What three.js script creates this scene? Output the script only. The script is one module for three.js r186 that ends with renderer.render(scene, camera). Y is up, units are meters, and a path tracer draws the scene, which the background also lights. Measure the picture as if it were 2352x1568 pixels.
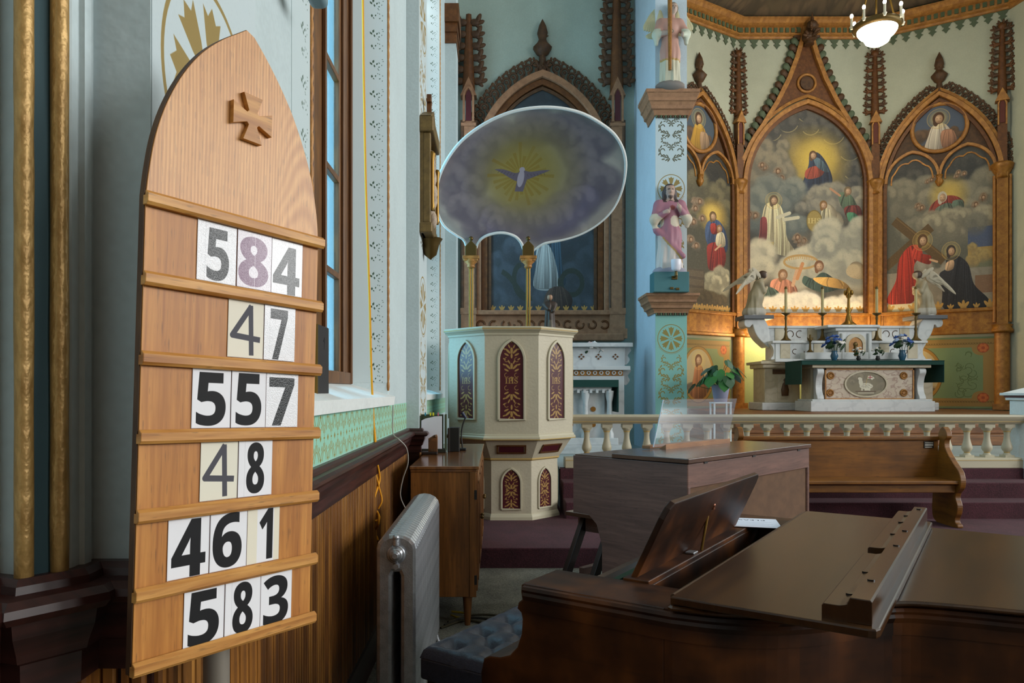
import * as THREE from 'three';
import { RoundedBoxGeometry } from 'three/addons/geometries/RoundedBoxGeometry.js';
import { mergeGeometries, mergeVertices, toCreasedNormals } from 'three/addons/utils/BufferGeometryUtils.js';
import { RectAreaLightUniformsLib } from 'three/addons/lights/RectAreaLightUniformsLib.js';

// ---------------------------------------------------------------- camera, sky, daylight, exposure
const scene = new THREE.Scene();
const FOCAL = 1680, EYE = 1.5;                                   // focal length in pixels of the 2352 x 1568 frame, eye height in metres
const camera = new THREE.PerspectiveCamera(2 * Math.atan(784 / FOCAL) * 180 / Math.PI, 1.5, 0.05, 80);
camera.position.set(0, EYE, 0);
camera.setViewOffset(2352, 1568, 36, -113, 2352, 1568);          // level camera, shifted lens
const renderer = new THREE.WebGLRenderer();
renderer.toneMapping = THREE.LinearToneMapping;
renderer.toneMappingExposure = 1.0;
renderer.shadowMap.enabled = true;
RectAreaLightUniformsLib.init();
const SKY = new THREE.Color().setRGB(0.8, 1.2, 1.42);
scene.background = SKY;
function daylight(w, h, x, y, z, tx, ty, tz, color, power) {       // soft daylight coming in at a window opening
  const l = new THREE.RectAreaLight(color, power, w, h);
  l.position.set(x, y, z); l.lookAt(tx, ty, tz); scene.add(l); return l;
}
// tall windows of the opposite nave wall (out of frame, to the right)
const NAVE_R = 15.1, RIGHT_WINDOWS = [-7.4, -3.6, 0.2, 4.0, 7.8];  // last window is an unseen addition to light the near pier
for (const z of RIGHT_WINDOWS) daylight(2.3, 5.4, NAVE_R + 0.22, 5.9, z, 0, 5.9, z, new THREE.Color().setRGB(1.0, 0.985, 0.96), 15.5);
// added, unseen window in the chancel side wall, there to brighten the apse
daylight(2.7, 4.8, 11.75, 6.1, -12.3, 6, 5.4, -13.6, new THREE.Color().setRGB(1.0, 0.98, 0.94), 2.6);
// windows of the near wall: sky light entering over the sills
daylight(1.5, 4.6, -1.25, 4.0, -3.68, 2, 3.4, -3.9, new THREE.Color().setRGB(0.86, 0.96, 1.0), 6);
daylight(1.5, 4.6, -1.25, 4.0, -8.0, 2, 3.4, -8.0, new THREE.Color().setRGB(0.84, 0.95, 1.0), 6);
daylight(0.9, 3.4, -1.25, 4.2, -11.0, 2, 3.4, -11.0, new THREE.Color().setRGB(0.92, 0.92, 1.0), 6);

// ---------------------------------------------------------------- helpers
const V2 = (x, y) => new THREE.Vector2(x, y), V3 = (x, y, z) => new THREE.Vector3(x, y, z);
const PI = Math.PI, sin = Math.sin, cos = Math.cos;
const at = (x, y, d) => V3((x - 1140) * d / FOCAL, EYE - (y - 897) * d / FOCAL, -d);   // a point read off the photograph at a known distance
let seed = 7;
const rnd = () => { seed = (seed * 1664525 + 1013904223) >>> 0; return seed / 4294967296; };
const used = {};
function numbered(n) { used[n] = (used[n] ?? -1) + 1; return used[n] ? n + '_' + String(used[n]).padStart(3, '0') : n; }
function uvBox(g) {                                              // uv in metres, projected along the dominant axis of each face
  if (g.index) g = g.toNonIndexed();
  const p = g.attributes.position, uv = new Float32Array(p.count * 2);
  for (let i = 0; i < p.count; i += 3) {
    const a = V3().fromBufferAttribute(p, i), b = V3().fromBufferAttribute(p, i + 1), c = V3().fromBufferAttribute(p, i + 2);
    const n = b.clone().sub(a).cross(c.clone().sub(a)); const ax = Math.abs(n.x), ay = Math.abs(n.y), az = Math.abs(n.z);
    [a, b, c].forEach((v, k) => { const o = (i + k) * 2;
      if (ax >= ay && ax >= az) { uv[o] = v.z; uv[o + 1] = v.y; } else if (ay >= az) { uv[o] = v.x; uv[o + 1] = v.z; } else { uv[o] = v.x; uv[o + 1] = v.y; } });
  }
  g.setAttribute('uv', new THREE.BufferAttribute(uv, 2)); return g;
}
function merge(list) {
  list = list.flat(Infinity).map((g) => { const q = g.index ? g.toNonIndexed() : g; const r = new THREE.BufferGeometry();
    r.setAttribute('position', q.attributes.position); if (!q.attributes.normal) q.computeVertexNormals(); r.setAttribute('normal', q.attributes.normal); return r; });
  return list.length === 1 ? list[0] : mergeGeometries(list);
}
function mesh(name, geo, mat, parent = scene, label) {
  if (Array.isArray(geo)) geo = uvBox(merge(geo));
  const m = new THREE.Mesh(geo, mat); m.name = parent === scene ? numbered(name) : name; m.castShadow = m.receiveShadow = true; parent.add(m);
  if (label) m.userData.label = label;
  return m;
}
function tag(o, label, category, group, kind) { Object.assign(o.userData, { label, category }); if (group) o.userData.group = group; if (kind) o.userData.kind = kind; return o; }
function thing(name, label, category, pos = [0, 0, 0], turn = 0, group) {
  const o = new THREE.Group(); o.name = numbered(name); o.position.set(...pos); o.rotation.y = turn; scene.add(o); return tag(o, label, category, group);
}
function struct(name, geo, mat, label, category) { const m = mesh(name, geo, mat); m.userData.kind = 'structure'; if (label) tag(m, label, category); return m; }
function structGroup(name, label, category) { const o = new THREE.Group(); o.name = numbered(name); scene.add(o); o.userData.kind = 'structure'; return tag(o, label, category); }
function dup(root, pos, turn, label) { const r = root.clone(); r.userData = { ...root.userData }; r.name = numbered(root.name.replace(/_\d{3}$/, '')); scene.add(r); r.position.set(...pos); if (turn !== undefined) r.rotation.y = turn; if (label) r.userData.label = label; return r; }
// geometries
const bx = (w, h, d, x = 0, y = 0, z = 0) => new THREE.BoxGeometry(w, h, d).translate(x, y, z);
const rb = (w, h, d, x = 0, y = 0, z = 0, r = 0.006, s = 2) => new RoundedBoxGeometry(w, h, d, s, Math.min(r, w / 2.01, h / 2.01, d / 2.01)).translate(x, y, z);
const box2 = (x0, x1, y0, y1, z0, z1) => bx(x1 - x0, y1 - y0, Math.abs(z1 - z0), (x0 + x1) / 2, (y0 + y1) / 2, (z0 + z1) / 2);
const rb2 = (x0, x1, y0, y1, z0, z1, r) => rb(x1 - x0, y1 - y0, Math.abs(z1 - z0), (x0 + x1) / 2, (y0 + y1) / 2, (z0 + z1) / 2, r);
const cyl = (r1, r0, h, x = 0, y = 0, z = 0, s = 20) => new THREE.CylinderGeometry(r1, r0, h, s).translate(x, y, z);   // y: centre
const sph = (r, x = 0, y = 0, z = 0, sx = 1, sy = 1, sz = 1, s = 16) => new THREE.SphereGeometry(r, s, Math.max(6, s * 0.7 | 0)).scale(sx, sy, sz).translate(x, y, z);
const lathe = (pts, s = 24) => new THREE.LatheGeometry(pts.map(([r, y]) => V2(r, y)), s);
const tube = (pts, r, seg = 24, rs = 8, closed = false) => new THREE.TubeGeometry(new THREE.CatmullRomCurve3(pts.map((p) => (p.isVector3 ? p : V3(...p))), closed), seg, r, rs, closed);
function bar(a, b, r0, r1 = r0, s = 10) { a = a.isVector3 ? a : V3(...a); b = b.isVector3 ? b : V3(...b); const v = b.clone().sub(a), g = new THREE.CylinderGeometry(r1, r0, v.length(), s);
  return g.applyQuaternion(new THREE.Quaternion().setFromUnitVectors(V3(0, 1, 0), v.clone().normalize())).translate((a.x + b.x) / 2, (a.y + b.y) / 2, (a.z + b.z) / 2); }
function mirrorX(g) { g = g.index ? g.toNonIndexed() : g; g.scale(-1, 1, 1); for (const k of ['position', 'normal', 'uv']) { const a = g.attributes[k]; if (!a) continue; const n = a.itemSize, v = a.array; for (let i = 0; i < v.length; i += 3 * n) for (let j = 0; j < n; j++) { const t = v[i + n + j]; v[i + n + j] = v[i + 2 * n + j]; v[i + 2 * n + j] = t; } } return g; }
const sided = (g, s) => (s < 0 ? mirrorX(g) : g);
const shape = (pts) => new THREE.Shape(pts.map(([x, y]) => V2(x, y)));
function ext(pts, depth, bevel = 0, holes = []) {                  // outline in x,y pulled along +z
  const s = pts instanceof THREE.Shape ? pts : shape(pts); for (const h of holes) s.holes.push(new THREE.Path(h.map(([x, y]) => V2(x, y))));
  return new THREE.ExtrudeGeometry(s, { depth: depth - 2 * bevel, bevelEnabled: bevel > 0, bevelThickness: bevel, bevelSize: bevel, bevelOffset: -bevel, bevelSegments: 2, curveSegments: 10 }).translate(0, 0, bevel);
}
function prismPlan(pts, y0, y1) { return ext(pts.map(([x, d]) => [x, d]), y1 - y0).applyMatrix4(new THREE.Matrix4().set(1, 0, 0, 0, 0, 0, 1, y0, 0, -1, 0, 0, 0, 0, 0, 1)); }   // plan outline (X, distance) raised from y0 to y1
function sweepPlan(profile, path, closed = false) {               // profile (out, y) carried along a plan path (X, distance) with mitred corners
  const n = path.length, out = [], N = (a, b) => { const x = b[0] - a[0], d = b[1] - a[1], l = Math.hypot(x, d); return [d / l, -x / l]; };
  const dirs = path.map((p, i) => { const a = closed || i > 0 ? N(path[(i + n - 1) % n], p) : null, b = closed || i < n - 1 ? N(p, path[(i + 1) % n]) : null;
    if (!a) return b; if (!b) return a; const k = 1 + a[0] * b[0] + a[1] * b[1]; return [(a[0] + b[0]) / k, (a[1] + b[1]) / k]; });
  const pt = (i, [o, y]) => V3(path[i][0] + dirs[i][0] * o, y, -(path[i][1] + dirs[i][1] * o));
  for (let i = 0; i < (closed ? n : n - 1); i++) for (let j = 0; j < profile.length - 1; j++) {
    const a = pt(i, profile[j]), b = pt((i + 1) % n, profile[j]), c = pt((i + 1) % n, profile[j + 1]), d = pt(i, profile[j + 1]);
    out.push(a, d, b, b, d, c);
  }
  if (!closed) for (const [i, f] of [[0, 1], [n - 1, -1]]) { const tri = THREE.ShapeUtils.triangulateShape(profile.map(([o, y]) => V2(o, y)), []);
    for (const [a, b, c] of tri) f > 0 ? out.push(pt(i, profile[a]), pt(i, profile[b]), pt(i, profile[c])) : out.push(pt(i, profile[a]), pt(i, profile[c]), pt(i, profile[b])); }
  const g = new THREE.BufferGeometry().setFromPoints(out); g.computeVertexNormals(); return g;
}
function band(pts, w, depth, bevel = 0) {                         // flat moulding of width w along a 2D line, pulled along +z
  const n = pts.length, L = [], R = [];
  for (let i = 0; i < n; i++) { const a = pts[Math.max(0, i - 1)], b = pts[Math.min(n - 1, i + 1)], x = b[0] - a[0], y = b[1] - a[1], l = Math.hypot(x, y) || 1;
    L.push([pts[i][0] - y / l * w / 2, pts[i][1] + x / l * w / 2]); R.push([pts[i][0] + y / l * w / 2, pts[i][1] - x / l * w / 2]); }
  return ext([...R, ...L.reverse()], depth, bevel);
}
function gothic(w, h, spring, n = 10) {                           // pointed arch outline, base at y = 0, left foot first
  const a = w / 2, r = h - spring, x0 = (r * r - a * a) / (2 * a), R = a + x0, out = [[-a, 0]], t1 = Math.atan2(r, -x0);
  for (let i = 0; i <= n; i++) { const t = PI + (t1 - PI) * i / n; out.push([x0 + R * cos(t), spring + R * sin(t)]); }
  for (let i = n - 1; i >= 0; i--) { const t = PI + (t1 - PI) * i / n; out.push([-x0 - R * cos(t), spring + R * sin(t)]); }
  out.push([a, 0]); return out;
}
const move = (pts, x, y) => pts.map((p) => [p[0] + x, p[1] + y]);
function flat(pts, u0, u1, v0, v1, z = 0) {                        // flat painted outline, uv from its box
  const g = new THREE.ShapeGeometry(pts instanceof THREE.Shape ? pts : shape(pts), 12), p = g.attributes.position, uv = g.attributes.uv;
  for (let i = 0; i < p.count; i++) uv.setXY(i, (p.getX(i) - u0) / (u1 - u0), (p.getY(i) - v0) / (v1 - v0));
  return g.translate(0, 0, z);
}
// ---------------------------------------------------------------- noise and textures
const H = (x, y, s) => { let h = (x * 374761393 + y * 668265263 + s * 974711) | 0; h = Math.imul(h ^ (h >>> 13), 1274126177); return ((h ^ (h >>> 16)) >>> 0) / 4294967296; };
function vn(u, v, pu, pv, s = 0) {                                // tiling value noise, u and v in 0..1, pu x pv cells
  const x = u * pu, y = v * pv, i = Math.floor(x), j = Math.floor(y), fx = x - i, fy = y - j, sx = fx * fx * (3 - 2 * fx), sy = fy * fy * (3 - 2 * fy), m = (a, p) => ((a % p) + p) % p;
  const a = H(m(i, pu), m(j, pv), s), b = H(m(i + 1, pu), m(j, pv), s), c = H(m(i, pu), m(j + 1, pv), s), d = H(m(i + 1, pu), m(j + 1, pv), s);
  return (a + (b - a) * sx) * (1 - sy) + (c + (d - c) * sx) * sy;
}
const fbm = (u, v, pu, pv, s = 0, o = 4) => { let t = 0, k = 0.5, n = 0; for (let i = 0; i < o; i++) { t += k * vn(u, v, pu << i, pv << i, s + i * 17); n += k; k *= 0.5; } return t / n; };
const hex = (h) => [(h >> 16) & 255, (h >> 8) & 255, h & 255];
const lerp = (a, b, t) => a + (b - a) * t, mix3 = (a, b, t) => [lerp(a[0], b[0], t), lerp(a[1], b[1], t), lerp(a[2], b[2], t)], cl = (t, a = 0, b = 1) => Math.min(b, Math.max(a, t));
function dataTex(w, h, fn, rep = 1, color = true, repV = rep) {
  const d = new Uint8Array(w * h * 4);
  for (let j = 0; j < h; j++) for (let i = 0; i < w; i++) { const c = fn((i + 0.5) / w, (j + 0.5) / h), o = (j * w + i) * 4; if (typeof c === 'number') d[o] = d[o + 1] = d[o + 2] = cl(c) * 255; else { d[o] = c[0]; d[o + 1] = c[1]; d[o + 2] = c[2]; } d[o + 3] = 255; }
  const t = new THREE.DataTexture(d, w, h); t.wrapS = t.wrapT = THREE.RepeatWrapping; t.magFilter = THREE.LinearFilter; t.minFilter = THREE.LinearFilter; t.repeat.set(1 / rep, 1 / repV);
  if (color) t.colorSpace = THREE.SRGBColorSpace; t.needsUpdate = true; return t;
}
function canvasTex(w, h, paint) {
  const c = document.createElement('canvas'); c.width = w; c.height = h; const x = c.getContext('2d'); paint(x, w, h);
  const t = new THREE.CanvasTexture(c); t.colorSpace = THREE.SRGBColorSpace; t.wrapS = t.wrapT = THREE.RepeatWrapping; return t;
}
const M = {};
const std = (o) => new THREE.MeshStandardMaterial(o), phys = (o) => new THREE.MeshPhysicalMaterial(o);
// plaster: fine mottling only
const plasterTex = (h, amp = 0.05) => { const b = hex(h); return dataTex(256, 256, (u, v) => { const k = 1 + amp * (fbm(u, v, 6, 6, 3) - 0.5) + amp * 0.8 * (vn(u, v, 120, 120, 9) - 0.5); return b.map((c) => cl(c * k, 0, 255)); }, 1.3); };
const plasterBump = dataTex(256, 256, (u, v) => fbm(u, v, 40, 40, 5, 3), 0.6, false);
const plaster = (h, amp) => std({ map: plasterTex(h, amp), roughness: 0.82, bumpMap: plasterBump, bumpScale: 0.0012 });
M.wall = plaster(0xb9c7c9); M.mint = plaster(0x93bfae); M.apse = plaster(0xb4b8a4); M.white = plaster(0xd8dcda); M.chapel = plaster(0xa9bcb2); M.ceil = plaster(0xbdbdb6); M.pierBlue = plaster(0xb9c9d2);
// wood: grain runs along v (vertical) or along u
function woodTex(light, dark, o = {}) {
  const { w = 512, h = 512, rep = 0.5, streak = 70, along = 'v', amp = 0.9, pores = 0.5, wave = 0.03, s = 1, fig = 0 } = o, L = hex(light), D = hex(dark);
  return dataTex(w, h, (a, b) => { let u = along === 'v' ? a : b, v = along === 'v' ? b : a; u += wave * (fbm(u, v, 3, 2, s + 40, 2) - 0.5);
    let t = 0.55 * fbm(u, v, streak, 3, s, 3) + 0.45 * fbm(u, v, 9, 2, s + 5, 3); if (fig) t = lerp(t, fbm(u, v, 5, 6, s + 70, 4), fig);
    const p = vn(u, v, streak * 4, 14, s + 9); t = cl((t - 0.5) * 2.2 * amp + 0.5) ; const c = mix3(D, L, t); const k = p > 0.8 ? 1 - pores * (p - 0.8) * 2.2 : 1; return c.map((q) => q * k); }, rep);
}
const wood = (map, rough = 0.5, extra = {}) => phys({ map, roughness: rough, ...extra });
// oak of the hymn board, with a cathedral figure
M.oak = wood(dataTex(1024, 1024, (u, v) => {
  const cx = 0.66 + 0.03 * (fbm(u, v, 2, 3, 77, 2) - 0.5), dx = (u - cx) * 9, arch = dx * dx * 0.42 + v * 4.6 + 0.7 * fbm(u, v, 3, 3, 21, 3);
  const side = u * 64 + 0.9 * fbm(u, v, 4, 3, 31, 3), k = cl(1.6 - Math.abs(dx) * 1.1), ring = k * (0.5 + 0.5 * sin(arch * 22)) + (1 - k) * (0.5 + 0.5 * sin(side * 7.5));
  const fine = fbm(u, v, 160, 10, 8, 3), t = cl(0.12 + 0.36 * ring + 0.42 * fine + 0.26 * fbm(u, v, 4, 3, 55, 3));
  const p = vn(u, v, 420, 30, 12); return mix3(hex(0x96591f), hex(0xdaa362), t).map((c) => c * (p > 0.78 ? 0.9 : 1)); }, 0.46, true, 0.62), 0.42, { clearcoat: 0.12, clearcoatRoughness: 0.38 });
M.oakRow = wood(woodTex(0xc98a3e, 0x96591c, { rep: 0.34, streak: 60, s: 3, wave: 0.02, amp: 0.8 }), 0.48, { clearcoat: 0.08, clearcoatRoughness: 0.4 });
M.oakSlat = wood(woodTex(0xd29b52, 0x9c6226, { rep: 0.3, streak: 46, along: 'u', s: 6, amp: 0.95 }), 0.48);
M.oakEdge = wood(woodTex(0x62411f, 0x37200d, { rep: 0.3, streak: 30, s: 8 }), 0.6);
M.planks = [0, 1, 2, 3].map((i) => wood(woodTex([0xac742f, 0x9c6628, 0xb57e38, 0x8e5a24][i], [0x6d4418, 0x643c14, 0x754b1e, 0x583412][i], { rep: 0.5, streak: 24, s: 20 + i * 3 }), 0.42));
M.cap = wood(woodTex(0x4a2620, 0x22100e, { rep: 0.6, streak: 40, along: 'u', s: 14 }), 0.36);
M.piano = wood(woodTex(0x5e3413, 0x1c0b04, { rep: 0.7, streak: 12, along: 'u', s: 33, fig: 0.72, amp: 1.1, pores: 0.3 }), 0.45, { specularIntensity: 0.5 });
M.pianoTop = wood(woodTex(0x462b12, 0x281608, { rep: 0.8, streak: 30, along: 'v', s: 37, amp: 0.8, pores: 0.3 }), 0.27, { specularIntensity: 0.65 });
M.pianoDark = wood(woodTex(0x2c1a10, 0x150b06, { rep: 0.6, streak: 30, s: 39 }), 0.4);
M.organ = wood(woodTex(0x7a584d, 0x573e37, { rep: 0.5, streak: 60, along: 'u', s: 41, amp: 0.7 }), 0.42);
M.organTop = wood(woodTex(0x5e4234, 0x432d22, { rep: 0.6, streak: 50, along: 'u', s: 43, amp: 0.7 }), 0.26, { clearcoat: 0.3, clearcoatRoughness: 0.15 });
M.cabinet = wood(woodTex(0x8e5a26, 0x5f3a15, { rep: 0.6, streak: 44, s: 45 }), 0.42);
M.cabinetTop = wood(woodTex(0x7d4f26, 0x5a3618, { rep: 0.6, streak: 30, s: 46 }), 0.2, { clearcoat: 0.5, clearcoatRoughness: 0.12 });
M.pew = wood(woodTex(0x98601e, 0x5c370e, { rep: 0.9, streak: 34, along: 'u', s: 48, fig: 0.3 }), 0.4);
M.stepWood = wood(woodTex(0x8a5a30, 0x5c3716, { rep: 0.8, streak: 30, along: 'u', s: 50 }), 0.5);
M.frameWood = wood(woodTex(0x7d5226, 0x4c2e14, { rep: 0.5, streak: 40, s: 52 }), 0.45);
// carpets and stone floors
const carpet = (h, amp, s) => { const b = hex(h); return std({ map: dataTex(256, 256, (u, v) => { const k = 1 + amp * (vn(u, v, 128, 128, s) - 0.5) + amp * 0.6 * (fbm(u, v, 5, 5, s + 3) - 0.5); return b.map((c) => cl(c * k, 0, 255)); }, 0.7), roughness: 0.98, bumpMap: dataTex(128, 128, (u, v) => vn(u, v, 64, 64, s + 8), 0.35, false), bumpScale: 0.0016 }); };
M.greyCarpet = carpet(0x6a6a60, 0.5, 61); M.redCarpet = carpet(0x46242c, 0.45, 64);
M.stone = std({ map: dataTex(256, 256, (u, v) => mix3(hex(0x7f8f8f), hex(0x9fb0ae), fbm(u, v, 5, 5, 71)), 1.6), roughness: 0.32 });
const marble = (a, b, c, rough, rep = 0.8, s = 80) => std({ map: dataTex(256, 256, (u, v) => { const n = fbm(u, v, 4, 4, s), r = Math.abs(fbm(u, v, 3, 3, s + 9) - 0.5) * 2; return mix3(mix3(hex(a), hex(b), n), hex(c), cl(1 - r * 7) * 0.35); }, rep), roughness: rough });
M.marble = marble(0xd4d6d6, 0xc2c6c8, 0xa4a8ac, 0.35); M.marbleWarm = marble(0xc8bea6, 0xb5a98f, 0x988a70, 0.4, 0.8, 84);
M.breccia = std({ map: dataTex(512, 256, (u, v) => { const a = fbm(u, v, 10, 8, 91, 4), b = fbm(u, v, 14, 10, 95, 3), e = Math.abs(a - b); return mix3(mix3(hex(0xb09c88), hex(0xd0c2ae), a), hex(0x8a6a5c), cl(1 - e * 9) * 0.7); }, 1.6, true, 0.8), roughness: 0.35 });
// paints and metals
const paint = (c, r = 0.55, m = 0) => std({ color: c, roughness: r, metalness: m });
const giltTex = (a, b, s, rep) => dataTex(256, 256, (u, v) => mix3(hex(a), hex(b), cl(0.5 + 1.4 * (fbm(u, v, 10, 10, s) - 0.5) + 0.5 * (vn(u, v, 90, 90, s + 4) - 0.5))), rep);
M.gilt = std({ map: giltTex(0x7d4f1a, 0xae7a2f, 101, 0.7), roughness: 0.42, metalness: 0.25 });
M.giltDark = std({ map: giltTex(0x523014, 0x744820, 103, 0.5), roughness: 0.5, metalness: 0.15 });
M.giltPale = std({ map: giltTex(0x8c5c2a, 0xb8833f, 105, 0.6), roughness: 0.5, metalness: 0.1 });
M.bronze = std({ map: giltTex(0x5c4a28, 0x7d6638, 127, 0.4), roughness: 0.5, metalness: 0.2 });
M.umber = std({ map: giltTex(0x3e2814, 0x5d3e20, 107, 0.5), roughness: 0.6 });
M.tan = std({ map: giltTex(0x866044, 0xa67a58, 109, 0.5), roughness: 0.6 });
M.colonette = std({ map: dataTex(256, 256, (u, v) => mix3(hex(0x8a6834), hex(0xc7a467), fbm(u, v, 24, 6, 111)), 0.2), roughness: 0.42, metalness: 0.35, bumpMap: dataTex(128, 128, (u, v) => fbm(u, v, 16, 10, 112), 0.1, false), bumpScale: 0.0016 });
M.teal = paint(0x27474f, 0.7); M.slab = paint(0x5d6066, 0.6); M.tealBox = paint(0x3c6c70, 0.6); M.brass = paint(0x8a6a30, 0.36, 0.8); M.oldBrass = paint(0x5d4a22, 0.42, 0.6); M.black = paint(0x121110, 0.5); M.blackGloss = paint(0x0c0b0b, 0.25);
M.leafGreen = paint(0x53614a, 0.7); M.dentilGreen = paint(0x4c5b3e, 0.7); M.burgundy = paint(0x4d1a22, 0.4); M.cloth = std({ color: 0x0d3a33, roughness: 0.9 }); M.cream = paint(0xbdb59c, 0.5); M.creamGold = paint(0xb89a5a, 0.5);
M.silver = std({ map: giltTex(0xa2a5ab, 0xc2c5ca, 115, 0.3), roughness: 0.32, metalness: 0.75, bumpMap: dataTex(128, 128, (u, v) => fbm(u, v, 30, 30, 117), 0.12, false), bumpScale: 0.0006 });
M.rope = std({ color: 0xe0980c, roughness: 0.8 }); M.paper = std({ color: 0xdcdce6, roughness: 0.7 }); M.cable = paint(0x1d1c16, 0.6);
M.vinyl = phys({ map: dataTex(128, 128, (u, v) => mix3(hex(0x262c3a), hex(0x363d4d), fbm(u, v, 24, 24, 121)), 0.2), roughness: 0.38, bumpMap: dataTex(128, 128, (u, v) => fbm(u, v, 50, 50, 122), 0.15, false), bumpScale: 0.0008 });
// ---------------------------------------------------------------- the church itself
// stencilled ornament (flat paint on plaster)
const GOLD = '#8d7438';
function kite(c, r0, r1, w) { c.beginPath(); c.moveTo(r0, 0); c.lineTo(lerp(r0, r1, 0.45), w * 0.62); c.lineTo(r1 * 0.93, w); c.lineTo(r1 * 0.86, w * 0.45); c.lineTo(r1, 0); c.lineTo(r1 * 0.86, -w * 0.45); c.lineTo(r1 * 0.93, -w); c.lineTo(lerp(r0, r1, 0.45), -w * 0.62); c.closePath(); c.fill(); }
function star(c, x, y, r) { c.save(); c.translate(x, y); for (let i = 0; i < 6; i++) { c.rotate(PI / 3); c.beginPath(); c.ellipse(r * 0.58, 0, r * 0.42, r * 0.17, 0, 0, 7); c.fill(); } c.beginPath(); c.arc(0, 0, r * 0.16, 0, 7); c.fill(); c.restore(); }
function curl(c, x, y, s, m) { c.save(); c.translate(x, y); c.scale(s * m, s); c.beginPath(); c.moveTo(0, 0); c.bezierCurveTo(20, -8, 62, -6, 66, -44); c.bezierCurveTo(68, -70, 34, -74, 34, -52); c.stroke();
  for (const [lx, ly, a] of [[14, -16, -0.9], [34, -20, -0.6], [52, -18, 0.5], [72, -30, 0.9], [74, -56, 1.5], [60, -80, -2.2], [20, 10, 0.5], [44, 6, 0.2]]) { c.save(); c.translate(lx, ly); c.rotate(a); c.beginPath(); c.ellipse(0, 0, 13, 4.6, 0, 0, 7); c.fill(); c.restore(); } c.restore(); }
function ornament(bg, ink, ink2) {
  return canvasTex(384, 1644, (c, w, h) => { c.fillStyle = bg; c.fillRect(0, 0, w, h);
    for (let i = 0; i < 9000; i++) { c.fillStyle = `rgba(${rnd() > 0.5 ? '255,255,255' : '40,60,60'},0.02)`; c.fillRect(rnd() * w, rnd() * h, 3, 3); }
    const cy = h / 2; c.save(); c.translate(w / 2, cy); c.strokeStyle = c.fillStyle = ink; c.lineWidth = 9; c.beginPath(); c.arc(0, 0, 164, 0, 7); c.stroke(); c.lineWidth = 4; c.beginPath(); c.arc(0, 0, 178, 0.5, 2.6); c.stroke();
    for (let i = 0; i < 8; i++) { c.rotate(PI / 4); kite(c, 26, 142, 34); } c.beginPath(); c.arc(0, 0, 15, 0, 7); c.stroke(); c.restore();
    for (const [k, dy] of [[0, 330], [1, 600], [2, 880], [3, 1160]]) { const y = (cy + dy) % h; c.fillStyle = c.strokeStyle = k === 3 || k === 2 ? ink2 : ink; c.lineWidth = 7; star(c, w / 2, y, 46);
      for (const m of [-1, 1]) { curl(c, w / 2 + m * 22, y + 130, 1.7, m); curl(c, w / 2 + m * 26, y - 30, 1.25, m); c.beginPath(); c.ellipse(w / 2 + m * 30, y + 150, 24, 9, m * 0.9, 0, 7); c.fill(); } } });
}
const ornPale = ornament('#bac7ca', '#8f7a45', '#5a5a48'), ornMint = ornament('#7fb0a6', '#8a7a40', '#8a7a40');
const leafCol = canvasTex(256, 256, (c, w, h) => { c.fillStyle = '#b9c7c9'; c.fillRect(0, 0, w, h); c.fillStyle = '#38503f';
  const leaf = (x, y, a, l, b) => { c.save(); c.translate(x, y); c.rotate(a); c.beginPath(); c.moveTo(0, -l); c.lineTo(b, 0); c.lineTo(0, l); c.lineTo(-b, 0); c.closePath(); c.fill(); c.restore(); };
  leaf(150, 62, 0.3, 17, 8); leaf(134, 84, -0.7, 15, 9); leaf(158, 98, -0.2, 13, 7); leaf(176, 76, 0.5, 12, 6); leaf(140, 190, 0.1, 14, 8); leaf(166, 180, 0.4, 10, 5); leaf(152, 206, -0.5, 9, 5); leaf(190, 98, 0.9, 8, 4); leaf(196, 196, 0.7, 9, 4);
  for (let i = 0; i < 12; i++) leaf(180 + 40 * H(i, 1, 2), 20 + 225 * H(i, 2, 2), H(i, 3, 2) * 3, 7, 3); });
const bandTex = canvasTex(512, 256, (c, w, h) => { c.fillStyle = '#8fc4ae'; c.fillRect(0, 0, w, h); c.strokeStyle = c.fillStyle = '#8a7c36'; c.lineWidth = 7;
  for (let k = 0; k < 4; k++) { const x = 64 + k * 128; for (const m of [-1, 1]) { for (const s of [-1, 1]) { c.beginPath(); c.moveTo(x + m * 6, 128 + s * 112); c.bezierCurveTo(x + m * 10, 128 + s * 60, x + m * 58, 128 + s * 70, x + m * 52, 128 + s * 26); c.stroke(); c.beginPath(); c.moveTo(x + m * 30, 128 + s * 118); c.quadraticCurveTo(x + m * 34, 128 + s * 80, x + m * 60, 128 + s * 62); c.stroke();
      c.beginPath(); c.ellipse(x + m * 22, 128 + s * 52, 5, 15, m * s * 0.5, 0, 7); c.fill(); } } c.beginPath(); c.moveTo(x, 108); c.lineTo(x + 14, 128); c.lineTo(x, 148); c.lineTo(x - 14, 128); c.fill(); c.beginPath(); c.ellipse(x + 64, 128, 12, 5, 0, 0, 7); c.fill(); c.fillRect(x + 58, 66, 5, 130);
    c.beginPath(); c.moveTo(x, 2); c.lineTo(x + 16, 22); c.lineTo(x - 16, 22); c.fill(); c.beginPath(); c.moveTo(x, 254); c.lineTo(x + 16, 234); c.lineTo(x - 16, 234); c.fill(); } });
const printed = (map, ru, rv, ou = 0, ov = 0, rough = 0.8) => { const t = map.clone(); t.repeat.set(ru, rv); t.offset.set(ou, ov); t.needsUpdate = true; return std({ map: t, roughness: rough }); };
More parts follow.
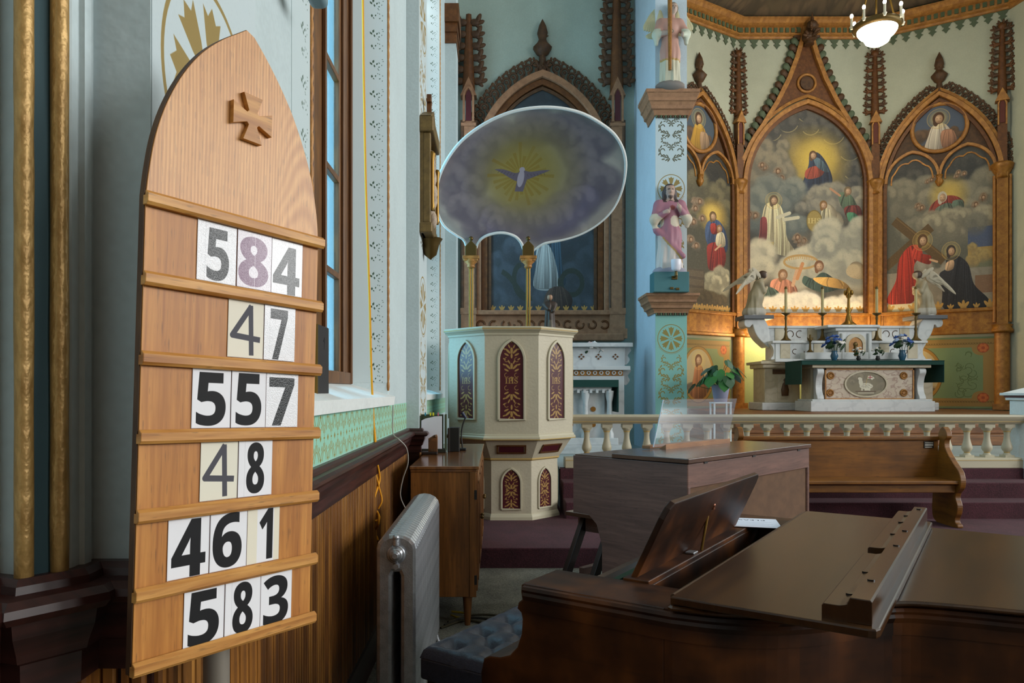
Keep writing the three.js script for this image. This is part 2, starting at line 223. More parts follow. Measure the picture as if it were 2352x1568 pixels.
function wallFace(name, p, q, y0, y1, mat, parent, off = 0.002) {   // upright sheet between two plan points, uv: metres along, metres up
  const L = Math.hypot(q[0] - p[0], q[1] - p[1]), nx = (q[1] - p[1]) / L, nd = -(q[0] - p[0]) / L;
  const P = (a, y, o) => V3(a[0] + nx * o, y, -(a[1] + nd * o)), A = [P(p, y0, off), P(q, y0, off), P(q, y1, off), P(p, y1, off)], B = [P(p, y0, -0.001), P(q, y0, -0.001), P(q, y1, -0.001), P(p, y1, -0.001)];
  const tri = [], uv = [], quad = (a, b, c, d, u) => { tri.push(a, b, c, a, c, d); for (const i of [0, 1, 2, 0, 2, 3]) uv.push(...u[i]); };
  const U = [[0, y0], [L, y0], [L, y1], [0, y1]]; quad(A[0], A[1], A[2], A[3], U); quad(B[1], B[0], B[3], B[2], [U[1], U[0], U[3], U[2]]);
  for (let i = 0; i < 4; i++) { const j = (i + 1) % 4; quad(A[i], B[i], B[j], A[j], [U[i], U[i], U[j], U[j]]); }
  const g = new THREE.BufferGeometry().setFromPoints(tri); g.setAttribute('uv', new THREE.Float32BufferAttribute(uv, 2)); g.computeVertexNormals(); return mesh(name, g, mat, parent);
}
const TOP = 11.6, WL = -0.69, WO = -0.975, PF = -0.594;            // ceiling, left wall plane, its outer face, pilaster front
const leftWall = structGroup('wall_left', 'pale blue plastered side wall with pilasters and deep window bays', 'wall');
const wl = (n, g, m = M.wall) => mesh(n, [g], m, leftWall);
wl('wall_section', prismPlan([[WO, -10], [-0.79, -10], [-0.79, 1.1], [-0.783, 1.155], [-0.733, 1.138], [-0.691, 1.191], [-0.692, 1.256], [PF, 1.256], [PF, 1.8], [WL, 1.8], [WL, 2.72], [-0.86, 2.85], [WO, 2.85]], 0, TOP));
wl('wall_section', prismPlan([[WL, 4.64], [WL, 5.6], [PF, 5.6], [PF, 6.23], [WL, 6.23], [WL, 6.95], [-0.86, 7.1], [WO, 7.1], [WO, 4.51], [-0.9, 4.51]], 0, TOP));
wl('wall_section', prismPlan([[WL, 8.92], [WL, 9.82], [-0.54, 9.82], [-0.54, 10.3], [WL, 10.3], [WL, 10.6], [WO, 10.6], [WO, 8.74], [-0.9, 8.74]], 0, TOP));
wl('wall_section', box2(WO, WL, 0, TOP, -11.6, -12.3));
for (const [a, b, y0, y1] of [[2.72, 4.64, 1.41, 7.0], [6.95, 8.92, 1.41, 7.0], [10.6, 11.6, 2.4, 6.2]]) { wl('wall_below_window', box2(WO, WL, 0, y0, -a, -b)); wl('wall_above_window', box2(WO, WL, y1, TOP, -a, -b)); }
// the near pier: deep teal hollow between two gilded colonettes, a fillet beside it
wallFace('hollow', [-0.7285, 1.143], [-0.6955, 1.185], 1.21, 6, M.teal, leftWall, 0.003);
mesh('fillet', [box2(-0.694, -0.682, 1.21, 6, -1.212, -1.232)], M.wall, leftWall);
for (const [x, y, d, which] of [[55, 900, 1.128, 'gilded colonette on the teal hollow, at the corner of the wall'], [137, 900, 1.168, 'gilded colonette on the teal hollow, beside the pale fillet']]) {
  const p = at(x, y, d), pts = []; for (let i = 0; i <= 60; i++) { const yy = 1.212 + 4.6 * i / 60; pts.push([0.0135 + 0.0012 * (H(i, x, 4) - 0.5), yy]); }
  const m = mesh('gilded_colonette', [lathe([[0, 1.212], ...pts, [0, 5.812]], 18).translate(p.x, 0, p.z)], M.colonette);
  tag(m, which, 'colonette', 'gilded colonettes of the near pier');
}
// stencilled faces
const pilW = 0.53;
wallFace('stencilled_face', [PF, 1.258], [PF, 1.798], 1.215, 6.4, printed(ornPale, 1 / pilW, 1 / 2.14, 0.0, 0.5 - 2.11 / 2.14), leftWall);
wallFace('stencilled_face', [PF, 5.602], [PF, 6.228], 1.215, 7.5, printed(ornPale, 1 / 0.63, 1 / 2.3, 0, 0.55), leftWall);
wallFace('stencilled_face', [WL, 2.46], [WL, 2.70], 1.55, 6.9, printed(leafCol, 1 / 0.24, 1 / 0.19), leftWall);
wallFace('stencilled_reveal', [-0.897, 4.514], [-0.693, 4.637], 1.55, 6.9, printed(leafCol, 1 / 0.24, 1 / 0.19, -0.02), leftWall);
wallFace('stencilled_reveal', [-0.897, 8.744], [-0.693, 8.917], 1.55, 6.9, printed(leafCol, 1 / 0.27, 1 / 0.19), leftWall);
for (const [a, b] of [[1.8, 5.6], [6.23, 9.82]]) wallFace('stencilled_band', [WL, a], [WL, b], 1.214, 1.408, printed(bandTex, 1 / 0.5, 1 / 0.194, 0, -1.214 / 0.194), leftWall);
// gilded rope beads at the window corners
const ropePts = []; for (let i = 0; i <= 360; i++) ropePts.push([0.0075 + 0.0035 * Math.abs(sin(i * PI / 4)), 1.5 + i * 0.015]);
const ropeGeo = lathe(ropePts, 8);
for (const [x, d] of [[WL + 0.002, 2.715], [WL + 0.002, 4.645], [WL + 0.002, 8.925]]) mesh('rope_bead', [ropeGeo.clone().translate(x, 0, -d)], M.giltPale, leftWall);
// sloping sills
for (const [a, b, n] of [[2.6, 4.7, 1], [6.85, 8.97, 2]]) {
  const g = ext([[-0.97, 1.41], [-0.655, 1.41], [-0.65, 1.463], [-0.665, 1.468], [-0.9, 1.54], [-0.97, 1.54]], b - a, 0.003).translate(0, 0, -b);
  mesh('sill', [g], M.white, leftWall);
}
// window joinery and panes
const glassBlue = phys({ color: new THREE.Color().setRGB(0.62, 0.87, 0.98), roughness: 0.12, transmission: 1, thickness: 0, ior: 1.45 });
function windowUnit(n, d0, d1, y0, y1, stiles, rows, label) {
  const w = structGroup('window_' + n, label, 'window'), wood_ = (g, nm) => mesh(nm, [g], M.frameWood, w);
  for (const [a, b] of stiles) { wood_(rb2(-0.936, -0.9, y0, y1, -b, -a, 0.006), 'window_frame'); wood_(rb2(-0.9, -0.878, y0, y1, -b + 0.03, -b + 0.055, 0.006), 'stop_bead'); wood_(rb2(-0.9, -0.884, y0, y1, -a - 0.07, -a - 0.045, 0.006), 'stop_bead'); }
  wood_(rb2(-0.965, -0.885, y0, y0 + 0.07, -d1, -d0, 0.006), 'bottom_rail');
  for (let s = 0; s < stiles.length - 1; s++) { const a = stiles[s][1], b = stiles[s + 1][0];
    for (let i = 0; i < rows.length; i++) { if (i) wood_(rb2(-0.936, -0.902, rows[i] - 0.018, rows[i] + 0.018, -b, -a, 0.005), 'muntin');
      const yb = rows[i], yt = rows[i + 1] ?? y1; mesh('pane', box2(-0.934, -0.93, yb, yt, -b, -a), glassBlue, w); } }
}
windowUnit(1, 2.85, 4.51, 1.54, 7.0, [[2.85, 3.15], [3.5, 3.83], [4.2, 4.51]], [1.6, 2.156, 2.71, 3.29, 3.86, 4.43, 5.0, 5.57, 6.14], 'tall wooden sash window with pale blue obscured panes in the near bay');
windowUnit(2, 7.1, 8.74, 1.54, 7.0, [[7.1, 7.3], [7.84, 8.0], [8.54, 8.74]], [1.6, 2.156, 2.71, 3.29, 3.86, 4.43, 5.0, 5.57, 6.14], 'wooden sash window in the bay beside the pulpit');
windowUnit(3, 10.6, 11.6, 2.4, 6.2, [[10.6, 10.68], [11.52, 11.6]], [2.45, 3.2, 4.0, 4.8, 5.5], 'narrow window in the side wall of the chapel');
// wainscot: moulded cap, beaded boards one by one, skirting
const wains = structGroup('trim_1', 'dark stained wainscot with moulded cap rail over amber beaded boards', 'wainscot');
const capProf = [[0, 1.212], [0.026, 1.214], [0.034, 1.204], [0.036, 1.192], [0.062, 1.19], [0.074, 1.18], [0.076, 1.168], [0.066, 1.156], [0.05, 1.152], [0.046, 1.128], [0.034, 1.1], [0.03, 1.086], [0.02, 1.08], [0.018, 1.03], [0, 1.03]];
const nearPath = [[-0.79, -3], [-0.785, 1.1], [-0.783, 1.155], [-0.733, 1.138], [-0.691, 1.191], [-0.692, 1.256], [PF, 1.256], [PF, 1.8], [WL, 1.8], [WL, 5.6], [PF, 5.6], [PF, 6.23], [WL, 6.23], [WL, 8.2]];
mesh('cap_rail', [sweepPlan(capProf, nearPath)], M.cap, wains); 
mesh('skirting', [sweepPlan([[0, 0.19], [0.016, 0.19], [0.022, 0.17], [0.022, 0], [0, 0]], nearPath)], M.cap, wains);
mesh('backing_board', [sweepPlan([[0, 1.06], [0.004, 1.06], [0.004, 0.17], [0, 0.17]], nearPath)], M.cap, wains);
const plankGeo = (() => { const g = ext([[-0.026, 0.003], [0.026, 0.003], [0.026, 0.011], [0.022, 0.017], [0.0075, 0.017], [0.0055, 0.008], [0.0015, 0.008], [0, 0.012], [-0.0015, 0.017], [-0.022, 0.017], [-0.026, 0.011]], 0.86); return uvBox(merge([g.rotateX(-PI / 2).translate(0, 0.18, 0)])); })();
function planks(p, q) { const L = Math.hypot(q[0] - p[0], q[1] - p[1]), n = Math.max(1, Math.round(L / 0.063)), k = L / n / 0.063;
  for (let i = 0; i < n; i++) { const t = (i + 0.5) / n, m = mesh('plank', plankGeo, M.planks[(H(i, n, 3) * 4) | 0], wains), nx = (q[1] - p[1]) / L, nd = -(q[0] - p[0]) / L;
    m.position.set(lerp(p[0], q[0], t), 0, -lerp(p[1], q[1], t)); m.rotation.y = Math.atan2(-nx, nd) ; m.scale.x = k; } }
planks([-0.691, 1.193], [-0.692, 1.256]); planks([-0.692, 1.256], [PF, 1.256]); planks([PF, 1.256], [PF, 1.8]); planks([WL, 1.8], [WL, 5.6]); planks([PF, 5.6], [PF, 6.23]); planks([WL, 6.23], [WL, 7.4]);
// capital of the chapel arch respond
mesh('capital', [box2(-0.72, -0.5, 6.42, 6.66, -10.34, -9.74), box2(-0.7, -0.52, 6.3, 6.42, -10.3, -9.78), box2(-0.7, -0.53, 6.16, 6.3, -10.3, -9.8)], M.giltDark, leftWall);
mesh('grey_housing', [rb(0.06, 0.05, 0.12, -0.58, 2.775, -2.35, 0.02)], paint(0x6f8890, 0.5), leftWall);

// rest of the shell, mostly out of frame
struct('ceiling', [box2(-1.3, NAVE_R + 0.6, TOP, TOP + 0.3, -18, 10.4)], M.ceil, 'pale plastered ceiling of the church', 'ceiling');
struct('wall_back', [box2(-1.3, NAVE_R + 0.6, 0, TOP, 10, 10.4)], M.stepWood, 'brown panelled wall at the far end of the nave', 'wall');
const rightWall = structGroup('wall_right', 'pale plastered nave wall with tall windows', 'wall');
mesh('wall_section', [box2(NAVE_R, NAVE_R + 0.4, 0, 3.2, -10.4, 10.2), box2(NAVE_R, NAVE_R + 0.4, 8.6, TOP, -10.4, 10.2)], M.wall, rightWall);
{ let z0 = -10.4; for (const z of [...RIGHT_WINDOWS, 99]) { const z1 = Math.min(z - 1.15, 10.2); mesh('wall_section', [box2(NAVE_R, NAVE_R + 0.4, 3.2, 8.6, z0, z1)], M.wall, rightWall); z0 = z + 1.15; } }
for (const z of RIGHT_WINDOWS) for (let i = 0; i < 6; i++) mesh('muntin', i < 5 ? [box2(NAVE_R + 0.08, NAVE_R + 0.13, 3.9 + i * 1.0, 3.95 + i * 1.0, z - 1.15, z + 1.15)] : [box2(NAVE_R + 0.08, NAVE_R + 0.14, 3.2, 8.6, z - 0.05, z + 0.05)], M.frameWood, rightWall);
struct('wall_transept', [box2(11.49, NAVE_R + 0.2, 0, TOP, -10.7, -10.4)], M.wall, 'pale plastered wall beside the chancel', 'wall');

// floors, platform and steps
struct('floor', [box2(-1.1, NAVE_R + 0.3, -0.2, 0, -6.19, 10.2)], M.greyCarpet, 'grey carpeted nave floor', 'floor');
struct('platform', [rb2(-0.75, 13.5, -0.2, 0.17, -7.62, -6.19, 0.012)], M.redCarpet, 'low platform covered in maroon carpet below the altar rail', 'platform');
struct('step', [rb2(0.72, 13.5, -0.2, 0.34, -7.92, -7.6, 0.012)], M.redCarpet, 'lower maroon carpeted step leading up to the altar rail', 'step');
struct('step', [rb2(0.72, 13.5, -0.2, 0.505, -8.28, -7.92, 0.012)], M.redCarpet, 'upper maroon carpeted step just under the altar rail', 'step');
struct('step', [rb2(0.72, 13.5, 0.3, 0.622, -8.4, -8.265, 0.01)], M.redCarpet, 'maroon carpeted riser directly below the cream altar rail kerb', 'step');
struct('platform', [box2(-0.75, 0.72, -0.2, 0.17, -9.0, -7.6)], M.redCarpet, 'maroon carpeted part of the platform behind the pulpit', 'platform');
struct('floor', [box2(-0.75, 0.72, -0.2, 0.62, -12.2, -9.0), box2(0.72, 14, -0.2, 0.62, -17, -8.28)], M.stone, 'grey green polished floor behind the altar rail', 'floor');
// three wooden altar steps
[[11.75, 0.62, 0.79, 'lowest'], [12.1, 0.79, 0.95, 'middle'], [12.45, 0.95, 1.1, 'top']].forEach(([d, y0, y1, w], i) => struct('altar_step', [rb2(3.7 + i * 0.25, 10.6 - i * 0.25, y0, y1, -16.7, -d, 0.012)], M.stepWood, w + ' brown wooden step up to the high altar', 'step'));

// chapel beside the chancel and the stencilled pier
struct('wall_chapel', [box2(-1.1, 2.6, 0, TOP, -12.3, -12.0)], M.chapel, 'mint green back wall of the side chapel', 'wall');
const pier = structGroup('pier', 'square chancel pier stencilled in gold on mint and pale blue', 'pier');
mesh('shaft', [prismPlan([[2.26, 10.4], [2.71, 10.4], [2.95, 12.3], [2.26, 12.3]], 0.62, TOP)], M.pierBlue, pier);
wallFace('stencilled_face', [2.262, 10.4], [2.708, 10.4], 0.64, 2.6, printed(ornMint, 1 / 0.446, 1 / 2.0, 0, 0.5 - 2.24 / 2.0), pier, 0.004);
wallFace('stencilled_face', [2.262, 10.4], [2.708, 10.4], 2.82, 5.42, printed(ornPale, 1 / 0.446, 1 / 2.0, 0, 0.5 - 4.37 / 2.0), pier, 0.004);
const consoleProf = [[0, 0.27], [0.16, 0.27], [0.16, 0.235], [0.145, 0.225], [0.125, 0.19], [0.12, 0.18], [0.12, 0.15], [0.1, 0.14], [0.075, 0.105], [0.07, 0.07], [0.04, 0.06], [0.02, 0.02], [0.02, 0], [0, 0]];
for (const [y, h, lab] of [[2.6, 0.27, 'tan moulded console under the statue of a man in pink'], [5.4, 0.33, 'tan moulded capital under the winged statue']]) {
  const path = [[2.26, 10.85], [2.26, 10.4], [2.71, 10.4], [2.76, 10.85]].map((p) => p);
  const c = thing('moulded_console', lab, 'console');
  mesh('moulding', [sweepPlan(consoleProf.map(([o, v]) => [o, y + v * h / 0.27]), path), box2(2.2, 2.8, y + h * 0.86, y + h, -10.85, -10.3)], M.tan, c);
  for (let i = 0; i < 14; i++) mesh('dentil', box2(2.26 + i * 0.0335, 2.28 + i * 0.0335, y - 0.03, y + 0.005, -10.39, -10.36), i % 2 ? M.umber : M.dentilGreen, c);
}
// apse: three painted faces and side walls
const sidePlan = [[11.05, 14.0], [11.49, 10.6], [12, 10.6], [12, 14.0]];  // wall around the unseen opening added to light the apse
struct('wall_chancel', [prismPlan(sidePlan, 0, 3.6), prismPlan(sidePlan, 8.6, TOP), prismPlan([[11.05, 14.0], [11.08, 13.8], [12, 13.8], [12, 14]], 3.6, 8.6), prismPlan([[11.46, 10.8], [11.49, 10.6], [12, 10.6], [12, 10.8]], 3.6, 8.6)], M.apse, 'pale green chancel side wall with an added, unseen window opening', 'wall');
const A0 = [3.35, 15.45], A1 = [5.52, 16.8], A2 = [8.68, 16.8], A3 = [10.85, 15.45];
struct('wall_apse', [prismPlan([[2.9, 12.2], A0, A1, A2, A3, [11.05, 14.0], [12, 14.0], [12, 17.4], [2.5, 17.4], [2.5, 12.2]], 0, TOP)], M.apse, 'pale green plastered apse wall behind the high altar', 'wall');
// ---------------------------------------------------------------- wall paintings (flat pictures, painted with soft brush marks)
const col = (r, g, b, a = 1) => `rgba(${r | 0},${g | 0},${b | 0},${a})`;
function brush(c) {
  const o = {
    soft(x, y, r, C, a) { const g = c.createRadialGradient(x, y, 0, x, y, r); g.addColorStop(0, col(...C, a)); g.addColorStop(0.6, col(...C, a * 0.75)); g.addColorStop(1, col(...C, 0)); c.fillStyle = g; c.beginPath(); c.arc(x, y, r, 0, 7); c.fill(); },
    cloud(x, y, r, L, D, a = 0.9) { o.soft(x, y + r * 0.1, r * 1.05, D, a * 0.9); for (let i = 0; i < 7; i++) { const t = PI * (0.9 + 0.2 * i), q = r * (0.3 + 0.25 * rnd()), px = x + cos(t) * r * 0.5, py = y + sin(t) * r * 0.42; o.soft(px, py + q * 0.2, q * 1.15, mix3(D, L, 0.35), a * 0.7); o.soft(px - q * 0.15, py - q * 0.25, q * 0.8, L.map((v) => Math.min(255, v * 1.08)), a * 0.75); } },
    bank(x0, x1, y0, y1, n, r0, r1, L, D) { for (let i = 0; i < n; i++) o.cloud(lerp(x0, x1, rnd()), lerp(y0, y1, rnd()), lerp(r0, r1, rnd()), mix3(L, D, rnd() * 0.5), D); },
    glow(x, y, r, C, a) { const g = c.createRadialGradient(x, y, 0, x, y, r); g.addColorStop(0, col(...C, a)); g.addColorStop(0.5, col(...C, a * 0.7)); g.addColorStop(1, col(...C, 0)); c.fillStyle = g; c.beginPath(); c.arc(x, y, r, 0, 7); c.fill(); },
    form(pts, C, folds = 5) { c.save(); c.beginPath(); new THREE.CatmullRomCurve3(pts.map(([x, y]) => V3(x, y, 0)), true, 'centripetal').getPoints(pts.length * 6).forEach((p, i) => (i ? c.lineTo(p.x, p.y) : c.moveTo(p.x, p.y))); c.closePath(); c.fillStyle = col(...C); c.fill(); c.clip();
      const xs = pts.map((p) => p[0]), ys = pts.map((p) => p[1]), a = Math.min(...xs), b = Math.max(...xs), t = Math.min(...ys), u = Math.max(...ys), lg = c.createLinearGradient(a, t, b, u); lg.addColorStop(0, col(...C.map((v) => Math.min(255, v * 1.25 + 8)))); lg.addColorStop(0.5, col(...C)); lg.addColorStop(1, col(...C.map((v) => v * 0.55))); c.fillStyle = lg; c.fillRect(a - 2, t - 2, b - a + 4, u - t + 4);
      for (let i = 0; i < folds * 2; i++) { const x = lerp(a, b, rnd()), k = i % 2; c.strokeStyle = k ? col(...C.map((v) => v * 0.55), 0.55) : col(...C.map((v) => Math.min(255, v * 1.35 + 10)), 0.4); c.lineWidth = lerp(1.2, 3.4, rnd()); c.beginPath(); c.moveTo(lerp(x, (a + b) / 2, 0.5), t); c.quadraticCurveTo(x + 6 * (rnd() - 0.5), (t + u) / 2, x + 14 * (rnd() - 0.5), u); c.stroke(); } c.restore(); },
    head(x, y, r, hair, halo, skin = [196, 150, 112]) { if (halo) { c.strokeStyle = col(206, 172, 96, 0.55); c.lineWidth = r * 0.16; c.beginPath(); c.arc(x, y, r * 2.1, 0, 7); c.stroke(); o.glow(x, y, r * 2.2, [226, 196, 110], 0.75); } c.fillStyle = col(...hair); c.beginPath(); c.ellipse(x, y - r * 0.1, r * 1.1, r * 1.3, 0, 0, 7); c.fill(); c.beginPath(); c.ellipse(x - r * 0.5, y + r * 0.7, r * 0.5, r * 0.9, 0, 0, 7); c.fill(); c.fillStyle = col(...skin); c.beginPath(); c.ellipse(x + r * 0.1, y + r * 0.1, r * 0.72, r * 0.95, 0, 0, 7); c.fill(); const hg = c.createRadialGradient(x - r * 0.2, y - r * 0.2, r * 0.1, x, y, r * 1.1); hg.addColorStop(0, col(255, 235, 200, 0.35)); hg.addColorStop(1, col(60, 34, 20, 0.55)); c.fillStyle = hg; c.beginPath(); c.ellipse(x + r * 0.1, y + r * 0.1, r * 0.72, r * 0.95, 0, 0, 7); c.fill(); c.fillStyle = col(70, 45, 35, 0.5); for (const e of [-0.25, 0.35]) { c.beginPath(); c.ellipse(x + e * r, y, r * 0.14, r * 0.08, 0, 0, 7); c.fill(); } c.fillRect(x - r * 0.05, y + r * 0.58, r * 0.3, r * 0.08); },
    limb(x0, y0, x1, y1, w, C) { c.strokeStyle = col(...C); c.lineWidth = w; c.lineCap = 'round'; c.beginPath(); c.moveTo(x0, y0); c.lineTo(x1, y1); c.stroke(); },
    wing(x, y, dx, dy, w, C) { for (let i = 0; i < 7; i++) { c.save(); c.translate(x, y); c.rotate(Math.atan2(dy, dx) + (i - 3) * 0.1); const L = Math.hypot(dx, dy) * (1 - Math.abs(i - 2) * 0.1); c.fillStyle = col(...C.map((v) => v * (0.8 + 0.06 * i)), 0.9); c.beginPath(); c.ellipse(L / 2, 0, L / 2, w, 0, 0, 7); c.fill(); c.restore(); } },
    putti(x, y, n, r) { for (let i = 0; i < n; i++) { const a = x + (rnd() - 0.5) * r * 6, b = y + (rnd() - 0.5) * r * 4; o.cloud(a, b, r * 2.2, [140, 116, 90], [104, 92, 76], 0.7); o.wing(a, b, -r * 2.4, r * 0.6, r * 0.5, [132, 112, 90]); o.head(a, b, r * 0.85, [104, 76, 48], 0, [168, 128, 96]); } },
    lily(x, y, s) { c.fillStyle = col(176, 138, 70); for (const a of [-0.7, 0, 0.7]) { c.save(); c.translate(x, y); c.rotate(a); c.beginPath(); c.ellipse(0, -s * 0.55, s * 0.2, s * 0.5, 0, 0, 7); c.fill(); c.restore(); } c.fillRect(x - s * 0.4, y - s * 0.12, s * 0.8, s * 0.12); },
    speck(x0, y0, x1, y1, n) { for (let i = 0; i < n; i++) { c.fillStyle = rnd() > 0.5 ? 'rgba(255,240,210,0.05)' : 'rgba(20,15,10,0.06)'; c.fillRect(lerp(x0, x1, rnd()), lerp(y0, y1, rnd()), 2, 1.4); } },
  }; return o;
}
const mural = (x0, y0, x1, y1, s, fn) => canvasTex(Math.round((x1 - x0) * s), Math.round((y1 - y0) * s), (c) => { c.scale(s, s); c.translate(-x0, -y0); fn(c, brush(c)); brush(c).speck(x0, y0, x1, y1, 9000); });
const paintMat = (t) => std({ map: t, roughness: 0.62 });
const centreTex = mural(1713, 250, 1987, 720, 3, (c, b) => {
  c.fillStyle = '#6d6552'; c.fillRect(1700, 240, 300, 500); b.bank(1700, 1990, 250, 720, 60, 30, 60, [112, 104, 86], [58, 58, 54]);
  for (const [x, y, r] of [[1808, 280, 26], [1850, 262, 20], [1880, 280, 26], [1912, 305, 28], [1770, 300, 26], [1750, 330, 26], [1735, 375, 24], [1950, 345, 26], [1960, 390, 26], [1745, 420, 22], [1965, 425, 24], [1860, 290, 22]]) { b.cloud(x, y, r * 1.15, [92, 88, 80], [58, 60, 60], 1); c.strokeStyle = 'rgba(196,178,122,0.55)'; c.lineWidth = 2; c.beginPath(); c.arc(x, y, r * 0.95, 0.4, 2.5); c.stroke(); }
  b.glow(1868, 375, 92, [206, 172, 72], 0.95); b.glow(1876, 365, 55, [222, 190, 80], 0.8);
  b.bank(1720, 1800, 330, 440, 18, 18, 34, [150, 138, 112], [104, 100, 88]); b.putti(1776, 402, 5, 6); b.putti(1745, 385, 3, 5);
  b.form([[1860, 352], [1878, 352], [1902, 385], [1910, 420], [1890, 440], [1836, 445], [1846, 410], [1856, 380]], [42, 52, 72], 8); b.form([[1850, 392], [1872, 382], [1892, 390], [1886, 404], [1856, 412], [1848, 408]], [148, 66, 48], 4); b.form([[1868, 362], [1886, 368], [1902, 396], [1890, 394], [1872, 380]], [78, 98, 108], 3); b.head(1866, 358, 8, [96, 66, 36]);
  b.bank(1830, 1985, 436, 480, 24, 18, 34, [168, 158, 132], [108, 106, 98]); b.bank(1715, 1830, 425, 520, 26, 22, 40, [142, 142, 126], [90, 98, 96]);
  // three kneeling figures
  b.form([[1760, 468], [1788, 470], [1802, 505], [1806, 545], [1826, 584], [1800, 588], [1768, 580], [1722, 590], [1738, 560], [1748, 505]], [198, 184, 146], 14); b.form([[1748, 500], [1758, 500], [1756, 560], [1742, 566], [1744, 530]], [120, 52, 52], 2); b.limb(1785, 500, 1812, 490, 8, [206, 198, 170]); b.limb(1800, 505, 1832, 500, 8, [206, 198, 170]); c.fillStyle = '#b89a4a'; c.fillRect(1752, 556, 24, 8); b.head(1776, 461, 9, [100, 80, 56], 1);
  b.wing(1905, 490, 26, -70 + 100, 12, [150, 140, 116]); b.wing(1900, 470, 10, 46, 9, [160, 148, 122]); b.form([[1888, 478], [1904, 482], [1912, 520], [1920, 555], [1896, 556], [1880, 540], [1884, 505]], [176, 166, 134], 7); b.form([[1878, 536], [1890, 530], [1900, 556], [1882, 556]], [140, 112, 44], 3); b.head(1890, 472, 8, [132, 96, 46]);
  c.fillStyle = '#a08a4a'; c.beginPath(); c.ellipse(1869, 508, 17, 24, 0, 0, 7); c.fill(); c.strokeStyle = '#7c682e'; c.lineWidth = 2; c.stroke(); c.fillStyle = '#cdb874'; c.font = 'bold 17px serif'; c.textAlign = 'center'; c.fillText('IHS', 1869, 513);
  b.form([[1926, 444], [1950, 446], [1966, 470], [1972, 490], [1940, 484], [1928, 468]], [82, 98, 76], 5); b.form([[1938, 478], [1972, 474], [1976, 505], [1948, 506]], [104, 44, 38], 5); b.form([[1944, 490], [1962, 490], [1974, 508], [1950, 510]], [66, 116, 84], 3); b.head(1946, 440, 8, [120, 100, 70]); b.limb(1928, 450, 1906, 434, 5, [190, 140, 104]); b.putti(1840, 552, 4, 6); b.putti(1730, 505, 2, 6);
  // heaped pale clouds
  b.bank(1720, 1985, 580, 640, 30, 26, 46, [222, 210, 178], [168, 162, 142]); b.bank(1880, 1985, 520, 640, 22, 26, 44, [206, 196, 166], [136, 136, 124]);
  b.wing(1950, 610, 34, 30, 16, [166, 148, 116]); c.strokeStyle = '#b9955a'; c.lineWidth = 5; c.beginPath(); c.ellipse(1838, 602, 38, 15, 0, 0, 7); c.stroke(); c.fillStyle = '#c9a262'; for (let i = 0; i < 13; i++) { c.fillRect(1806 + i * 5, 588 + Math.abs(i - 6) * 0.9, 2, 6); }
  b.form([[1866, 640], [1888, 626], [1914, 640], [1930, 658], [1890, 672], [1842, 650], [1846, 634]], [56, 74, 64], 6); b.form([[1866, 640], [1910, 638], [1940, 650], [1950, 662], [1890, 656]], [198, 152, 78], 3); b.head(1880, 612, 10, [122, 82, 48]); b.form([[1772, 644], [1800, 640], [1824, 654], [1830, 672], [1782, 676], [1768, 660]], [196, 130, 100], 6); b.limb(1820, 655, 1829, 622, 8, [206, 164, 126]); b.head(1797, 632, 10, [140, 100, 60]); b.limb(1830, 640, 1842, 606, 8, [200, 140, 90]);
  b.form([[1730, 664], [1770, 660], [1790, 676], [1770, 690], [1735, 690]], [74, 92, 80], 4); b.bank(1745, 1975, 690, 716, 34, 22, 34, [232, 226, 206], [188, 186, 176]); for (let i = 0; i < 11; i++) b.lily(1724 + i * 25, 716, 13);
});
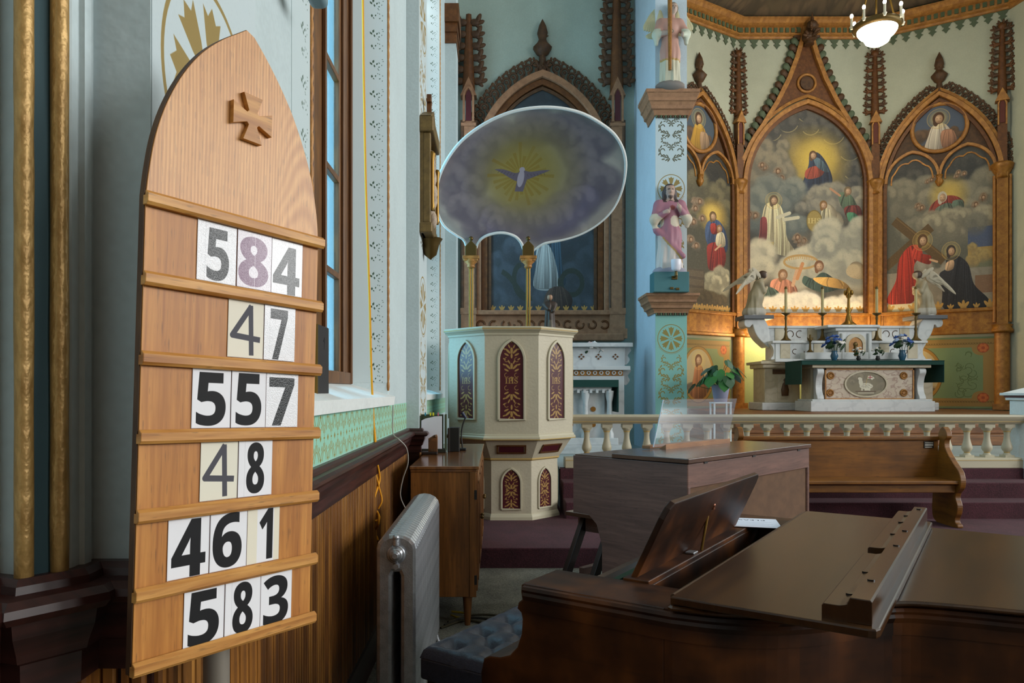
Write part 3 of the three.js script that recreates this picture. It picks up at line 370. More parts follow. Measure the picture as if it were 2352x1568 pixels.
const rightTex = mural(2040, 335, 2298, 715, 3, (c, b) => {
  c.fillStyle = '#5d5c50'; c.fillRect(2000, 300, 320, 440); b.bank(2040, 2300, 335, 420, 46, 22, 44, [84, 82, 74], [52, 54, 54]); b.bank(2040, 2300, 420, 560, 50, 22, 46, [150, 142, 118], [100, 98, 86]); b.glow(2190, 450, 52, [204, 170, 74], 0.95);
  b.form([[2142, 500], [2150, 470], [2180, 452], [2210, 456], [2226, 472], [2216, 484], [2180, 496], [2160, 506]], [132, 52, 40], 7); b.form([[2160, 480], [2190, 468], [2206, 480], [2180, 496], [2162, 500]], [88, 98, 84], 5); b.form([[2200, 466], [2222, 466], [2224, 486], [2202, 484]], [84, 100, 86], 2); b.head(2176, 454, 10, [190, 180, 160]); b.putti(2120, 468, 3, 5); b.putti(2256, 470, 4, 5); b.putti(2150, 410, 3, 4); b.putti(2220, 405, 3, 4);
  b.bank(2130, 2296, 496, 540, 26, 18, 34, [170, 160, 132], [110, 106, 92]); c.fillStyle = '#4d5872'; c.fillRect(2234, 530, 66, 50); b.cloud(2250, 520, 30, [120, 116, 100], [100, 98, 90]); c.fillStyle = '#a78a4e'; c.fillRect(2234, 576, 66, 26); c.fillStyle = '#6e7058'; c.fillRect(2234, 602, 66, 24); b.bank(2236, 2298, 575, 610, 10, 8, 16, [170, 146, 88], [140, 120, 80]); c.fillStyle = '#8a8474'; c.fillRect(2040, 622, 260, 100); b.bank(2040, 2300, 610, 700, 24, 18, 36, [150, 146, 132], [122, 114, 100]); c.fillStyle = '#7d6048'; c.fillRect(2250, 640, 50, 40);
  c.save(); c.lineCap = 'butt'; c.strokeStyle = '#5f4a2c'; c.lineWidth = 22; c.beginPath(); c.moveTo(2062, 496); c.lineTo(2180, 602); c.stroke(); c.beginPath(); c.moveTo(2150, 520); c.lineTo(2040, 606); c.stroke(); c.strokeStyle = 'rgba(150,120,76,0.4)'; c.lineWidth = 3; c.beginPath(); c.moveTo(2066, 490); c.lineTo(2184, 596); c.stroke(); c.restore();
  b.form([[2100, 560], [2120, 560], [2130, 580], [2110, 606], [2116, 660], [2110, 690], [2080, 700], [2044, 690], [2066, 640], [2074, 590]], [164, 48, 34], 14); b.form([[2110, 566], [2128, 580], [2150, 588], [2148, 606], [2118, 596], [2104, 584]], [172, 54, 38], 4); b.limb(2148, 596, 2164, 602, 5, [206, 164, 126]); b.head(2130, 550, 11, [92, 64, 34], 1);
  b.form([[2186, 598], [2210, 592], [2234, 612], [2248, 660], [2280, 696], [2284, 712], [2180, 712], [2176, 670], [2170, 630], [2184, 620]], [36, 36, 40], 10); b.head(2196, 580, 10, [60, 50, 44], 1); b.form([[2186, 606], [2202, 602], [2200, 622], [2184, 624]], [196, 160, 126], 1); c.fillStyle = '#c2b894'; c.fillRect(2044, 696, 84, 20); for (let i = 0; i < 9; i++) b.lily(2050 + i * 29, 713, i % 2 ? 11 : 18);
});
const leftTex = mural(1500, 335, 1680, 715, 3, (c, b) => {
  c.fillStyle = '#4c4838'; c.fillRect(1480, 320, 220, 420); b.bank(1500, 1680, 335, 420, 24, 22, 40, [58, 54, 44], [40, 40, 36]); b.bank(1560, 1680, 410, 520, 30, 18, 36, [122, 112, 80], [78, 74, 56]); b.glow(1628, 490, 46, [216, 174, 70], 0.95); b.glow(1626, 485, 26, [232, 200, 100], 0.8); b.putti(1580, 470, 4, 6); b.putti(1588, 505, 3, 6); b.putti(1570, 560, 3, 6);
  b.form([[1614, 506], [1640, 498], [1662, 520], [1668, 566], [1650, 580], [1614, 560], [1606, 530]], [56, 74, 106], 8); b.form([[1614, 560], [1650, 552], [1664, 580], [1654, 612], [1618, 618], [1612, 590]], [128, 38, 30], 8); b.form([[1622, 510], [1636, 508], [1640, 530], [1624, 532]], [150, 50, 40], 2); b.form([[1640, 530], [1656, 526], [1662, 556], [1646, 562], [1636, 556]], [206, 190, 154], 3); b.head(1646, 518, 7, [150, 104, 60]); b.limb(1650, 556, 1634, 570, 4, [206, 164, 126]); b.head(1628, 492, 9, [110, 84, 44]);
  b.bank(1612, 1664, 622, 668, 20, 16, 28, [196, 186, 152], [120, 116, 96]); c.fillStyle = '#4f4434'; c.fillRect(1560, 620, 44, 80); for (let i = 0; i < 4; i++) { c.fillStyle = '#5f523e'; c.fillRect(1560, 624 + i * 20, 42, 14); } b.bank(1570, 1675, 680, 710, 14, 12, 22, [92, 80, 54], [64, 56, 40]); for (let i = 0; i < 8; i++) b.lily(1570 + i * 14, 713, 14);
});
const roundTex = (robe, robe2, sky) => canvasTex(256, 256, (c) => { c.fillStyle = sky; c.fillRect(0, 0, 256, 256); const b = brush(c); b.bank(0, 256, 150, 256, 16, 24, 50, [110, 84, 60], [72, 54, 40]); b.form([[100, 110], [150, 108], [190, 170], [200, 250], [60, 250], [74, 170]], robe, 9); b.form([[140, 150], [190, 150], [210, 240], [150, 250]], robe2, 5); b.head(124, 76, 26, [74, 48, 28], 1); b.speck(0, 0, 256, 256, 2500); });

// ---------------------------------------------------------------- gilded gothic framework of the apse
const lobe = uvBox(merge([sph(0.085, 0, 0.03, 0, 0.95, 1, 0.6, 10), bx(0.1, 0.1, 0.07, 0, -0.05, 0)]));
const scroll = uvBox(merge([new THREE.TorusGeometry(0.062, 0.02, 6, 12, 4.9), sph(0.03, 0.0, 0.0, 0, 1, 1, 0.6, 8), new THREE.TorusGeometry(0.04, 0.016, 6, 10, 3.6).translate(0.1, 0.05, 0), sph(0.03, 0.075, 0.1, 0, 1, 1, 0.7, 8), sph(0.026, 0.02, 0.1, 0, 0.8, 1.3, 0.6, 8), bx(0.05, 0.07, 0.04, -0.01, -0.09, 0)]));
const leafGeo = uvBox(merge([sph(0.055, 0.03, 0.01, 0, 1.3, 0.75, 0.6, 8), sph(0.052, 0, 0, 0, 1.35, 0.62, 0.55, 8).rotateZ(1.0).translate(0.08, 0.05, 0), sph(0.04, 0, 0, 0, 1.3, 0.62, 0.5, 8).rotateZ(0.3).translate(0.115, 0.015, 0), sph(0.036, 0, 0, 0, 1.2, 0.6, 0.5, 8).rotateZ(-0.5).translate(0.07, -0.025, 0)]));
function resample(pts, step) { const out = []; let acc = step / 2; for (let i = 0; i < pts.length - 1; i++) { const [x, y] = pts[i], [X, Y] = pts[i + 1], l = Math.hypot(X - x, Y - y), a = Math.atan2(Y - y, X - x); while (acc < l) { out.push([lerp(x, X, acc / l), lerp(y, Y, acc / l), a]); acc += step; } acc -= l; } return out; }
function bay(name, label, x, z, turn) { return thing(name, label, 'wall frame', [x, 0, z], turn); }
const PHI = Math.atan2(1.35, 2.17), hm = (a, b) => [(a[0] + b[0]) / 2, -(a[1] + b[1]) / 2];
// pinnacled columns at the angles of the apse
function pinnacle(p, turn, label, short) {
  const t = thing('gilded_pinnacle', label, 'pinnacle', [p[0], 0, -p[1]], turn, 'gilded pinnacles of the apse');
  mesh('lower_shaft', [cyl(0.14, 0.14, 1.65, 0, 1.92, 0.06, 8), bx(0.34, 0.12, 0.3, 0, 1.16, 0.04)], M.giltPale, t); mesh('ring', [lathe([[0, 2.72], [0.2, 2.72], [0.21, 2.78], [0.17, 2.84], [0.19, 2.9], [0, 2.92]], 12).translate(0, 0, 0.06)], M.gilt, t);
  mesh('shaft', [bx(0.2, 3.2, 0.26, 0, 4.5, 0.04)], M.gilt, t); for (const s of [-1, 1]) mesh('side_shaft', [cyl(0.035, 0.035, 3.1, s * 0.135, 4.5, 0.1, 8)], M.giltPale, t);
  mesh('capital', [lathe([[0, 5.98], [0.15, 5.98], [0.13, 6.06], [0.2, 6.2], [0.22, 6.28], [0.17, 6.32], [0, 6.32]], 12).translate(0, 0, 0.06)], M.gilt, t);
  mesh('upper_shaft', [bx(0.17, 1.5, 0.22, 0, 7.0, 0.04)], M.giltDark, t); mesh('niche', [ext(move(gothic(0.09, 0.5, 0.36, 4), 0, 7.14), 0.02).translate(0, 0, 0.145)], paint(0x5c2416, 0.6), t);
  mesh('gablet', [ext([[-0.13, 7.6], [0.13, 7.6], [0, 7.88]], 0.26, 0.01).translate(0, 0, -0.06), band([[-0.07, 7.1], [-0.07, 7.55], [0, 7.7], [0.07, 7.55], [0.07, 7.1]], 0.03, 0.04).translate(0, 0, 0.14)], M.giltPale, t);
  mesh('spire', [new THREE.CylinderGeometry(0.05, 0.1, 1.45, 6).translate(0, 8.5, 0.05), sph(0.09, 0, 9.2, 0.05, 1, 1.1, 1, 8)], M.giltDark, t);
  for (let i = 0; i < 9; i++) for (const s of [-1, 1]) { const m = mesh('crocket', leafGeo, i % 3 ? M.umber : M.giltDark, t); m.position.set(s * (0.1 - i * 0.006), 7.86 + i * 0.16, 0.08); m.scale.set(s, 1, 1); }
  for (let i = 0; i < 5; i++) { const m = mesh('finial_leaf', leafGeo, M.umber, t); m.position.set(0, 9.24, 0.05); m.rotation.y = i * 1.256; m.scale.setScalar(0.8); }
  return t;
}
pinnacle(A1, PHI / 2, 'tall gilded pinnacle column between the mother and child mural and the great middle mural'); pinnacle(A2, -PHI / 2, 'tall gilded pinnacle column between the great middle mural and the cross bearer mural');
pinnacle([A3[0] - 0.12, A3[1] + 0.07], -PHI, 'gilded pinnacle column at the far end of the cross bearer mural'); pinnacle([A0[0] + 0.12, A0[1] + 0.07], PHI, 'gilded pinnacle column half hidden by the winged statue');
// middle bay
{ const t = bay('gothic_frame', 'gilded ogee gable with scalloped crockets framing the middle mural', 7.1, -16.8, 0), arch = move(gothic(2.86, 4.85, 2.95, 16), 0, 3.24);
  mesh('rope_border', [band(move(gothic(2.7, 4.72, 2.95, 16), 0, 3.26), 0.09, 0.1)], M.giltDark, t); mesh('arch_moulding', [band(arch, 0.1, 0.16, 0.01)], M.giltPale, t); mesh('outer_moulding', [band(move(gothic(3.06, 4.98, 2.95, 16), 0, 3.24), 0.07, 0.12)], M.gilt, t);
  const og = [[1.47, 6.75], [1.3, 7.12], [1.0, 7.58], [0.68, 8.1], [0.42, 8.62], [0.24, 9.1], [0.12, 9.5], [0.06, 9.8]], ogL = og.map(([x, y]) => [-x, y]);
  const a2 = move(gothic(2.98, 4.95, 2.95, 16), 0, 3.24).slice(2, -2); mesh('gable_panel', [ext([...og, ...ogL.slice().reverse(), ...a2.filter((p) => p[1] > 6.8)], 0.05)], M.giltDark, t);
  for (const o of [og, ogL]) { mesh('gable_moulding', [band(o, 0.1, 0.13)], M.giltPale, t); resample(o, 0.155).forEach(([x, y, a], i) => { const m = mesh('crocket', lobe, i % 2 ? M.leafGreen : M.umber, t), s = o === og ? 1 : -1; m.position.set(x + s * 0.13 * Math.abs(sin(a)), y + 0.1 * Math.abs(cos(a)), 0.06); m.rotation.z = -s * 0.7; }); }
  mesh('roundel', [new THREE.TorusGeometry(0.2, 0.03, 8, 24).translate(0, 8.53, 0.07)], M.giltPale, t); mesh('rosette', [cyl(0.15, 0.15, 0.05, 0, 0, 0, 12).rotateX(PI / 2).translate(0, 8.53, 0.06)], M.umber, t);
  mesh('finial', [sph(0.12, 0, 9.72, 0.36, 1, 0.85, 0.8, 12), cyl(0.07, 0.11, 0.3, 0, 9.5, 0.2, 8).rotateX(0), sph(0.16, 0, 9.52, 0.2, 1, 0.8, 1.2, 10), new THREE.ConeGeometry(0.05, 0.26, 6).translate(0, 9.9, 0.36)], M.umber, t);
  for (let i = 0; i < 6; i++) { const m = mesh('finial_leaf', leafGeo, M.umber, t); m.position.set(0, 9.62 - (i % 2) * 0.14, 0.34); m.rotation.y = i * 1.05; m.scale.setScalar(1.25); }
  const p = mesh('mural', flat(move(gothic(2.74, 4.7, 2.93, 16), 0, 3.27), -1.37, 1.37, 3.27, 7.97).translate(7.1, 0, -16.77), paintMat(centreTex)); tag(p, 'mural of a blue robed figure in golden light above kneeling figures and clouds', 'mural');
  mesh('frieze', [box2(-1.45, 1.45, 2.78, 3.22, -0.02, 0.06), rb2(-1.45, 1.45, 3.2, 3.28, 0, 0.12, 0.02), rb2(-1.45, 1.45, 2.72, 2.8, 0, 0.12, 0.02)], M.gilt, t);
  mesh('dado', [box2(-1.45, 1.45, 1.1, 2.72, -0.02, 0.02)], plaster(0xb4c890), t); }
// side bays
function sideBay(P, Q, turn, tex, rt, labelF, labelM, labelR, labelD, flip) {
  const [cx, cz] = hm(P, Q), t = bay('gothic_frame', labelF, cx, cz, turn), W = 2.3;
  const outer = move(gothic(W, 4.75, 2.7, 14), 0, 3.26); mesh('panel', [ext(move(gothic(W, 4.75, 2.7, 14), 0, 3.26), 0.03)], M.umber, t);
  mesh('arch_moulding', [band(outer, 0.09, 0.16, 0.01)], M.giltPale, t); mesh('inner_moulding', [band(move(gothic(W - 0.2, 4.6, 2.7, 14), 0, 3.28), 0.07, 0.1)], M.giltDark, t); mesh('outer_moulding', [band(move(gothic(W + 0.16, 4.86, 2.7, 14), 0, 3.26), 0.06, 0.11)], M.gilt, t);
  const sub = (x) => move(gothic(1.02, 0.64, 0.02, 9), x, 6.18); for (const x of [-0.52, 0.52]) { mesh('tracery_arch', [band(sub(x), 0.055, 0.12)], M.giltPale, t); mesh('cusp', [band(sub(x).map(([a, b]) => [x + (a - x) * 0.8, 6.14 + (b - 6.18) * 0.72]).map(([a, b], i, q) => [a, b + 0.06 * Math.abs(sin(i * PI / 4.5))]), 0.03, 0.06)], M.gilt, t); }
  mesh('pendant', [lathe([[0, 5.98], [0.05, 6.02], [0.09, 6.1], [0.05, 6.16], [0.07, 6.24], [0, 6.26]], 10).translate(0, 0, 0.07)], M.gilt, t); mesh('roundel_ring', [new THREE.TorusGeometry(0.52, 0.045, 8, 32).translate(0, 7.28, 0.06)], M.giltPale, t);
  for (const h of [0, 1]) { const a = outer.slice(1, -1), n = (a.length / 2) | 0, line = h ? a.slice(n) : a.slice(0, n + 1).reverse().map((p) => p), s = h ? 1 : -1;
    resample(line, 0.135).forEach(([x, y, an]) => { if (y < 6.15) return; const m = mesh('crocket', scroll, M.umber, t); const nx = -sin(an) , ny = cos(an), k = ny < 0 ? -1 : 1; m.position.set(x + s * 0.15 * Math.abs(sin(an)), y + 0.17 * Math.abs(cos(an)) + 0.02, 0.05); m.rotation.z = an + (s > 0 ? 0.3 : PI - 0.3); m.scale.set(s, 1, 1); }); }
  mesh('finial', [cyl(0.05, 0.08, 0.3, 0, 8.14, 0.05, 8), lathe([[0, 8.22], [0.1, 8.3], [0.17, 8.42], [0.1, 8.5], [0.06, 8.55], [0.1, 8.66], [0.07, 8.8], [0, 8.95]], 10).translate(0, 0, 0.05)], M.umber, t); for (let i = 0; i < 8; i++) { const m = mesh('finial_leaf', leafGeo, M.umber, t); m.position.set(0, 8.36 + (i > 3) * 0.22, 0.05); m.rotation.y = i * PI / 2; m.scale.setScalar(i > 3 ? 0.6 : 0.9); }
  const loc = (g) => g.rotateY(turn).translate(cx, 0, cz);
  const a = sub(-0.525).slice(1, -1), b = sub(0.525).slice(1, -1), out = [[-1.035, 3.27], ...a, ...b, [1.035, 3.27]];
  tag(mesh('mural', loc(flat(out, -1.05, 1.05, 3.27, 6.87, 0.045)), paintMat(tex)), labelM, 'mural'); tag(mesh('roundel_painting', loc(flat(shape(Array.from({ length: 40 }, (_, i) => [0.5 * cos(i * PI / 20), 7.28 + 0.5 * sin(i * PI / 20)])), -0.5, 0.5, 6.78, 7.78, 0.05)), paintMat(rt)), labelR, 'painting');
  mesh('frieze', [box2(-1.2, 1.2, 2.78, 3.22, -0.02, 0.06), rb2(-1.2, 1.2, 3.2, 3.28, 0, 0.12, 0.02), rb2(-1.2, 1.2, 2.72, 2.8, 0, 0.12, 0.02)], M.gilt, t);
  // painted dado with an oval medallion
  const dTex = canvasTex(512, 384, (c) => { c.fillStyle = '#6f8560'; c.fillRect(0, 0, 512, 384); c.fillStyle = '#967a42'; c.fillRect(10, 10, 492, 364); c.strokeStyle = '#6f5a2c'; c.lineWidth = 3; for (let i = 0; i < 40; i++) { c.beginPath(); c.arc(24 + i * 12, 30, 9, 0, 3.2); c.stroke(); c.beginPath(); c.arc(24 + i * 12, 354, 9, 3.2, 6.4); c.stroke(); }
    c.fillStyle = '#738a62'; c.beginPath(); c.moveTo(70, 100); c.quadraticCurveTo(110, 100, 110, 56); c.lineTo(402, 56); c.quadraticCurveTo(402, 100, 452, 100); c.lineTo(452, 290); c.quadraticCurveTo(402, 290, 402, 330); c.lineTo(110, 330); c.quadraticCurveTo(110, 290, 70, 290); c.closePath(); c.fill(); c.strokeStyle = '#55683f'; c.lineWidth = 3; for (let i = 0; i < 22; i++) { const s = flip ? 1 : -1, x = 256 + s * (90 + 80 * H(i, 1, 5)) * 0.9, y = 80 + 230 * H(i, 2, 5); c.beginPath(); c.arc(x, y, 10 + 14 * H(i, 3, 5), i, i + 4.2); c.stroke(); }
    for (const [x, y] of [[60, 60], [452, 60], [60, 326], [452, 326]]) { c.fillStyle = '#9c4a26'; c.beginPath(); c.arc(x, y, 26, 0, 7); c.fill(); c.fillStyle = '#c06a34'; for (let i = 0; i < 6; i++) { c.beginPath(); c.arc(x + 15 * cos(i * 1.05), y + 15 * sin(i * 1.05), 8, 0, 7); c.fill(); } }
    const b = brush(c), ox = flip ? 150 : 256; c.save(); c.beginPath(); c.ellipse(ox, 200, 108, 140, 0, 0, 7); c.clip(); c.fillStyle = '#b5a67e'; c.fillRect(0, 0, 512, 384); b.bank(ox - 100, ox + 100, 240, 330, 14, 30, 60, [110, 98, 80], [80, 70, 56]); b.form([[ox - 20, 150], [ox + 20, 150], [ox + 46, 220], [ox + 56, 330], [ox - 60, 330], [ox - 40, 220]], flip ? [120, 108, 96] : [150, 96, 60], 9); b.head(ox, 122, 24, [110, 70, 40], 1); c.restore(); c.strokeStyle = '#a17a34'; c.lineWidth = 14; c.beginPath(); c.ellipse(ox, 200, 112, 146, 0, 0, 7); c.stroke(); c.strokeStyle = '#5f4520'; c.lineWidth = 3; c.beginPath(); c.ellipse(ox, 200, 121, 155, 0, 0, 7); c.stroke(); b.speck(0, 0, 512, 384, 6000); });
  tag(mesh('painted_panel', loc(flat([[-1.05, 1.12], [1.05, 1.12], [1.05, 2.66], [-1.05, 2.66]], -1.05, 1.05, 1.12, 2.66, 0.03)), paintMat(dTex)), labelD, 'painted panel');
}
sideBay(A2, A3, -PHI, rightTex, roundTex([190, 178, 160], [150, 106, 80], '#4b5668'), 'gilded pointed frame with scrolled crockets around the cross bearer mural', 'mural of a red robed man carrying a cross before a kneeling man in black', 'round painting of a haloed figure in white above the cross bearer mural', 'green and gold painted panel with oval medallion beside the high altar', true);
sideBay(A0, A1, PHI, leftTex, roundTex([170, 128, 40], [150, 120, 90], '#43505c'), 'gilded pointed frame with scrolled crockets around the mother and child mural', 'mural of a seated mother in blue and red holding a child on clouds', 'round painting of a bearded haloed man in yellow', 'green and gold painted panel with oval medallion behind the potted plant', false);
// cornice with dentils and painted pendants, painted vault above
const corn = structGroup('trim_2', 'ochre cornice with green dentils and a fringe of trefoil pendants round the apse', 'cornice');
const cornPath = [[3.2, 14.2], A0, A1, A2, A3, [11.0, 14.2]].reverse().reverse();
const cProf = [[0, 9.94], [0.3, 9.94], [0.3, 9.91], [0.27, 9.89], [0.22, 9.84], [0.16, 9.81], [0.13, 9.8], [0.1, 9.79], [0.1, 9.66], [0.125, 9.65], [0.125, 9.62], [0.06, 9.6], [0.05, 9.56], [0, 9.55]];
mesh('moulding', [sweepPlan(cProf, cornPath)], M.giltPale, corn);
const trefoil = uvBox(merge([ext(shape([[-0.135, 0], [0.135, 0], [0.135, -0.06], [0.09, -0.1], [0.07, -0.17], [0.035, -0.19], [0.05, -0.24], [0.08, -0.27], [0.04, -0.3], [0.03, -0.33], [0, -0.39], [-0.03, -0.33], [-0.04, -0.3], [-0.08, -0.27], [-0.05, -0.24], [-0.035, -0.19], [-0.07, -0.17], [-0.09, -0.1], [-0.135, -0.06]]), 0.012)])), dent = uvBox(merge([bx(0.075, 0.1, 0.03)]));
for (const [P, Q, n, turn] of [[A0, A1, 10, PHI], [A1, A2, 12, 0], [A2, A3, 10, -PHI]]) { const nx = sin(turn), nz = cos(turn);
  for (let i = 0; i < n; i++) { const k = (i + 0.5) / n, m = mesh('pendant', trefoil, M.leafGreen, corn); m.position.set(lerp(P[0], Q[0], k) + nx * 0.01, 9.6, -lerp(P[1], Q[1], k) + nz * 0.01); m.rotation.y = turn; m.scale.y = 0.68; }
  for (let i = 0; i < n * 2; i++) { const k = (i + 0.5) / (n * 2), m = mesh('dentil', dent, M.dentilGreen, corn); m.position.set(lerp(P[0], Q[0], k) + nx * 0.105, 9.725, -lerp(P[1], Q[1], k) + nz * 0.105); m.rotation.y = turn; } }
const vaultTex = canvasTex(1024, 512, (c) => { c.fillStyle = '#5d4f3a'; c.fillRect(0, 0, 1024, 512); const b = brush(c); b.bank(0, 1024, 0, 512, 80, 40, 90, [112, 92, 68], [70, 60, 46]); c.strokeStyle = '#384a32'; c.lineWidth = 9; for (let i = 0; i < 30; i++) { c.beginPath(); c.arc(20 + i * 36, 500, 15, PI, 2 * PI); c.stroke(); } b.speck(0, 0, 1024, 512, 9000); });
{ const P = [[3.2, 14.2], A0, A1, A2, A3, [11.0, 14.2]], apex = V3(7.1, 11.9, -12.6), tri = [], uv = [];
  for (let i = 0; i < 5; i++) { const a = V3(P[i][0], 9.93, -P[i][1]), b = V3(P[i + 1][0], 9.93, -P[i + 1][1]), o = a.clone().add(b).multiplyScalar(0.5).sub(V3(7.1, 10.4, -14)).multiplyScalar(-0.06); tri.push(a, b, apex); uv.push(0, 0, 1, 0, 0.5, 1.4); }
  const g = new THREE.BufferGeometry().setFromPoints(tri); g.setAttribute('uv', new THREE.Float32BufferAttribute(uv, 2)); g.computeVertexNormals(); const m = mesh('vault', g, std({ map: vaultTex, roughness: 0.75, side: THREE.DoubleSide })); m.userData.kind = 'structure'; tag(m, 'painted brown vault above the apse cornice', 'vault'); }
// ---------------------------------------------------------------- hymn board on its stand
const TH = Math.atan2(0.834, 0.551), ROLL = -1.74 * PI / 180, BO = [-0.525, 1.5, -1.073];
function onBoard(o) { o.position.set(...BO); o.rotation.order = 'YXZ'; o.rotation.set(0, TH, ROLL); return o; }
{ const t = onBoard(thing('hymn_board', 'tall oak hymn board with pointed arch top, slats and carved cross', 'hymn board'));
  const W = 0.34, L = [[0, -0.415], [0, 0.29], [0.004, 0.33], [0.013, 0.385], [0.03, 0.44], [0.056, 0.494], [0.088, 0.54], [0.124, 0.576], [0.152, 0.598], [0.17, 0.612]], R = [[0.186, 0.606], [0.212, 0.58], [0.242, 0.545], [0.27, 0.506], [0.297, 0.456], [0.318, 0.405], [0.331, 0.355], [0.338, 0.31], [0.34, 0.27], [0.34, -0.415]];
  const sm = (p) => new THREE.CatmullRomCurve3(p.map(([x, y]) => V3(x, y, 0)), false, 'centripetal').getPoints(40).map((v) => [v.x, v.y]);
  mesh('edge', [ext([...L.slice(0, 1), ...sm(L.slice(1)), ...sm(R.slice(0, -1)), R.at(-1)], 0.0125).translate(0, 0, -0.0125)], M.oakEdge, t);
  const top = [[0.0015, 0.285], ...sm(L.slice(1)).filter((p) => p[1] > 0.288).map(([x, y]) => [lerp(x, 0.17, 0.008), y - 0.001]), ...sm(R.slice(0, -1)).filter((p) => p[1] > 0.288).map(([x, y]) => [lerp(x, 0.17, 0.008), y - 0.001]), [0.3385, 0.285]];
  mesh('arched_panel', [ext(top, 0.003, 0.0006).translate(0, 0, -0.0005)], M.oak, t);
  mesh('back_panel', [box2(0.0015, 0.3385, -0.4145, 0.286, -0.001, 0.0022)], M.oakRow, t);
  for (const y of [0.2845, 0.166, 0.0485, -0.0675, -0.1835, -0.298, -0.405]) { const g = ext([[0, -0.0105], [0.009, -0.0105], [0.013, -0.006], [0.013, 0.006], [0.0075, 0.0105], [0.0055, 0.0105], [0.0055, 0.004], [0, 0.004]], 0.348, 0.0012).rotateY(PI / 2); g.scale(1, 1, -1); mesh('slat', [g.translate(-0.003, y, 0.002).scale(1, 1, 1)], M.oakSlat, t).geometry.computeVertexNormals(); }
  const arm = (a) => { const c = cos(a), s = sin(a), q = (x, y) => [x * c - y * s, x * s + y * c]; return [q(0.0085, 0.012), q(0.0115, 0.02), q(0.019, 0.039), q(-0.019, 0.039), q(-0.0115, 0.02), q(-0.0085, 0.012)].reverse(); };
  const cross = [0, 1, 2, 3].flatMap((i) => arm(-i * PI / 2)); mesh('carved_cross', [ext(cross.reverse(), 0.0095, 0.0006).translate(0.18, 0.462, 0.0024)], M.oakSlat, t);
}
{ const p = at(497, 1560, 1.3), t = thing('board_stand', 'grey metal pole stand behind the hymn board', 'stand', [p.x, 0, p.z]); mesh('pole', [cyl(0.0225, 0.0225, 1.55, 0, 0.79, 0, 20)], paint(0x8b8378, 0.4, 0.3), t); mesh('base', [cyl(0.04, 0.075, 0.03, 0, 0.015, 0, 28)], M.black, t); }
// number cards resting on the slats
function digitTex(s) { return canvasTex(160, 208, (c, w, h) => { c.fillStyle = s.bg ?? '#e6e6ea'; c.fillRect(0, 0, w, h); if (s.strip) { c.fillStyle = s.strip; c.fillRect(0, 0, w * 0.3, h); c.fillRect(w * 0.82, 0, w * 0.18, h); } c.strokeStyle = 'rgba(120,120,130,0.35)'; c.lineWidth = 1; c.strokeRect(1, 1, w - 2, h - 2); if (s.fold) { c.beginPath(); c.moveTo(w * s.fold, 0); c.lineTo(w * s.fold, h); c.stroke(); }
  c.fillStyle = c.strokeStyle = s.ink ?? '#131316'; const [x0, y0, x1, y1] = s.box; 
  if (s.hand) { c.lineWidth = 21; c.lineCap = 'square'; c.lineJoin = 'round'; c.beginPath(); c.moveTo(w * 0.6, h * 0.12); c.lineTo(w * 0.12, h * 0.62); c.lineTo(w * 0.84, h * 0.66); c.stroke(); c.beginPath(); c.moveTo(w * 0.62, h * 0.12); c.lineTo(w * 0.66, h * 0.9); c.stroke(); return; }
  c.font = 'bold 200px sans-serif'; c.textAlign = 'left'; c.textBaseline = 'alphabetic'; const m = c.measureText(s.n), gw = m.actualBoundingBoxLeft + m.actualBoundingBoxRight, gh = m.actualBoundingBoxAscent + m.actualBoundingBoxDescent;
  c.save(); c.translate(w * x0, h * y0); c.scale(w * (x1 - x0) / gw, h * (y1 - y0) / gh); c.fillText(s.n, m.actualBoundingBoxLeft, m.actualBoundingBoxAscent); c.lineWidth = 4; c.strokeText(s.n, m.actualBoundingBoxLeft, m.actualBoundingBoxAscent); c.restore(); if (s.split) { c.fillStyle = 'rgba(235,232,236,0.9)'; c.fillRect(w * 0.5, 0, 1.5, h); } }); }
const N = [0.22, 0.1, 0.8, 0.92], WD = [0.12, 0.08, 0.86, 0.95];
const rows = [
  [0.178, 'top', [['5', 0.087, 0.16, { box: [0.25, 0.1, 0.8, 0.96], fold: 0.2, gloss: 1 }], ['8', 0.161, 0.231, { box: [0.05, 0.09, 0.9, 0.95], ink: '#7a5672', split: 1, gloss: 1, bg: '#dcd6de' }], ['4', 0.232, 0.301, { box: [0.06, 0.12, 0.9, 0.98], gloss: 1 }]]],  // the eight carries glare as a purple tint in its ink
  [0.0605, 'second', [['4', 0.147, 0.2185, { hand: 1, bg: '#e2dccb', ink: '#4b4a52', box: N }], ['7', 0.219, 0.287, { box: [0.2, 0.07, 0.74, 0.97], fold: 0.17, gloss: 1 }]]],
  [-0.056, 'third', [['5', 0.085, 0.156, { box: WD }], ['5', 0.1565, 0.226, { box: [0.14, 0.06, 0.86, 0.95] }], ['7', 0.227, 0.298, { box: [0.1, 0.1, 0.86, 0.96], gloss: 1 }]]],
  [-0.172, 'fourth', [['4', 0.103, 0.173, { hand: 1, bg: '#e0dccb', ink: '#4b4a52', box: N }], ['8', 0.1735, 0.243, { box: [0.24, 0.06, 0.76, 0.94], fold: 0.18 }]]],
  [-0.287, 'fifth', [['4', 0.051, 0.123, { box: [0.1, 0.07, 0.9, 0.98] }], ['6', 0.1235, 0.194, { box: [0.08, 0.05, 0.85, 0.95] }], ['1', 0.195, 0.263, { box: [0.38, 0.06, 0.78, 0.94], strip: '#e2dcc9' }]]],
  [-0.402, 'bottom', [['5', 0.081, 0.154, { box: WD }], ['8', 0.1545, 0.225, { box: [0.22, 0.08, 0.78, 0.95], fold: 0.18 }], ['3', 0.226, 0.294, { box: [0.1, 0.1, 0.88, 0.96] }]]]];
const hymns = ['584', '47', '557', '48', '461', '583'];
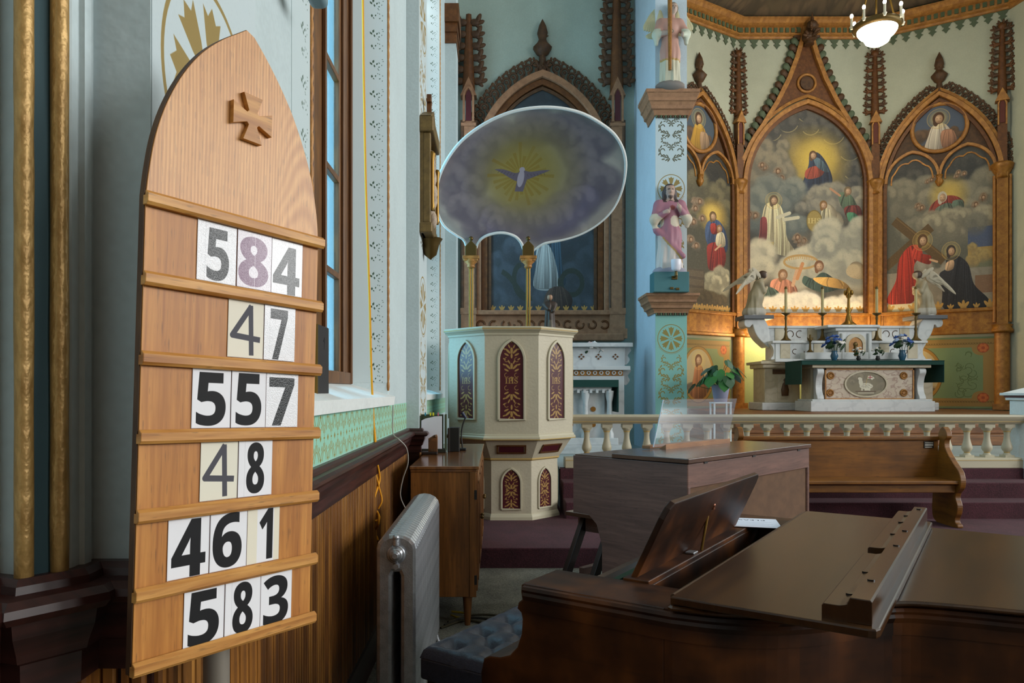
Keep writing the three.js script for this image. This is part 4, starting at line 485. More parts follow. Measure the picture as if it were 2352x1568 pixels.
rows.forEach(([y, row, cards], r) => cards.forEach(([n, x0, x1, s], i) => { const w = x1 - x0 - 0.0006, h = 0.0955, m = digitTex({ n, ...s });
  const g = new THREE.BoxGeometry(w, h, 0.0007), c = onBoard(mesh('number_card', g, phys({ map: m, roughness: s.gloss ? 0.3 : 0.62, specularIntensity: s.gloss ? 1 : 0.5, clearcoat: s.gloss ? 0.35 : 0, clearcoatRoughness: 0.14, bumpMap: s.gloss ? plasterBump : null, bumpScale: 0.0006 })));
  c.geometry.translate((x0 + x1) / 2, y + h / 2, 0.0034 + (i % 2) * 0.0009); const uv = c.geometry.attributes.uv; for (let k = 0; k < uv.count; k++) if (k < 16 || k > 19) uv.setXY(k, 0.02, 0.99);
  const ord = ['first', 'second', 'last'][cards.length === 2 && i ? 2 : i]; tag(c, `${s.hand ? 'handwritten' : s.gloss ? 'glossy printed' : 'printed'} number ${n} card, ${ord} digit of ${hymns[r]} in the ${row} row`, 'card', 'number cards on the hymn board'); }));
// ---------------------------------------------------------------- cord, plaque, station frame
{ const D = 4.1, pts = [[833, -40], [836, 200], [841, 450], [849, 690], [853, 850], [860, 1000], [866, 1060], [872, 1100], [862, 1135], [856, 1160], [866, 1175], [872, 1190], [862, 1196], [858, 1182], [868, 1178], [870, 1200], [862, 1222], [868, 1240]].map(([x, y], i) => at(x, y, D + (i > 6 ? 0.05 * sin(i * 2) : 0)));
  const b = [[850, 850], [855, 960], [862, 1040], [860, 1080], [868, 1120], [874, 1150], [866, 1168]].map(([x, y], i) => at(x + 3, y, D + 0.02)), e = [[866, 1178], [858, 1186], [846, 1190], [852, 1205], [846, 1230]].map(([x, y]) => at(x, y, D + 0.03));
  tag(mesh('window_cord', [tube(pts, 0.0065, 220, 6), tube(b, 0.005, 60, 6), tube(e, 0.003, 30, 6)], M.rope), 'bright yellow cord hanging beside the window, knotted at its end', 'cord'); }
{ const t = thing('black_slab', 'black slab with gold edge leaning on the window sill behind the hymn board', 'plaque', [0, 0, 0]); const g = rb(0.012, 0.285, 0.2, -0.735, 1.63, -3.085, 0.003); mesh('slab', [g], paint(0x1f1d20, 0.6), t); mesh('gold_edge', [bx(0.014, 0.285, 0.006, -0.735, 1.63, -2.983)], M.brass, t, 'gold edge'); mesh('cross_mark', [bx(0.002, 0.05, 0.008, -0.7285, 1.7, -3.1), bx(0.002, 0.008, 0.03, -0.7285, 1.71, -3.1)], paint(0x2c2a2d, 0.4), t); }
{ const t = thing('carved_wall_shrine', 'carved brown and gilt devotional frame on the far pilaster', 'wall frame', [PF, 0, -5.93]);
  mesh('back_board', [rb2(0, 0.035, 2.72, 3.6, -0.27, 0.27, 0.006)], M.bronze, t); for (const z of [-0.24, 0.24]) { mesh('post', [rb2(0.03, 0.085, 2.8, 3.5, z - 0.035, z + 0.035, 0.008)], M.bronze, t); mesh('gilt_column', [lathe([[0.012, 2.9], [0.022, 2.93], [0.016, 2.96], [0.016, 3.28], [0.026, 3.34], [0.014, 3.36]], 10).translate(0.095, 0, z)], M.brass, t); }
  mesh('base_ledge', [rb2(0, 0.1, 2.72, 2.8, -0.3, 0.3, 0.012)], M.bronze, t); mesh('cornice', [rb2(0, 0.11, 3.5, 3.62, -0.3, 0.3, 0.012), ext([[-0.3, 3.62], [0.3, 3.62], [0, 3.76]], 0.08).rotateY(PI / 2).translate(0.01, 0, 0)], M.bronze, t); mesh('bracket', [lathe([[0, 2.56], [0.05, 2.6], [0.07, 2.68], [0.1, 2.73]], 12).translate(0.06, 0, 0)], M.oldBrass, t); mesh('finial', [rb(0.04, 0.16, 0.03, 0.05, 3.82, 0, 0.006), rb(0.04, 0.03, 0.1, 0.05, 3.84, 0, 0.006)], M.giltDark, t);
  mesh('relief', [...Array.from({ length: 9 }, (_, i) => sph(0.05, 0.06 + 0.03 * H(i, 1, 1), 2.9 + 0.06 * i, (H(i, 2, 1) - 0.5) * 0.3, 0.8, 1.6, 0.8, 10))], std({ map: giltTex(0x8a7a6a, 0xc4b09a, 131, 0.2), roughness: 0.6 }), t); }
// ---------------------------------------------------------------- cast iron radiator, section by section
{ const t = thing('radiator', 'silver painted cast iron column radiator below the window', 'radiator', [-0.42, 0, -3.07]); const n = 26, pitch = 1.23 / n, hgt = 0.9;
  const prof = (w, y0, y1, r) => { const o = []; for (let i = 0; i <= 8; i++) { const a = PI * i / 8; o.push([w / 2 * cos(a), y1 - r + r * sin(a)]); } o.push([-w / 2, y0 + r * 0.6], [-w / 2 + r * 0.5, y0], [w / 2 - r * 0.5, y0], [w / 2, y0 + r * 0.6]); return o; };
  const slot = [[-0.016, 0.16], [0.016, 0.16], [0.016, 0.72], [0.01, 0.735], [-0.01, 0.735], [-0.016, 0.72]].reverse();
  const sec = uvBox(merge([ext(prof(0.172, 0.07, hgt, 0.065), pitch * 0.95, 0.017, [slot])])); for (let i = 0; i < n; i++) { const m = mesh('section', sec, M.silver, t); m.position.z = -(i + 1) * pitch; }
  const hub = lathe([[0, 0], [0.036, 0], [0.04, 0.008], [0.034, 0.014], [0.028, 0.012], [0.028, 0.02], [0.022, 0.026], [0.016, 0.024], [0.016, 0.032], [0, 0.034]], 20).rotateX(PI / 2).translate(0, 0.815, 0.0); mesh('hub_plug', [hub, cyl(0.012, 0.012, 0.02, 0.0, 0, 0, 6).rotateX(PI / 2).translate(0, 0.815, 0.035)], M.silver, t); mesh('air_vent', [cyl(0.012, 0.014, 0.03, 0, 0.868, 0.008, 10), sph(0.014, 0, 0.885, 0.008)], M.silver, t);
  mesh('boss', [cyl(0.013, 0.016, 0.022, 0, 0, 0, 6).rotateX(PI / 2).translate(0, 0.765, 0.008)], M.silver, t);
  for (const z of [-0.03, -1.2]) for (const s of [-1, 1]) mesh('leg', [tube([[s * 0.06, 0.1, z], [s * 0.075, 0.05, z], [s * 0.09, 0.012, z]], 0.016, 10, 8), sph(0.022, s * 0.092, 0.013, z, 1.1, 0.6, 1, 10)], M.silver, t); }
// ---------------------------------------------------------------- cabinet and what stands on it
{ const t = thing('sideboard', 'long honey brown wooden cabinet on tapered legs along the wainscot', 'cabinet', [-0.335, 0, -4.64]); const L = 1.95;
  mesh('body', [rb2(-0.21, 0.2, 0.19, 1.0, -L, -0.004, 0.004)], M.cabinet, t); mesh('top', [rb2(-0.215, 0.225, 1.0, 1.022, -L - 0.01, 0.012, 0.005), rb2(-0.21, 0.212, 0.985, 1.0, -L, 0.004, 0.003)], M.cabinetTop, t);
  mesh('corner_post', [rb2(0.165, 0.208, 0.19, 0.985, -0.03, 0.003, 0.004)], M.cabinet, t);
  for (let i = 0; i < 4; i++) { const z0 = -0.04 - i * 0.475, d = mesh('door', [rb2(0.2, 0.216, 0.22, 0.97, z0 - 0.46, z0, 0.003)], M.cabinet, t); mesh('door_moulding', [rb2(0.214, 0.222, 0.28, 0.3, z0 - 0.42, z0 - 0.04, 0.003), rb2(0.214, 0.222, 0.9, 0.92, z0 - 0.42, z0 - 0.04, 0.003), rb2(0.214, 0.222, 0.28, 0.92, z0 - 0.06, z0 - 0.04, 0.003), rb2(0.214, 0.222, 0.28, 0.92, z0 - 0.42, z0 - 0.4, 0.003)], M.cabinet, d); mesh('knob', [sph(0.013, 0.236, 0.62, z0 - (i % 2 ? 0.05 : 0.42), 1, 1, 1, 12), cyl(0.006, 0.006, 0.02, 0, 0, 0, 8).rotateZ(PI / 2).translate(0.224, 0.62, z0 - (i % 2 ? 0.05 : 0.42))], M.oldBrass, d); }
  for (const y of [0.84, 0.3]) mesh('hinge', [box2(0.196, 0.211, y - 0.03, y + 0.03, -0.004, 0.006)], M.black, t, 'black hinge');
  for (const [x, z] of [[-0.17, -0.05], [0.15, -0.05], [-0.17, -L + 0.05], [0.15, -L + 0.05]]) mesh('leg', [cyl(0.032, 0.018, 0.19, x, 0.095, z, 8)], M.cabinet, t); }
{ const y = 1.022, t = thing('open_book', 'green covered book standing open on the cabinet with coloured page tabs', 'book', [-0.5, y, -5.62]);
  mesh('cover', [rb2(-0.085, 0.09, 0.01, 0.295, -0.06, -0.05, 0.003), rb(0.012, 0.285, 0.11, 0.105, 0.152, -0.09, 0.003).rotateY(0), rb2(-0.095, -0.083, 0.01, 0.285, -0.06, -0.02, 0.003)], paint(0x2f3a22, 0.6), t); const pg = ext([[-0.082, 0.03], [0.078, 0.03], [0.078, 0.282], [0.02, 0.278], [-0.05, 0.262], [-0.078, 0.248]], 0.03, 0.002).translate(0, 0, -0.05); mesh('page_block', [pg], M.paper, t); mesh('lower_board', [rb2(-0.085, 0.11, 0, 0.03, -0.1, -0.02, 0.003)], paint(0x24261a, 0.6), t);
  for (const [x, c] of [[-0.05, 0x3b93a8], [-0.01, 0xd6cf2a], [0.012, 0xd6cf2a], [0.05, 0xc26a80]]) mesh('page_tab', [bx(0.012, 0.024, 0.001, x, 0.297, -0.048)], paint(c, 0.6), t); }
{ const t = thing('wooden_plaque', 'small brown carved wooden block in front of the open book', 'figurine', [-0.475, 1.022, -5.5]); mesh('block', [ext([[-0.034, 0.02], [0.034, 0.02], [0.034, 0.135], [0.028, 0.15], [0.006, 0.145], [-0.02, 0.128], [-0.034, 0.12]], 0.025, 0.003)], M.stepWood, t); mesh('carving', [tube([[-0.026, 0.1, 0.026], [-0.01, 0.12, 0.027], [0.01, 0.135, 0.027], [0.024, 0.132, 0.026]], 0.004, 16, 6), sph(0.011, 0.016, 0.138, 0.026), bx(0.03, 0.012, 0.006, -0.002, 0.034, 0.027)], M.umber, t); mesh('foot', [rb2(-0.085, 0.035, 0, 0.022, -0.03, 0.05, 0.005)], M.pianoDark, t); }
{ const t = thing('black_book_row', 'dark binder standing beside the open book on the cabinet', 'binder', [-0.335, 1.022, -5.72]); mesh('cover', [rb2(-0.03, 0.045, 0, 0.19, -0.1, 0, 0.004)], M.black, t); mesh('spine', [rb2(-0.047, -0.028, 0, 0.185, -0.1, 0.004, 0.004)], paint(0x2b211a, 0.6), t); }
{ const t = thing('microphone', 'small black microphone on a bendy neck in front of the pulpit', 'microphone', [-0.27, 1.022, -5.85]); mesh('base', [rb2(-0.03, 0.03, 0, 0.02, -0.04, 0.03, 0.006)], M.black, t); mesh('neck', [tube([[0, 0.02, 0], [-0.01, 0.12, 0], [0.0, 0.2, 0], [0.02, 0.26, 0]], 0.006, 20, 8)], M.black, t); mesh('head', [cyl(0.014, 0.011, 0.055, 0, 0, 0, 14).rotateZ(0.6).translate(0.012, 0.28, 0)], paint(0x28304a, 0.4), t); }
// wires: along the cap rail, on the floor
tag(mesh('wire', [tube([at(903, 930, 4.3), at(902, 985, 4.3), at(905, 1000, 4.25), at(915, 1008, 4.2), at(934, 1030, 4.3), at(937, 1062, 4.35), at(925, 1100, 4.4), at(920, 1140, 4.45), at(938, 1180, 4.5)], 0.004, 60, 6)], paint(0xa8a49c, 0.5)), 'thin pale wire running over the cap rail and down behind the cabinet', 'wire');
for (let i = 0; i < 3; i++) { const p = [[-0.35, 4.6], [-0.2, 4.75], [0.0, 4.62 + i * 0.05], [0.2, 4.35 + i * 0.04], [0.45, 4.2 + i * 0.1]].map(([x, d], k) => V3(x + i * 0.02, 0.009 + 0.004 * i, -d - i * 0.045)); tag(mesh('floor_cable', [tube(p, 0.008, 40, 6)], i === 1 ? M.cable : paint(0x35301a, 0.6)), ['olive power cable on the carpet nearest the cabinet leg', 'black power cable on the carpet between two olive ones', 'olive power cable on the carpet nearest the platform'][i], 'cable'); }
tag(mesh('cable_tail', [tube([[-0.3, 0.012, -4.85], [-0.24, 0.012, -4.8], [-0.18, 0.02, -4.83], [-0.22, 0.012, -4.9], [-0.3, 0.012, -4.93]], 0.007, 30, 6)], paint(0xb09a18, 0.6)), 'short yellow cable end lying under the cabinet', 'cable');
// ---------------------------------------------------------------- grand piano: u runs to the tail, v to the bass side, z = -v
const PT = Math.atan2(-0.5645, 0.8258), PO = [0.416, 0, -1.748];
const smooth = (pts, n = 60) => new THREE.CatmullRomCurve3(pts.map(([x, y]) => V3(x, y, 0)), false, 'centripetal').getPoints(n).map((p) => [p.x, p.y]);
{ const t = thing('grand_piano', 'dark brown grand piano with its front lid folded back and music desk raised', 'piano', PO, PT);
  const curve = smooth([[0, 0.0125], [0.1, 0.034], [0.2, 0.084], [0.3, 0.18], [0.37, 0.28], [0.45, 0.372], [0.56, 0.412], [0.7, 0.445], [0.95, 0.54], [1.2, 0.72], [1.36, 0.95], [1.38, 1.2], [1.28, 1.4], [1.1, 1.49], [0.9, 1.5]], 70), plan = [[-0.02, 0.012], ...curve, [-0.02, 1.5]];
  mesh('case', [prismPlan(plan, 0.62, 0.9)], M.piano, t);
  const ring = (o) => [[-0.02, 0.012], ...curve, [-0.02, 1.5]].map(([x, y]) => [x, y]); const P = ring();
  mesh('rim', [sweepPlan([[0, 0.974], [0.0, 0.9], [-0.05, 0.9], [-0.05, 0.974], [0, 0.974]], plan)], M.piano, t);
  mesh('rim_moulding', [sweepPlan([[0, 0.97], [0.01, 0.968], [0.014, 0.96], [0.008, 0.952], [0.012, 0.944], [0.004, 0.93], [0.004, 0.9], [0, 0.9]], [[-0.42, 0.012], ...plan.slice(1, -1), [-0.42, 1.5]])], M.piano, t);
  mesh('rim_bead', [sweepPlan([[0, 0.648], [0.008, 0.646], [0.01, 0.638], [0, 0.632]], [[-0.56, 0.012], ...plan.slice(1, -1), [-0.56, 1.5]])], M.pianoDark, t);
  const cheek = [[-0.43, 0.97], [-0.424, 0.974], [-0.02, 0.974], [-0.02, 0.62], [-0.562, 0.62], [-0.566, 0.7], [-0.556, 0.742], [-0.535, 0.754], [-0.5, 0.758], [-0.468, 0.77], [-0.444, 0.796], [-0.43, 0.836], [-0.427, 0.876], [-0.431, 0.892], [-0.444, 0.902], [-0.44, 0.92], [-0.428, 0.93], [-0.432, 0.95]].reverse();
  for (const [v0, v1] of [[0.012, 0.205], [1.315, 1.5]]) mesh('cheek', [ext(cheek, v1 - v0, 0.005).translate(0, 0, -v1)], M.piano, t);
  mesh('key_bed', [rb2(-0.555, -0.02, 0.62, 0.7, -1.32, -0.2, 0.005)], M.piano, t); mesh('fallboard', [ext([[-0.43, 0.72], [-0.43, 0.76], [-0.37, 0.9], [-0.345, 0.945], [-0.3, 0.958], [-0.235, 0.958], [-0.235, 0.72]].reverse(), 1.11, 0.004).translate(0, 0, -1.315)], M.pianoTop, t);
  mesh('felt_strip', [box2(-0.262, -0.242, 0.957, 0.964, -1.3, -0.21)], paint(0x12331e, 0.9), t, 'green felt strip'); mesh('plate', [box2(-0.235, 0.02, 0.88, 0.9, -1.32, -0.2)], M.oldBrass, t);
  for (let i = 0; i < 40; i++) mesh('tuning_pin', cyl(0.0035, 0.0035, 0.03, -0.03 + 0.022 * (i % 2), 0.915, -0.24 - i * 0.026, 6), M.blackGloss, t);
  mesh('desk_tray', [rb2(-0.215, -0.138, 0.962, 0.982, -1.3, -0.2, 0.004), rb2(-0.15, -0.134, 0.91, 0.968, -1.3, -0.2, 0.003)], M.piano, t); mesh('tray_rail', [rb2(-0.1, -0.09, 0.9, 0.935, -1.29, -0.21, 0.002)], M.pianoDark, t);
  { const e1 = V3(0, 0, -1), e2 = V3(0.1, 0.216, 0).normalize(), e3 = e1.clone().cross(e2); const b = new THREE.Matrix4().makeBasis(e1, e2, e3).setPosition(-0.2, 0.982, 0);
    const q = [[0.22, 0], [0.225, 0.19], [0.235, 0.222], [0.255, 0.238], [1.105, 0.238], [1.13, 0.226], [1.14, 0.2], [1.145, 0]].reverse(); const d = mesh('music_desk', [ext(q, 0.018, 0.003).applyMatrix4(b)], M.piano, t);
    mesh('prop_stick', [bar([-0.128, 1.128, -0.68], [-0.146, 0.983, -0.655], 0.0045)], M.brass, d); mesh('prop_hinge', [bar([-0.116, 1.165, -0.685], [-0.116, 1.115, -0.68], 0.006), sph(0.01, -0.118, 1.128, -0.682), sph(0.009, -0.116, 1.165, -0.685)], paint(0x7a4a34, 0.35, 0.7), d); mesh('catch', [rb2(-0.175, -0.145, 0.982, 0.988, -0.62, -0.58, 0.002)], M.silver, d); }
  // lid: main leaf, folded front leaf with its stop rail
  const lidPlan = [[0, 0.0], ...curve.map(([x, y]) => [x + 0.01, y - 0.018]), [0, 1.515]]; mesh('main_lid', [prismPlan(lidPlan, 0.975, 0.9885), sweepPlan([[0, 0.988], [0.008, 0.984], [0.008, 0.98], [0, 0.975]], lidPlan)], M.pianoTop, t); mesh('scratch', [bar([0.86, 0.989, -0.5], [0.8, 0.989, -1.45], 0.0008, 0.0008, 5)], paint(0x8d8474, 0.6), t);
  const flap = mesh('front_lid', [ext([[0.002, -0.004], [0.425, -0.004], [0.44, 0.0], [0.446, 0.018], [0.446, 1.49], [0.438, 1.504], [0.002, 1.504]].map((p) => p), 0.02, 0.004).applyMatrix4(new THREE.Matrix4().set(1, 0, 0, 0, 0, 0, 1, 0.99, 0, -1, 0, 0, 0, 0, 0, 1))], M.pianoTop, t);
  const railHigh = ext([[0.05, 0], [0.098, 0], [0.098, 0.05], [0.094, 0.054], [0.056, 0.054], [0.053, 0.046], [0.05, 0.042]], 1.47, 0.002).translate(0.332, 1.009, -1.49); mesh('stop_rail', [railHigh], M.pianoTop, flap);
  for (const [v0, v1] of [[0.02, 0.615], [0.705, 1.49]]) mesh('stop_step', [ext([[0, 0], [0.052, 0], [0.052, 0.04], [0.046, 0.037], [0.034, 0.034], [0.004, 0.034], [0, 0.03]], v1 - v0, 0.001).translate(0.332, 1.009, -v1)], M.pianoTop, flap); mesh('lock_plate', [rb2(0.345, 0.378, 1.009, 1.014, -0.69, -0.63, 0.001)], M.oldBrass, flap, 'brass lock plate in the gap of the rail'); for (const [u, v] of [[0.372, 0.12], [0.405, 0.2], [0.372, 0.36], [0.41, 0.66], [0.372, 0.95], [0.408, 0.92], [0.37, 1.2], [0.372, 1.36], [0.408, 1.42]]) mesh('screw', cyl(0.008, 0.008, 0.004, u, u > 0.39 ? 1.0645 : 1.0455, -v, 12), M.blackGloss, flap);
  mesh('piano_hinge', [bar([-0.004, 1.0, -0.03], [-0.004, 1.0, -1.49], 0.0075)], M.umber, t, 'dull brass piano hinge');
  const leg = lathe([[0, 0.0], [0.03, 0.0], [0.035, 0.05], [0.05, 0.1], [0.04, 0.13], [0.06, 0.4], [0.08, 0.5], [0.06, 0.53], [0.085, 0.57], [0.085, 0.62], [0, 0.62]], 18); for (const [u, v] of [[-0.3, 0.16], [-0.3, 1.34], [1.05, 1.05]]) mesh('leg', [leg.clone().translate(u, 0, -v)], M.piano, t);
  mesh('pedal_lyre', [rb(0.05, 0.45, 0.03, -0.12, 0.38, -0.66, 0.01), rb(0.05, 0.45, 0.03, -0.12, 0.38, -0.84, 0.01), rb(0.1, 0.06, 0.26, -0.12, 0.13, -0.75, 0.01)], M.piano, t); for (const v of [0.7, 0.75, 0.8]) mesh('pedal', [rb(0.12, 0.012, 0.03, -0.22, 0.12, -v, 0.005)], M.brass, t); }
{ const pt = canvasTex(256, 320, (c) => { c.fillStyle = '#dedfea'; c.fillRect(0, 0, 256, 320); c.fillStyle = '#3a3a44'; c.font = 'bold 44px sans-serif'; c.save(); c.translate(128, 70); c.rotate(PI); c.textAlign = 'center'; c.fillText('PLEASE', 0, 16); c.restore(); c.fillStyle = 'rgba(90,90,110,0.5)'; for (let i = 0; i < 7; i++) c.fillRect(30, 130 + i * 24, 196 - (i % 3) * 20, 4); });
  const s = thing('paper_sheet', 'white printed sheet reading PLEASE lying on the far end of the piano', 'paper', PO, PT); const g = new THREE.BoxGeometry(0.21, 0.0006, 0.2); mesh('sheet', g.rotateY(0.35).translate(-0.15, 0.9855, -1.24), std({ map: pt, roughness: 0.7 }), s); }
// tufted piano bench
{ const t = thing('piano_bench', 'piano bench with tufted dark blue cushion at the keyboard', 'bench', [PO[0], 0, PO[2]], PT);
  const nu = 36, nv = 72, U0 = -1.19, U1 = -0.8, V0 = 0.48, V1 = 1.24, g = new THREE.PlaneGeometry(1, 1, nu, nv), p = g.attributes.position, buttons = [];
  for (let i = 0; i < 2; i++) for (let j = 0; j < 4; j++) buttons.push([(i + 0.5) / 2, (j + 0.5) / 4]); for (let j = 0; j < 3; j++) buttons.push([0.5, (j + 1) / 4]);
  for (let i = 0; i < p.count; i++) { const a = p.getX(i) + 0.5, b = p.getY(i) + 0.5, u = lerp(U0, U1, a), v = lerp(V0, V1, b), e = Math.min(a * (U1 - U0), (1 - a) * (U1 - U0), b * (V1 - V0), (1 - b) * (V1 - V0)); let dip = 0; for (const [x, y] of buttons) { const dx = (a - x) * (U1 - U0), dy = (b - y) * (V1 - V0), r = Math.hypot(dx, dy); dip += 0.045 * Math.exp(-r * r / 0.0016) + 0.012 * Math.exp(-Math.pow(Math.abs(dx) - Math.abs(dy), 2) / 0.0003) * Math.exp(-r / 0.09); } const edge = 0.05 * (1 - Math.sqrt(cl(1 - Math.pow(cl(1 - e / 0.05), 2)))); p.setXYZ(i, u, 0.525 - dip - edge, -v); }
  g.computeVertexNormals(); mesh('cushion', [g, rb2(U0, U1, 0.39, 0.476, -V1, -V0, 0.012)], M.vinyl, t); for (const [x, y] of buttons) mesh('button', sph(0.011, lerp(U0, U1, x), 0.484, -lerp(V0, V1, y), 1, 0.6, 1, 10), M.vinyl, t);
  mesh('apron', [rb2(U0 + 0.02, U1 - 0.02, 0.33, 0.395, -V1 + 0.02, -V0 - 0.02, 0.005)], M.pianoDark, t); for (const u of [U0 + 0.05, U1 - 0.05]) for (const v of [V0 + 0.05, V1 - 0.05]) mesh('leg', [rb(0.045, 0.34, 0.045, u, 0.17, -v, 0.006)], M.pianoDark, t); }
// ---------------------------------------------------------------- organ console with acrylic music stand, its bench
const OT = Math.atan2(0.70, 0.714), OO = [1.008, 0, -3.85];
{ const t = thing('organ_console', 'brown electric organ console seen from behind with cloth grille', 'organ', OO, OT), W = 1.534;
  mesh('upper_body', [rb2(0, W, 0.77, 1.112, -0.77, -0.02, 0.004)], M.organ, t); mesh('end_panel', [ext([[0, 0], [0.56, 0], [0.56, 0.6], [0.6, 0.72], [0.66, 0.77], [0.775, 0.77], [0.775, 1.112], [0, 1.112]], 0.03, 0.002).rotateY(PI / 2).translate(-0.004, 0, 0)], M.organ, t); mesh('end_panel', [rb2(W - 0.03, W + 0.004, 0, 1.112, -0.56, 0, 0.003)], M.organ, t);
  mesh('lower_body', [rb2(0.02, W - 0.02, 0.02, 0.78, -0.54, -0.03, 0.004)], M.organ, t); mesh('back_rail', [rb2(0.0, W, 0.985, 1.112, -0.03, 0.002, 0.002)], M.organ, t); for (const x of [0.0, W - 0.022]) mesh('back_stile', [rb2(x, x + 0.022, 0.02, 0.99, -0.03, 0.003, 0.002)], M.organ, t); mesh('plinth', [rb2(0, W, 0, 0.1, -0.03, 0.002, 0.002)], M.organ, t);
  const gr = dataTex(256, 256, (u, v) => { const a = sin(u * PI * 96) * sin(v * PI * 96), n = fbm(u, v, 6, 8, 141); return mix3(hex(0x4b3424), hex(0x77573c), cl(0.45 + 0.3 * a + 0.5 * (n - 0.5))); }, 0.32); mesh('grille_cloth', [box2(0.02, W - 0.02, 0.1, 0.987, -0.03, -0.008)], std({ map: gr, roughness: 0.9 }), t);
  mesh('lid', [rb2(-0.012, W + 0.014, 1.116, 1.142, -0.485, 0.012, 0.004)], M.organTop, t); mesh('music_ledge', [rb2(0.0, W, 1.1, 1.12, -0.765, -0.49, 0.003)], M.organTop, t); for (const x of [0.16, 0.72, 1.35]) mesh('lock_notch', [box2(x, x + 0.035, 1.105, 1.116, -0.002, 0.006)], M.black, t, 'black lid catch'); }
{ const t = thing('acrylic_music_stand', 'clear acrylic music stand with wooden ledge on the organ', 'music stand', [OO[0], 1.142, OO[2]], OT); const acr = phys({ color: new THREE.Color().setRGB(0.93, 0.94, 0.98), transmission: 0.93, thickness: 0, roughness: 0.1, ior: 1.49, specularIntensity: 1 });
  const sheet = bx(0.92, 0.3, 0.005, 0.88, 0.15, 0); sheet.rotateX(0.24).translate(0, 0.012, -0.49); mesh('clear_sheet', sheet, acr, t); const edge = [bx(0.004, 0.3, 0.006, 0.419, 0.15, 0).rotateX(0.24).translate(0, 0.012, -0.49)]; mesh('polished_edge', edge, paint(0xd5dbe4, 0.2), t, 'pale polished edge');
  mesh('ledge', [ext([[0, 0], [0.05, 0], [0.0, 0.03]], 0.8).rotateY(PI / 2).scale(1, 1, 1).translate(0.45, 0, -0.42), rb2(0.4, 1.3, 0, 0.02, -0.56, -0.5, 0.003)], wood(woodTex(0xa8784e, 0x7c5232, { rep: 0.4, streak: 30, along: 'u', s: 151 }), 0.5), t); }
{ const t = thing('organ_bench', 'dark wooden organ bench with splayed legs behind the organ', 'bench', [OO[0] + 0.17, -0.02, OO[2] - 0.12], OT);
  mesh('seat', [rb2(0.44, 1.5, 0.62, 0.65, -1.42, -1.08, 0.005)], M.organTop, t); mesh('apron', [rb2(0.56, 0.6, 0.5, 0.62, -1.4, -1.1, 0.004)], M.organ, t); mesh('apron', [rb2(1.36, 1.4, 0.5, 0.62, -1.4, -1.1, 0.004)], M.organ, t);
  for (const [x, s] of [[0.58, -1], [1.38, 1]]) for (const z of [-1.13, -1.37]) mesh('leg', [ext([[0, 0.6], [0.075, 0.6], [0.075 + s * 0.34, 0], [s * 0.34, 0]], 0.04, 0.003).translate(x - 0.03, 0, z)], M.pianoDark, t); mesh('stretcher', [rb2(0.4, 1.55, 0.22, 0.28, -1.26, -1.22, 0.004)], M.organ, t); }
// ---------------------------------------------------------------- pew on the platform
{ const t = thing('pew', 'honey brown wooden pew with shaped end and knob finial', 'pew', [0, 0.17, -7.3]);
  const end = [[-0.1, 0], [0.2, 0], [0.2, 0.03], [0.17, 0.05], [0.165, 0.09], [0.19, 0.14], [0.2, 0.22], [0.17, 0.3], [0.18, 0.34], [0.23, 0.4], [0.245, 0.47], [0.22, 0.56], [0.15, 0.63], [0.07, 0.72], [0.02, 0.8], [0.02, 0.86], [0.05, 0.9], [0.035, 0.96], [-0.01, 1.0], [-0.06, 0.96], [-0.08, 0.9], [-0.06, 0.86], [-0.07, 0.8], [-0.1, 0.6], [-0.16, 0.3], [-0.16, 0.05]].map(([a, b]) => [a * 1.12, b * 0.97]);
  for (const x of [4.46, 2.4]) mesh('end_panel', [ext(smooth([...end, end[0]], 90), 0.055, 0.006).rotateY(-PI / 2).translate(x + 0.055, 0, 0)], M.pew, t);
  mesh('backrest', [rb(2.06, 0.42, 0.03, 3.44, 0.65, -0.11, 0.006).rotateX(0)], M.pew, t); mesh('top_rail', [rb2(2.42, 4.47, 0.83, 0.87, -0.14, -0.07, 0.01)], M.pew, t); mesh('seat', [rb2(2.42, 4.5, 0.425, 0.46, -0.12, 0.25, 0.01)], M.pew, t); mesh('seat_rail', [rb2(2.42, 4.46, 0.34, 0.415, 0.17, 0.2, 0.006)], M.pew, t); mesh('label_plate', [rb2(4.32, 4.42, 0.75, 0.82, -0.094, -0.088, 0.002)], paint(0x231c16, 0.4), t); mesh('plate_line', [box2(4.33, 4.41, 0.8, 0.808, -0.088, -0.086), box2(4.33, 4.41, 0.775, 0.79, -0.088, -0.086), box2(4.33, 4.4, 0.756, 0.764, -0.088, -0.086)], paint(0xc8c4bc, 0.4), t); }
